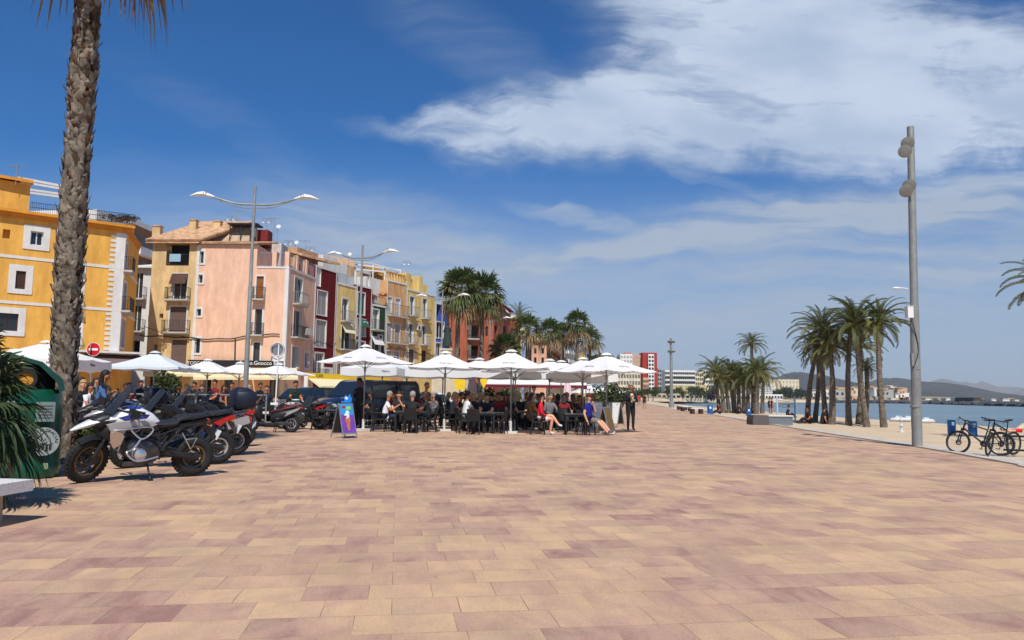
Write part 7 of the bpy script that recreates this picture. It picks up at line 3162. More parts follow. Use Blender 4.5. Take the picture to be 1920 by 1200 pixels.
for i, (u, d, r_, lb) in enumerate(((905, 46, 1.2, 'round green bush behind the middle tables beside the pink folded parasol'), (945, 45, 1.0, 'darker green bush behind the middle tables below the short fan palm'), (1128, 60, 1.5, 'trimmed green hedge bush down the promenade behind the menu boards'), (1160, 64, 1.3, 'olive hedge bush down the promenade beside the standing waiter'), (1100, 58, 1.1, 'low hedge bush behind the boy in the blue shirt'))):
    bush('bush', lb, 'shrub', gd(u, d), (r_, r_ * .8, r_ * .85), 700, .22, [m_leaf2, m_leafol, m_leafdk], 50 + i)
# yellow shop sign under the red house row
YF = House('shop_front', 'low yellow shop front sign with a cream awning below the dark red houses', 'shop front', gd(640, 62))
b = MB()
P0, P1 = gd(577, 60), gd(730, 70)
n_ = box_between(b, P0, P1, .4, gz(640, 712, 65), gz(640, 702.5, 65))
YF.part(b, 'fascia', [m_yel], 0)
dxy = (P1 - P0).normalized()
ang = math.atan2(dxy.y, dxy.x)
for txx, k in (('CAFE', .12), ('N.12', .62)):
    q = P0.lerp(P1, k)
    lettering(txx, .36, m_dkwood, YF.t, (q.x + n_.x * .012 - YF.off.x, q.y + n_.y * .012 - YF.off.y, gz(640, 707.5, 65)), (PI / 2, 0, ang))
b = MB()
A = [P0 + V((0, 0, 2.55)), P0.lerp(P1, .45) + V((0, 0, 2.55)), P0.lerp(P1, .45) + n_ * 1.4 + V((0, 0, 1.95)), P0 + n_ * 1.4 + V((0, 0, 1.95))]
b.add(A + [q - V((0, 0, .04 if i < 2 else .25)) for i, q in enumerate(A)], [(0, 1, 2, 3), (7, 6, 5, 4), (0, 4, 5, 1), (1, 5, 6, 2), (2, 6, 7, 3), (3, 7, 4, 0)])
YF.part(b, 'awning', [m_awn], 0)
b = MB()
for k in (0, .25, .5, .75, 1):
    q = P0.lerp(P1, k)
    b.box((q.x - n_.x * .2, q.y - n_.y * .2, 1.4), (.3, .3, 2.9))
    q = q
YF.part(b, 'pillar', [m_white], 0)

# ------------------------------------------------------------------ tables and chairs
m_ratt = mat('black_resin', (.016, .016, .017), .55, .3, 14, .3)
m_tabl = mat('table_grey', (.075, .078, .08), .4, .2, 5)
m_glassc = mat('drinking_glass', (.30, .10, .08), .1, .1, 5, spec=.7)


def make_chair(label):
    t = thing('chair', label, 'chair', (0, 0, 0), 0, 'black resin chairs of the terrace')
    b = MB()
    b.prism([(-.22, .42), (.23, .43), (.23, .465), (-.22, .455)], .46, None, .01)
    b.build('seat', m_ratt, t, 30)
    b = MB()
    rows = []
    for i in range(6):
        q = i / 5
        rows.append([V((-.22 - .12 * q - .05 * (1 - a * a) , a * (.235 - .02 * q * q), .46 + .42 * q)) for a in (-1, -.6, -.2, .2, .6, 1)] + [V((-.195 - .12 * q - .05 * (1 - a * a), a * (.235 - .02 * q * q), .46 + .42 * q)) for a in (1, .6, .2, -.2, -.6, -1)])
    b.loft(rows)
    b.build('backrest', m_ratt, t, 40)
    for sx, sy in ((1, 1), (1, -1), (-1, 1), (-1, -1)):
        b = MB()
        b.tube([(.20 * sx + (0 if sx > 0 else -.0), .205 * sy, .44), (.215 * sx - (.06 if sx < 0 else 0), .225 * sy, 0)], [.024, .019], 8)
        b.build('leg', m_ratt, t, 40)
    for s_ in (-1, 1):
        b = MB()
        b.tube(smooth_line([V((.20, s_ * .235, .44)), V((.20, s_ * .255, .62)), V((.12, s_ * .255, .67)), V((-.28, s_ * .235, .68))], 4), .02, 6)
        b.build('armrest', m_ratt, t, 40)
    return t


def make_table(label):
    t = thing('cafe_table', label, 'table', (0, 0, 0), 0, 'square tables of the terrace')
    b = MB()
    b.prism([(-.40, .715), (.40, .715), (.40, .745), (-.40, .745)], .80, None, .006)
    b.build('tabletop', m_tabl, t, 30)
    for sx in (-1, 1):
        for sy in (-1, 1):
            b = MB()
            b.bar((.35 * sx, .35 * sy, 0), (.35 * sx, .35 * sy, .71), .05)
            b.build('leg', m_ratt, t, 0)
    b = MB()
    for s_ in (-1, 1):
        b.bar((-.35, .35 * s_, .68), (.35, .35 * s_, .68), .03, .06)
        b.bar((.35 * s_, -.35, .68), (.35 * s_, .35, .68), .03, .06)
    b.build('apron', m_ratt, t, 0)
    return t


chair0, table0 = None, None


def chair(u, d, face, label):
    global chair0
    p = gd(u, d)
    if chair0 is None:
        chair0 = make_chair(label)
        chair0.location = p
        chair0.rotation_euler = (0, 0, face)
        return chair0
    return dup(chair0, p, face, label)


def table(u, d, label, rz=0):
    global table0
    p = gd(u, d)
    if table0 is None:
        table0 = make_table(label)
        table0.location = p
        table0.rotation_euler = (0, 0, rz)
        return table0
    return dup(table0, p, rz, label)


def cup(u, d, dx, dy, label, m, kind=0):
    p = gd(u, d, .745)
    t = tag(bpy.data.objects.new('drinking_glass', cupm[kind]), label, 'glass', 'glasses on the terrace tables')
    COL.objects.link(t)
    t.location = p + V((dx, dy, 0))


def cup_mesh(m):
    b = MB()
    b.lathe([(0, 0), (.032, 0), (.04, .13), (.036, .13), (.03, .01)], 12)
    return b.mesh('drinking_glass', m, 40)


cupm = [cup_mesh(m_glassc), cup_mesh(m_lensw)]

# ------------------------------------------------------------------ people
SK = {'fair': S(214, 160, 130), 'tan': S(188, 122, 88), 'brown': S(120, 74, 52)}


def pmat(key, rgb, rough=.85):
    return mat('cloth_' + key, rgb, rough, .18, 9, .25)


CL = {'white': pmat('white', (.74, .74, .73)), 'black': pmat('black', (.014, .014, .016)), 'red': pmat('red', S(206, 24, 40)), 'blue': pmat('blue', S(28, 30, 120)),
      'jean': pmat('jean', S(38, 48, 70)), 'navy': pmat('navy', S(28, 34, 56)), 'grey': pmat('grey', S(110, 112, 112)), 'green': pmat('green', S(20, 44, 32)), 'sky': pmat('sky', S(72, 104, 160)),
      'teal': pmat('teal', S(110, 142, 146)), 'mustard': pmat('mustard', S(150, 96, 36)), 'khaki': pmat('khaki', S(126, 118, 102)), 'maroon': pmat('maroon', S(120, 28, 34)), 'cream': pmat('cream', S(206, 190, 160)), 'shortw': pmat('shortw', S(226, 226, 222))}
HAIR = {k: mat('hair_' + k, c, .6, .3, 20, .4) for k, c in {'black': (.010, .009, .008), 'brown': (.045, .024, .013), 'grey': (.30, .29, .28), 'blond': (.40, .28, .13), 'dark': (.02, .014, .01)}.items()}
SKM = {k: mat('skin_' + k, c, .55, .08, 6) for k, c in SK.items()}
m_shoe = mat('shoe_dark', (.02, .02, .022), .6, .2, 6)
m_shoew = mat('shoe_white', (.62, .62, .62), .6, .1, 6)
m_shoeg = mat('shoe_grey', S(92, 98, 116), .7, .3, 16)
m_eye = mat('eye_dark', (.012, .010, .010), .3, .1, 6)

ARMS_SIT = {'table': ((.16, .25, -.22), (.40, .13, -.27)), 'phone': ((.14, .22, -.24), (.36, .07, -.08)), 'lap': ((.02, .25, -.26), (.24, .10, -.40)), 'chin': ((.20, .16, -.24), (.17, .03, .06)), 'up': ((.18, .2, -.16), (.26, .06, .10)), 'side': ((-.04, .27, -.26), (.06, .26, -.48))}
ARMS_ST = {'down': ((-.02, .26, -.30), (.06, .27, -.56)), 'pad': ((.0, .25, -.28), (.25, .07, -.22)), 'hip': ((-.06, .30, -.26), (.06, .20, -.46)), 'fwd': ((.10, .24, -.26), (.30, .20, -.38)), 'chest': ((.02, .25, -.27), (.22, .04, -.10))}


def person(label, loc, rz, pose='sit', top='black', bottom='jean', skin='tan', hair='dark', hairlen=0, arms=('lap', 'lap'), lean=0.0, legs='sit', sleeve='short', shorts=False, shoes=None, seat=.47, scale=1, cap=None, turn=0, group=None, fingers=True, wide=1.0):
    t = thing('person', label, 'person', loc, rz, group)
    J, E, Rd, tagm = [], [], [], []

    def j(p, r):
        J.append(V(p))
        Rd.append(r)
        return len(J) - 1

    def e(a, c, kind, r=None):
        E.append((a, c))
        tagm.append((a, c, kind))
    sitp = pose == 'sit'
    pz = seat + .10 if sitp else .96
    up = V((math.sin(lean), 0, math.cos(lean)))
    pel = V((0, 0, pz))
    k_ = wide
    i0 = j(pel, .145 * k_)
    i1 = j(pel + up * .20, .125 * k_)
    i2 = j(pel + up * .40, .150 * k_)
    e(i0, i1, 1)
    e(i1, i2, 1)
    sh = pel + up * .47
    hdir = V((math.sin(lean * .6 + .08), 0, math.cos(lean * .6 + .08)))
    i3 = j(sh + up * .06, .060)
    i4 = j(sh + up * .06 + hdir * .085, .058)
    hc = sh + up * .06 + hdir * .23 + V((.02, 0, 0))
    i5 = j(sh + up * .06 + hdir * .15 + V((.012, 0, 0)), .082)
    i6 = j(hc, .102)
    i7 = j(hc + hdir * .075, .088)
    e(i2, i3, 1)
    e(i3, i4, 0)
    e(i4, i5, 0)
    e(i5, i6, 0)
    e(i6, i7, 0)
    hands = []
    for s_, an in ((1, arms[0]), (-1, arms[1])):
        el, wr = (ARMS_SIT if sitp else ARMS_ST)[an]
        S0 = sh + V((0, s_ * .175 * k_, -.02))
        a = j(S0, .068)
        Eb = S0 + V((el[0] + (lean * .0), s_ * (el[1] - .175), el[2]))
        Wr = S0 + V((wr[0], s_ * (wr[1] - .175), wr[2]))
        m_ = j(S0.lerp(Eb, .55), .056)
        c = j(Eb, .045)
        d = j(Wr, .031)
        hd_ = (Wr - Eb).normalized()
        h1 = j(Wr + hd_ * .06, .036)
        h2 = j(Wr + hd_ * .10, .030)
        e(i2, a, 1)
        e(a, m_, 1)
        e(m_, c, 1 if sleeve == 'long' else 0)
        e(c, d, 1 if sleeve == 'long' else 0)
        e(d, h1, 0)
        e(h1, h2, 0)
        hands.append((Wr + hd_ * .085, hd_, s_))
    for s_ in (1, -1):
        H_ = pel + V((0, s_ * .095, -.03))
        if sitp:
            K = V((.43, s_ * .12, seat + .09))
            A = V((.42, s_ * .12, .085))
            if legs == 'cross' and s_ > 0:
                K = V((.42, .03, seat + .20))
                A = V((.66, -.06, seat - .12))
            elif legs == 'cross':
                A = V((.36, -.09, .085))
            elif legs == 'out':
                K = V((.42, s_ * .13, seat + .03))
                A = V((.80, s_ * .11, .11))
            elif legs == 'under':
                A = V((.22, s_ * .13, .10))
            elif legs == 'ground':
                K = V((.40, s_ * .13, .34))
                A = V((.62, s_ * .13, .07))
        else:
            dx = {'stand': .0, 'walk': .20 * s_}[legs if legs in ('stand', 'walk') else 'stand']
            K = V((dx * .5 + .03, s_ * .10, .52))
            A = V((dx if dx >= 0 else dx * 1.1, s_ * .105, .09))
        T_ = V((A.x + .15, A.y + s_ * .02, max(.035, A.z - .05)))
        if legs == 'cross' and s_ > 0 and sitp:
            T_ = A + V((.13, 0, -.05))
        if legs in ('out',) and sitp:
            T_ = A + V((.08, s_ * .02, .10))
        a = j(H_, .105 * k_)
        m_ = j(H_.lerp(K, .5), .085 * k_)
        c = j(K, .062)
        m2 = j(K.lerp(A, .4), .057)
        d = j(A, .040)
        f = j(T_.lerp(A, .35), .042)
        g = j(T_, .036)
        e(i0, a, 2)
        e(a, m_, 2)
        e(m_, c, 2 if not shorts or shorts == 'knee' else 0)
        e(c, m2, 0 if shorts else 2)
        e(m2, d, 0 if shorts else 2)
        e(d, f, 3)
        e(f, g, 3)
    for k in range(len(Rd)):
        if k in (0, 1, 2):
            Rd[k] *= 1.16
        elif Rd[k] > .037 and not (3 <= k <= 7):
            Rd[k] *= 1.18 if not (shorts and Rd[k] < .07) else 1.08
    me = bpy.data.meshes.new('body')
    me.from_pydata([tuple(p) for p in J], E, [])
    o = bpy.data.objects.new('body', me)
    COL.objects.link(o)
    mod = o.modifiers.new('skin', 'SKIN')
    mod.use_smooth_shade = True
    for k, sv in enumerate(me.skin_vertices[0].data):
        sv.radius = (Rd[k], Rd[k])
        sv.use_root = k == 0
    # shoulders and pelvis are wider than deep
    sub = o.modifiers.new('sub', 'SUBSURF')
    sub.levels = sub.render_levels = 1
    bpy.context.view_layer.update()
    ev = o.evaluated_get(bpy.context.evaluated_depsgraph_get())
    m2_ = bpy.data.meshes.new_from_object(ev)
    bpy.data.objects.remove(o)
    bpy.data.meshes.remove(me)
    b = MB()
    vs = [v.co.copy() for v in m2_.vertices]
    fs = [list(p.vertices) for p in m2_.polygons]
    bpy.data.meshes.remove(m2_)
    segs = [(J[a], J[c], Rd[a], Rd[c], kind) for a, c, kind in tagm]

    def near(p):
        best = None
        for A, B__, ra, rb, kind in segs:
            d = B__ - A
            q = max(0, min(1, (p - A).dot(d) / max(1e-9, d.length_squared)))
            x = (p - A - d * q).length - (ra + (rb - ra) * q)
            if best is None or x < best[0]:
                best = (x, kind)
        return best[1]
    o_ = b.add(vs, [])
    for f in fs:
        c = sum((vs[i] for i in f), V()) / len(f)
        kd = near(c)
        if kd == 1 and (c - pel).dot(up) < .05 and kd != 0 and abs(c.y) < .2 and c.z < pz + .06 and not sitp:
            kd = 2
        b.f.append(f)
        b.mi.append(kd)
    b.m = 0
    TH = MX.Translation(hc) @ MX.Rotation(turn, 4, 'Z')
    b.T = TH
    b.ell((.105, 0, -.035), (.024, .016, .026), 8, 6)
    for s_ in (-1, 1):
        b.ell((0, s_ * .098, -.02), (.022, .012, .034), 8, 6)
    b.m = 4
    for s_ in (-1, 1):
        b.ell((.090, s_ * .036, .004), (.012, .015, .010), 8, 5)
    b.m = 5
    b.ell((.088, 0, -.075), (.014, .026, .008), 8, 5)
    b.T = None
    b.m = 0
    if fingers:
        for c, d, s_ in hands:
            sd = d.cross(V((0, 0, 1)))
            sd = sd.normalized() if sd.length > .1 else V((0, 1, 0))
            dn = V((0, 0, -1))
            for q, ln in ((-1.5, .055), (-.5, .068), (.5, .072), (1.5, .064)):
                s0 = c + sd * q * .017
                b.tube([s0, s0 + d * ln * .5, s0 + d * ln * .8 + dn * .018, s0 + d * ln * .85 + dn * .04], [.010, .009, .008, .006], 5)
            s0 = c - d * .04 + sd * (-.03 * s_)
            b.tube([s0, s0 + d * .03 - sd * s_ * .022, s0 + d * .06 - sd * s_ * .018], [.011, .010, .007], 5)
    skm = SKM[skin]
    body = b.build('body', [skm, CL[top], CL[bottom], shoes or m_shoe, m_eye, mat('lip', S(150, 80, 70), .5, .1, 6)], t, 80)
    if hair != 'none':
        b = MB()
        b.T = TH
        rows = []
        for i in range(7):
            th = PI * .5 * i / 6 * 1.18
            row = []
            for k in range(14):
                a = 2 * PI * k / 14
                fr_ = math.cos(a)
                tt = th * (1.12 if fr_ < .2 else .74)
                row.append(V((math.sin(tt) * math.cos(a) * .116 - .014, math.sin(tt) * math.sin(a) * .111, math.cos(tt) * .128 + .038)))
            rows.append(row)
        b.loft(rows, True)
        if hairlen:
            rr_ = []
            for q in range(5):
                z_ = .03 - (hairlen + .1) * q / 4
                w_ = .10 * (1 - .25 * q / 4)
                rr_.append([V((-.075 - .03 * q / 4 + math.cos(a) * .07, math.sin(a) * w_ * 1.15, z_)) for a in [k * PI / 5 for k in range(10)]])
            b.loft(rr_)
        b.build('hair', HAIR[hair], t, 60)
    if cap:
        b = MB()
        b.T = TH
        b.ell((-.008, 0, .055), (.122, .116, .085), 14, 8)
        b.prism([(.08, .04), (.22, .025), (.22, .035), (.08, .06)], .15, None, .004)
        b.build('cap', cap, t, 50)
    if scale != 1:
        t.scale = (scale,) * 3
    return t


CAM_ = -PI / 2          # towards the camera
RGT, LFT, AWY = 0.0, PI, PI / 2
P_ = gd

# --- tables and guests along the front of the terrace
table(764, 27.2, 'square grey topped table with two red drinks in front of the white shirted man')
table(783, 27.6, 'grey table pushed against the one with the red drinks')
cup(757, 27.2, 0, 0, 'red drink nearest the white shirted man', 0)
cup(766, 27.2, 0, .1, 'second red drink beside the first on the table', 0)
cup(790, 27.5, 0, 0, 'clear glass on the second pushed up table', 0, 1)
chair(713, 27.3, RGT, 'black chair carrying the white shirted man')
person('man in a white T-shirt and jeans sitting and reading his phone, beside the parasol pole', P_(722, 27.3), RGT + .1, 'sit', 'white', 'jean', 'tan', 'grey', 0, ('phone', 'phone'), .22)
chair(748, 28.5, CAM_, 'black chair of the long black haired woman')
person('woman with black hair and pale arms sitting behind the red drinks table', P_(749, 28.4), CAM_, 'sit', 'black', 'black', 'fair', 'black', .2, ('up', 'table'), .1)
chair(738, 28.9, CAM_ + .4, 'black chair of the guest in dark red')
person('guest in a dark red top sitting just behind the white shirted man', P_(737, 28.8), CAM_ + .5, 'sit', 'maroon', 'black', 'tan', 'black', 0, ('table', 'chin'), .1)
chair(772, 26.4, AWY, 'black chair seen from behind at the red drinks table')
person('grey haired man in black seen from behind at the red drinks table', P_(773, 26.6), AWY, 'sit', 'black', 'jean', 'tan', 'grey', 0, ('table', 'table'), .15)
chair(806, 27.4, LFT, 'black chair at the far end of the red drinks tables')
person('dark haired woman in black with jeans at the end of the red drinks tables', P_(803, 27.5), LFT, 'sit', 'black', 'jean', 'brown', 'brown', .1, ('table', 'table'), .12)
person('waiter in black walking between tables in front of the white hatchback', P_(798, 31.4), RGT - .5, 'stand', 'black', 'black', 'brown', 'black', 0, ('fwd', 'fwd'), .05, 'walk')
person('person in black standing in the shade beside the dark blue van', P_(675, 29.4), CAM_ - .5, 'stand', 'black', 'black', 'brown', 'black', 0, ('hip', 'chest'), .03, sleeve='long', scale=1.06)
person('man in a dark green T-shirt standing between the maxi scooter and the green car', P_(553, 31.3), RGT - .9, 'stand', 'green', 'jean', 'tan', 'black', 0, ('fwd', 'fwd'), .05)

table(909, 27.0, 'square grey table in front of the middle group')
table(925, 27.5, 'grey table pushed up behind the middle group table')
chair(874, 26.8, RGT + .3, 'black armchair turned towards the middle table, its back to the white shirted guest')
person('guest in a white shirt with greyish hair seen from behind at the middle table', P_(873, 28.0), RGT + .5, 'sit', 'white', 'jean', 'tan', 'brown', 0, ('table', 'table'), .12, scale=1.02)
chair(871, 27.9, RGT + .4, 'black chair under the white shirted guest of the middle table')
chair(846, 28.6, RGT, 'black chair under the blond guest')
person('blond guest in pale grey sitting close to the parasol pole', P_(848, 28.7), RGT + .3, 'sit', 'grey', 'black', 'fair', 'blond', .08, ('lap', 'table'), .12)
person('guest in black with auburn hair between the blond and the white shirted one', P_(861, 28.8), RGT + .2, 'sit', 'black', 'black', 'tan', 'brown', 0, ('table', 'lap'), .1)
chair(861, 28.9, RGT + .2, 'black chair under the auburn haired guest')
person('guest in a sky blue shirt with light hair at the middle table', P_(888, 28.6), CAM_ + .4, 'sit', 'navy', 'jean', 'fair', 'blond', 0, ('table', 'table'), .05)
chair(888, 28.8, CAM_ + .4, 'black chair under the light haired guest in blue')
person('dark haired man in navy leaning his bare forearms on the middle table', P_(917, 28.6), CAM_ - .3, 'sit', 'navy', 'jean', 'fair', 'black', 0, ('table', 'table'), .34)
chair(918, 28.9, CAM_ - .3, 'black chair under the man leaning on the middle table')
person('guest in dark red behind the man leaning on the middle table', P_(935, 30.6), CAM_, 'sit', 'maroon', 'black', 'tan', 'black', 0, ('lap', 'lap'), .05)
chair(936, 26.9, LFT - .2, 'black empty armchair facing the middle table')
chair(946, 27.6, LFT + .3, 'black empty chair behind the armchair by the middle parasol pole')
chair(893, 26.2, AWY - .3, 'black empty chair pushed in at the near side of the middle table')

table(1079, 26.8, 'square grey table between the woman in red and the boy in blue')
cup(1072, 26.8, 0, -.1, 'clear glass near the woman in red', 0, 1)
chair(1010, 26.7, RGT, 'black chair under the woman in red')
person('woman in a bright red top and white shorts sitting with crossed bare legs', P_(1013, 26.7), RGT - .05, 'sit', 'red', 'shortw', 'fair', 'brown', .12, ('lap', 'lap'), .05, 'cross', 'long', True, m_shoew)
chair(1100, 26.6, RGT - .5, 'black chair under the boy in blue')
person('boy in a blue T-shirt and cap slouching with legs stretched out', P_(1104, 26.5), RGT - .55, 'sit', 'blue', 'khaki', 'fair', 'none', 0, ('chin', 'side'), -.02, 'out', 'short', 'knee', m_shoeg, cap=mat('cap_dark_red', S(92, 34, 38), .8, .2, 6))
chair(1064, 28.2, CAM_ + .6, 'black empty chair behind the table of the woman in red')
chair(1091, 28.3, CAM_ - .2, 'black empty chair behind the boy in blue')
person('waiter in black with a pale scarf standing with a note pad at the promenade end', P_(1182, 30.4), CAM_ + .15, 'stand', 'black', 'black', 'tan', 'grey', 0, ('pad', 'chest'), .03, sleeve='long', scale=1.03, wide=1.08)
sc_ = [o for o in bpy.data.objects if o.name.startswith('person') and 'pale scarf' in o.get('label', '')][0]
b = MB()
b.prism([(-.05, 1.46), (.05, 1.46), (.085, 1.30), (.02, 1.10), (-.03, 1.12), (-.06, 1.3)], .03, MX.Translation((.165, 0, 0)) @ MX.Rotation(PI / 2, 4, 'Z'), .008)
b.build('scarf', CL['cream'], sc_, 40)
b = MB()
b.box((.34, .02, 1.22), (.10, .13, .012), ry=R(-30))
tag(b.build('note_pad', m_wpaint, None, 0), 'small white order pad held by the waiter with the pale scarf', 'note pad')
np_ = bpy.data.objects['note_pad']
np_.location = sc_.location
np_.rotation_euler = (0, 0, CAM_ + .15)

# the shaded back tables: guests nothing tells apart
BACK = 'guests seated in the deep shade of the back tables'
BL = 'dark clothed guest seated in the shade of the back tables'
protos = []
bt = [(700, 31.5), (725, 32.4), (756, 31.8), (782, 33.6), (815, 32.4), (838, 33.5), (856, 32.2), (900, 32.4), (922, 33.8), (948, 31.9), (955, 29.6), (972, 31.2), (988, 33.0), (997, 30.4), (1012, 32.2), (1030, 30.0), (1034, 33.4), (1046, 31.4), (1058, 30.2), (1062, 33.2), (1076, 31.6), (1088, 33.2), (1108, 32.4), (940, 33.4), (905, 35.4), (1020, 35.6), (990, 36), (870, 35.5), (1042, 36.2)]
kinds = [('black', 'black', 'tan', 'black', .1, ('table', 'table'), 'short'), ('navy', 'black', 'fair', 'brown', 0, ('lap', 'table'), 'long'), ('black', 'jean', 'brown', 'dark', 0, ('chin', 'table'), 'short'),
         ('maroon', 'black', 'tan', 'brown', .16, ('up', 'lap'), 'short'), ('grey', 'black', 'fair', 'grey', 0, ('table', 'lap'), 'long'), ('black', 'black', 'fair', 'blond', .14, ('table', 'table'), 'long')]
rng = random.Random(12)
for i, (u, d) in enumerate(bt):
    f = rng.choice([CAM_, CAM_ + .5, RGT + .2, LFT - .2, AWY, CAM_ - .6])
    if i < 6:
        k = kinds[i]
        protos.append(person(BL, P_(u, d), f, 'sit', k[0], k[1], k[2], k[3], k[4], k[5], .1, sleeve=k[6], group=BACK, fingers=False))
    else:
        dup(protos[rng.randrange(6)], P_(u, d), f + rng.uniform(-.2, .2), BL, BACK, rng.uniform(.95, 1.04))
    dup(chair0, P_(u, d) - V((math.cos(f), math.sin(f), 0)) * .03, f, 'black chair under a guest at the shaded back tables', 'chairs of the shaded back tables')
for i, (u, d) in enumerate(((712, 32), (770, 32.6), (845, 32.8), (911, 33), (980, 32), (1003, 31.2), (1052, 32.3), (1040, 30.6), (965, 30.5), (1098, 32.8), (1022, 34.4))):
    dup(table0, P_(u, d), rng.uniform(-.1, .1), 'square table in the deep shade of the back rows', 'tables of the shaded back rows')
person('guest in an orange brown top in the shade behind the woman in red', P_(993, 29.2), RGT + .3, 'sit', 'mustard', 'khaki', 'tan', 'brown', .1, ('lap', 'table'), .1)
person('man in a pale teal shirt with brown hair beyond the woman in red', P_(1062, 31.2), LFT + .4, 'sit', 'teal', 'jean', 'fair', 'brown', 0, ('table', 'table'), .1)
person('person with pale top standing far behind the woman in red', P_(1001, 38), CAM_, 'stand', 'white', 'khaki', 'fair', 'brown', 0, ('down', 'pad'), 0)
# dark covered stack of chairs by the pedestal and the pile near the van
for i, (u, d, lb) in enumerate(((842, 30.0, 'lowest black chair of the stack by the parasol pole'), (842, 30.0, 'second black chair of the stack by the parasol pole'), (842, 30.0, 'third black chair of the stack by the parasol pole'), (842, 30.0, 'topmost black chair of the stack by the parasol pole'))):
    c = dup(chair0, P_(u, d, i * .13) + V((-.03 * i, 0, 0)), RGT + .4, lb, 'stacked black chairs by the parasol pole')
table(619, 28.4, 'bare grey table beside the ice cream board')
chair(600, 28.0, RGT + .2, 'black chair at the street end, facing the bare table')
chair(636, 28.9, LFT, 'black chair behind the ice cream board at the bare table')
chair(612, 29.4, CAM_, 'black chair on the far side of the bare table')

# cafe on the street side, behind the motorcycles
person('woman with long dark hair in a sky blue shirt standing behind the touring motorcycle', P_(188, 18.6), RGT + .4, 'stand', 'sky', 'jean', 'tan', 'black', .34, ('chest', 'fwd'), .10, sleeve='long')
person('child in a printed white top beside the woman in the sky blue shirt', P_(166, 20.5), RGT, 'stand', 'white', 'jean', 'tan', 'black', .1, ('down', 'fwd'), .05, scale=.84)
SB = 'guest among the tables on the street side, behind the handrail'
SBG = 'guests on the street side behind the handrail'
for i, (u, d, st) in enumerate(((155, 29, 1), (176, 31, 1), (232, 33, 0), (246, 32, 0), (262, 34, 1), (352, 33, 0), (366, 35, 1), (378, 36, 0), (404, 33, 1), (416, 35, 0), (433, 34, 1), (470, 36, 0), (486, 37, 1), (500, 36, 0), (338, 36, 0), (275, 36, 0), (140, 27, 0), (152, 25, 0))):
    if st:
        person(SB, P_(u, d), rng.uniform(-2.6, .3), 'stand', ['black', 'teal', 'maroon', 'white', 'navy', 'cream'][i % 6], 'black', ['tan', 'fair'][i % 2], ['black', 'brown'][i % 2], .1 * (i % 2), ('fwd', 'down'), .05, group=SBG, fingers=False, scale=rng.uniform(.95, 1.03))
    else:
        dup(protos[i % 6], P_(u, d, .18), rng.uniform(-2.6, .3), SB, SBG, 1.04)
for i, (u, d) in enumerate(((238, 33), (360, 34), (410, 34.4), (480, 36), (146, 26))):
    dup(table0, P_(u, d, .02), 0, 'square table on the street side behind the handrail', 'tables on the street side')
# walkers far down the promenade and people on the sand
person('walker in dark teal with bare legs going down the far promenade', P_(1208, 92), AWY, 'stand', 'green', 'navy', 'tan', 'black', 0, ('down', 'down'), 0, 'walk', 'short', True)
person('far walker in red beside the palms at the end of the promenade', P_(1198, 120), AWY + .3, 'stand', 'red', 'grey', 'tan', 'black', 0, ('down', 'down'), 0, 'walk')


person('person in black standing at the water edge beyond the planter bench', sand(1442, 88), RGT, 'stand', 'black', 'navy', 'tan', 'black', 0, ('hip', 'down'), 0, shorts=True)
person('second person at the water edge, close beside the one in black', sand(1447, 88), LFT, 'stand', 'navy', 'black', 'tan', 'dark', 0, ('down', 'down'), 0, shorts=True)
person('sunbather in dark clothes sitting at the foot of the slanting palm', sand(1518, 44) , LFT, 'sit', 'black', 'black', 'tan', 'black', 0, ('lap', 'lap'), .2, 'ground', seat=.04)
person('sunbather in black sitting between the slanting and the thick palm', sand(1540, 43.4), RGT, 'sit', 'black', 'navy', 'tan', 'black', 0, ('lap', 'side'), .25, 'ground', seat=.04)
person('person sitting on the sand near the volleyball posts', sand(1475, 62), RGT, 'sit', 'navy', 'black', 'tan', 'black', 0, ('lap', 'lap'), .2, 'ground', seat=.04)
person('person sitting under the dense grove beside the blue litter bin', sand(1350, 68), LFT, 'sit', 'maroon', 'black', 'tan', 'black', 0, ('lap', 'lap'), .2, 'ground', seat=.04)
person('person in dark clothes sitting at a grove trunk', sand(1382, 70), RGT, 'sit', 'black', 'black', 'tan', 'black', 0, ('lap', 'lap'), .2, 'ground', seat=.04)
person('sunbather in red shorts lounging on the sand beyond the bicycles', sand(1906, 40), LFT, 'sit', 'cream', 'red', 'fair', 'brown', 0, ('side', 'side'), -.9, 'out', 'short', True, seat=.03)
# low white beach boats pulled up by the water
for i, (u, lb) in enumerate(((1684, 'white upturned pedal boat hull at the water edge behind the slim palm'), (1702, 'second white hull lying at the water edge beside the light column'), (1735, 'small white hull beyond the light column at the water edge'))):
    p = sand(u, 62)
    t = thing('beach_boat', lb, 'boat', p, .1 * i)
    b = MB()
    loftx(b, [(-.75, .12, .12, .08), (-.5, .18, .38, .16), (0, .2, .45, .2), (.5, .18, .36, .17), (.8, .16, .08, .06)], 12, 2.6)
    b.build('hull', m_wframe, t, 50)
    b = MB()
    b.box((-.1, 0, .42), (.5, .3, .12))
    b.build('seat', m_pblue, t, 30)

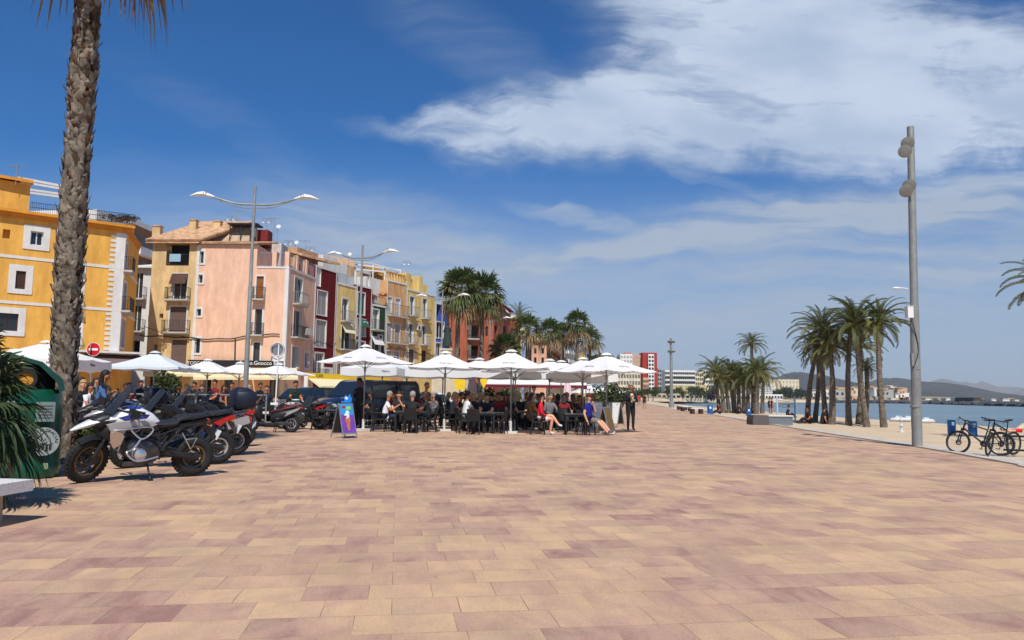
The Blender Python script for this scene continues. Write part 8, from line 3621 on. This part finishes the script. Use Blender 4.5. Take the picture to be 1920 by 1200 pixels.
# bronze figure: same body builder, cast in green bronze
stt = [o for o in bpy.data.objects if o.get('label', '').startswith('green bronze')][0]
m_brz = mat('green_bronze', S(62, 78, 70), .6, .3, 3, .3, metal=.4)
fig = person('x', (0, 0, 0), CAM_ + .7, 'stand', 'black', 'black', 'tan', 'black', .1, ('chest', 'hip'), .12, sleeve='long')
for ch in list(fig.children):
    if ch.name.startswith('body'):
        for i in range(len(ch.data.materials)):
            ch.data.materials[i] = m_brz
        ch.name = 'bronze_figure'
        ch.parent = stt
        ch.location = (0, 0, zt_ - .02)
        ch.rotation_euler = (0, 0, CAM_ + .7)
        ch.scale = (1.05,) * 3
    else:
        bpy.data.objects.remove(ch)
bpy.data.objects.remove(fig)
b = MB()
rows = []
for i in range(7):
    q = i / 6
    rows.append([V((math.cos(k * PI / 6) * (.20 + .16 * q) + .02, math.sin(k * PI / 6) * (.24 + .13 * q) * (1 + .1 * (k % 2)), zt_ + 1.42 - 1.25 * q)) for k in range(12)])
b.loft(rows)
b.build('bronze_cloak', m_brz, stt, 50)

# ------------------------------------------------------------------ menu boards
def a_board(label, loc, rz, w=.62, h=1.15, spread=.55, face=None, back=None, legs=True):
    t = thing('menu_board', label, 'menu board', loc, rz)
    th = math.atan2(spread / 2, h)
    for s_, m_, nm in ((-1, face, 'front_panel'), (1, back, 'back_panel')):
        X = MX.Translation((0, 0, h)) @ MX.Rotation(s_ * th, 4, 'X')
        b = MB()
        b.T = X
        b.box((0, s_ * .012, -h * .47), (w, .022, h * .86))
        f = b.build(nm, m_, t, 0)
        b = MB()
        b.T = X
        for x in (-w / 2, w / 2):
            b.bar((x, s_ * .012, 0), (x, s_ * .012, -h * 1.03), .028)
        b.bar((-w / 2, s_ * .012, -.02), (w / 2, s_ * .012, -.02), .03)
        b.bar((-w / 2, s_ * .012, -h * .9), (w / 2, s_ * .012, -h * .9), .03)
        b.build('frame', m_alu, f, 0)
    return t


m_chalk = mat('slate_board', (.035, .032, .03), .8, .2, 5)
m_purple = mat('purple_print', S(112, 66, 170), .6, .2, 4)
p = gx(641, 822)
BZ = R(48)
t = a_board('folding ice cream board with a purple and blue picture at the corner of the terrace', (p.x, p.y + .28, 0), BZ, .50, 1.05, .62, m_purple, m_chalk)
th = math.atan2(.31, 1.05)
X = MX.Translation((0, 0, 1.05)) @ MX.Rotation(-th, 4, 'X')
pic = []
for nm, m_, fn in (('picture', None, None),):
    b = MB()
    b.T = X
    b.box((0, -.027, -.20), (.44, .008, .34))
    b.m = 1
    b.ell((-.02, -.030, -.40), (.10, .012, .09), 12, 8)
    b.ell((.02, -.030, -.30), (.07, .012, .07), 12, 8)
    b.m = 2
    b.prism([(-.11, -.46), (.10, -.46), (.02, -.86), (-.04, -.86)], .012, MX.Translation((0, -.028, 0)))
    b.m = 3
    b.ell((.08, -.032, -.16), (.09, .010, .06), 10, 6)
    b.m = 4
    b.ell((-.10, -.032, -.12), (.07, .010, .05), 10, 6)
    b.ell((-.08, -.036, -.42), (.05, .010, .04), 10, 6)
    b.build('picture', [mat('cyan_print', S(40, 150, 210), .6, .2, 4), m_wpaint, mat('cone_print', S(190, 110, 70), .6, .2, 6), mat('lime_print', S(150, 200, 60), .6, .2, 6), mat('berry_print', S(150, 40, 70), .6, .2, 6)], t, 40)
b = MB()
b.T = X
b.prism([(-.16, .02), (.20, .02), (.25, .14), (.19, .30), (.10, .20), (.04, .27), (-.05, .18), (-.14, .20)], .02, MX.Translation((.02, -.01, 0)), .004)
b.m = 1
b.ell((.06, -.026, .16), (.06, .008, .05), 10, 6)
b.m = 2
b.ell((-.09, -.026, .12), (.07, .008, .05), 10, 6)
b.build('topper', [mat('sky_print', S(30, 130, 220), .6, .2, 4), m_wpaint, mat('dark_print', (.02, .02, .03), .6, .2, 4)], t, 40)
m_menu = mat('menu_paper', (.74, .74, .73), .6, .05, 6)
p = gx(1150, 801)
a_board('white menu board with dark back standing free behind the boy in blue', (p.x + .1, p.y + .25, 0), R(-40), .62, 1.12, .6, m_menu, m_chalk)
p = P_(1117, 30.5)
a_board('white menu board half hidden behind the head of the boy in blue', (p.x, p.y, 0), R(30), .6, 1.16, .5, m_menu, m_chalk)
p = gx(1146, 816)
m_brd = mat('plain_wood_board', S(116, 92, 58), .8, .2, 4)
a_board('wooden backed board seen from its side at the feet of the boy in blue', (p.x - .15, p.y + .28, 0), R(62), .62, .98, .52, m_brd, m_brd)
for o in [o for o in bpy.data.objects if o.get('label', '').startswith('white menu board')]:
    b = MB()
    th = math.atan2(.28, 1.12)
    b.T = MX.Translation((0, 0, 1.12)) @ MX.Rotation(-th, 4, 'X')
    b.box((-.17, -.025, -.12), (.07, .006, .06))
    b.box((.17, -.025, -.12), (.07, .006, .06))
    for i in range(11):
        b.box((-.05 + .03 * (i % 3), -.025, -.24 - i * .055), (.36 - .08 * (i % 3), .005, .008))
    b.build('print', m_greypl, o, 0)
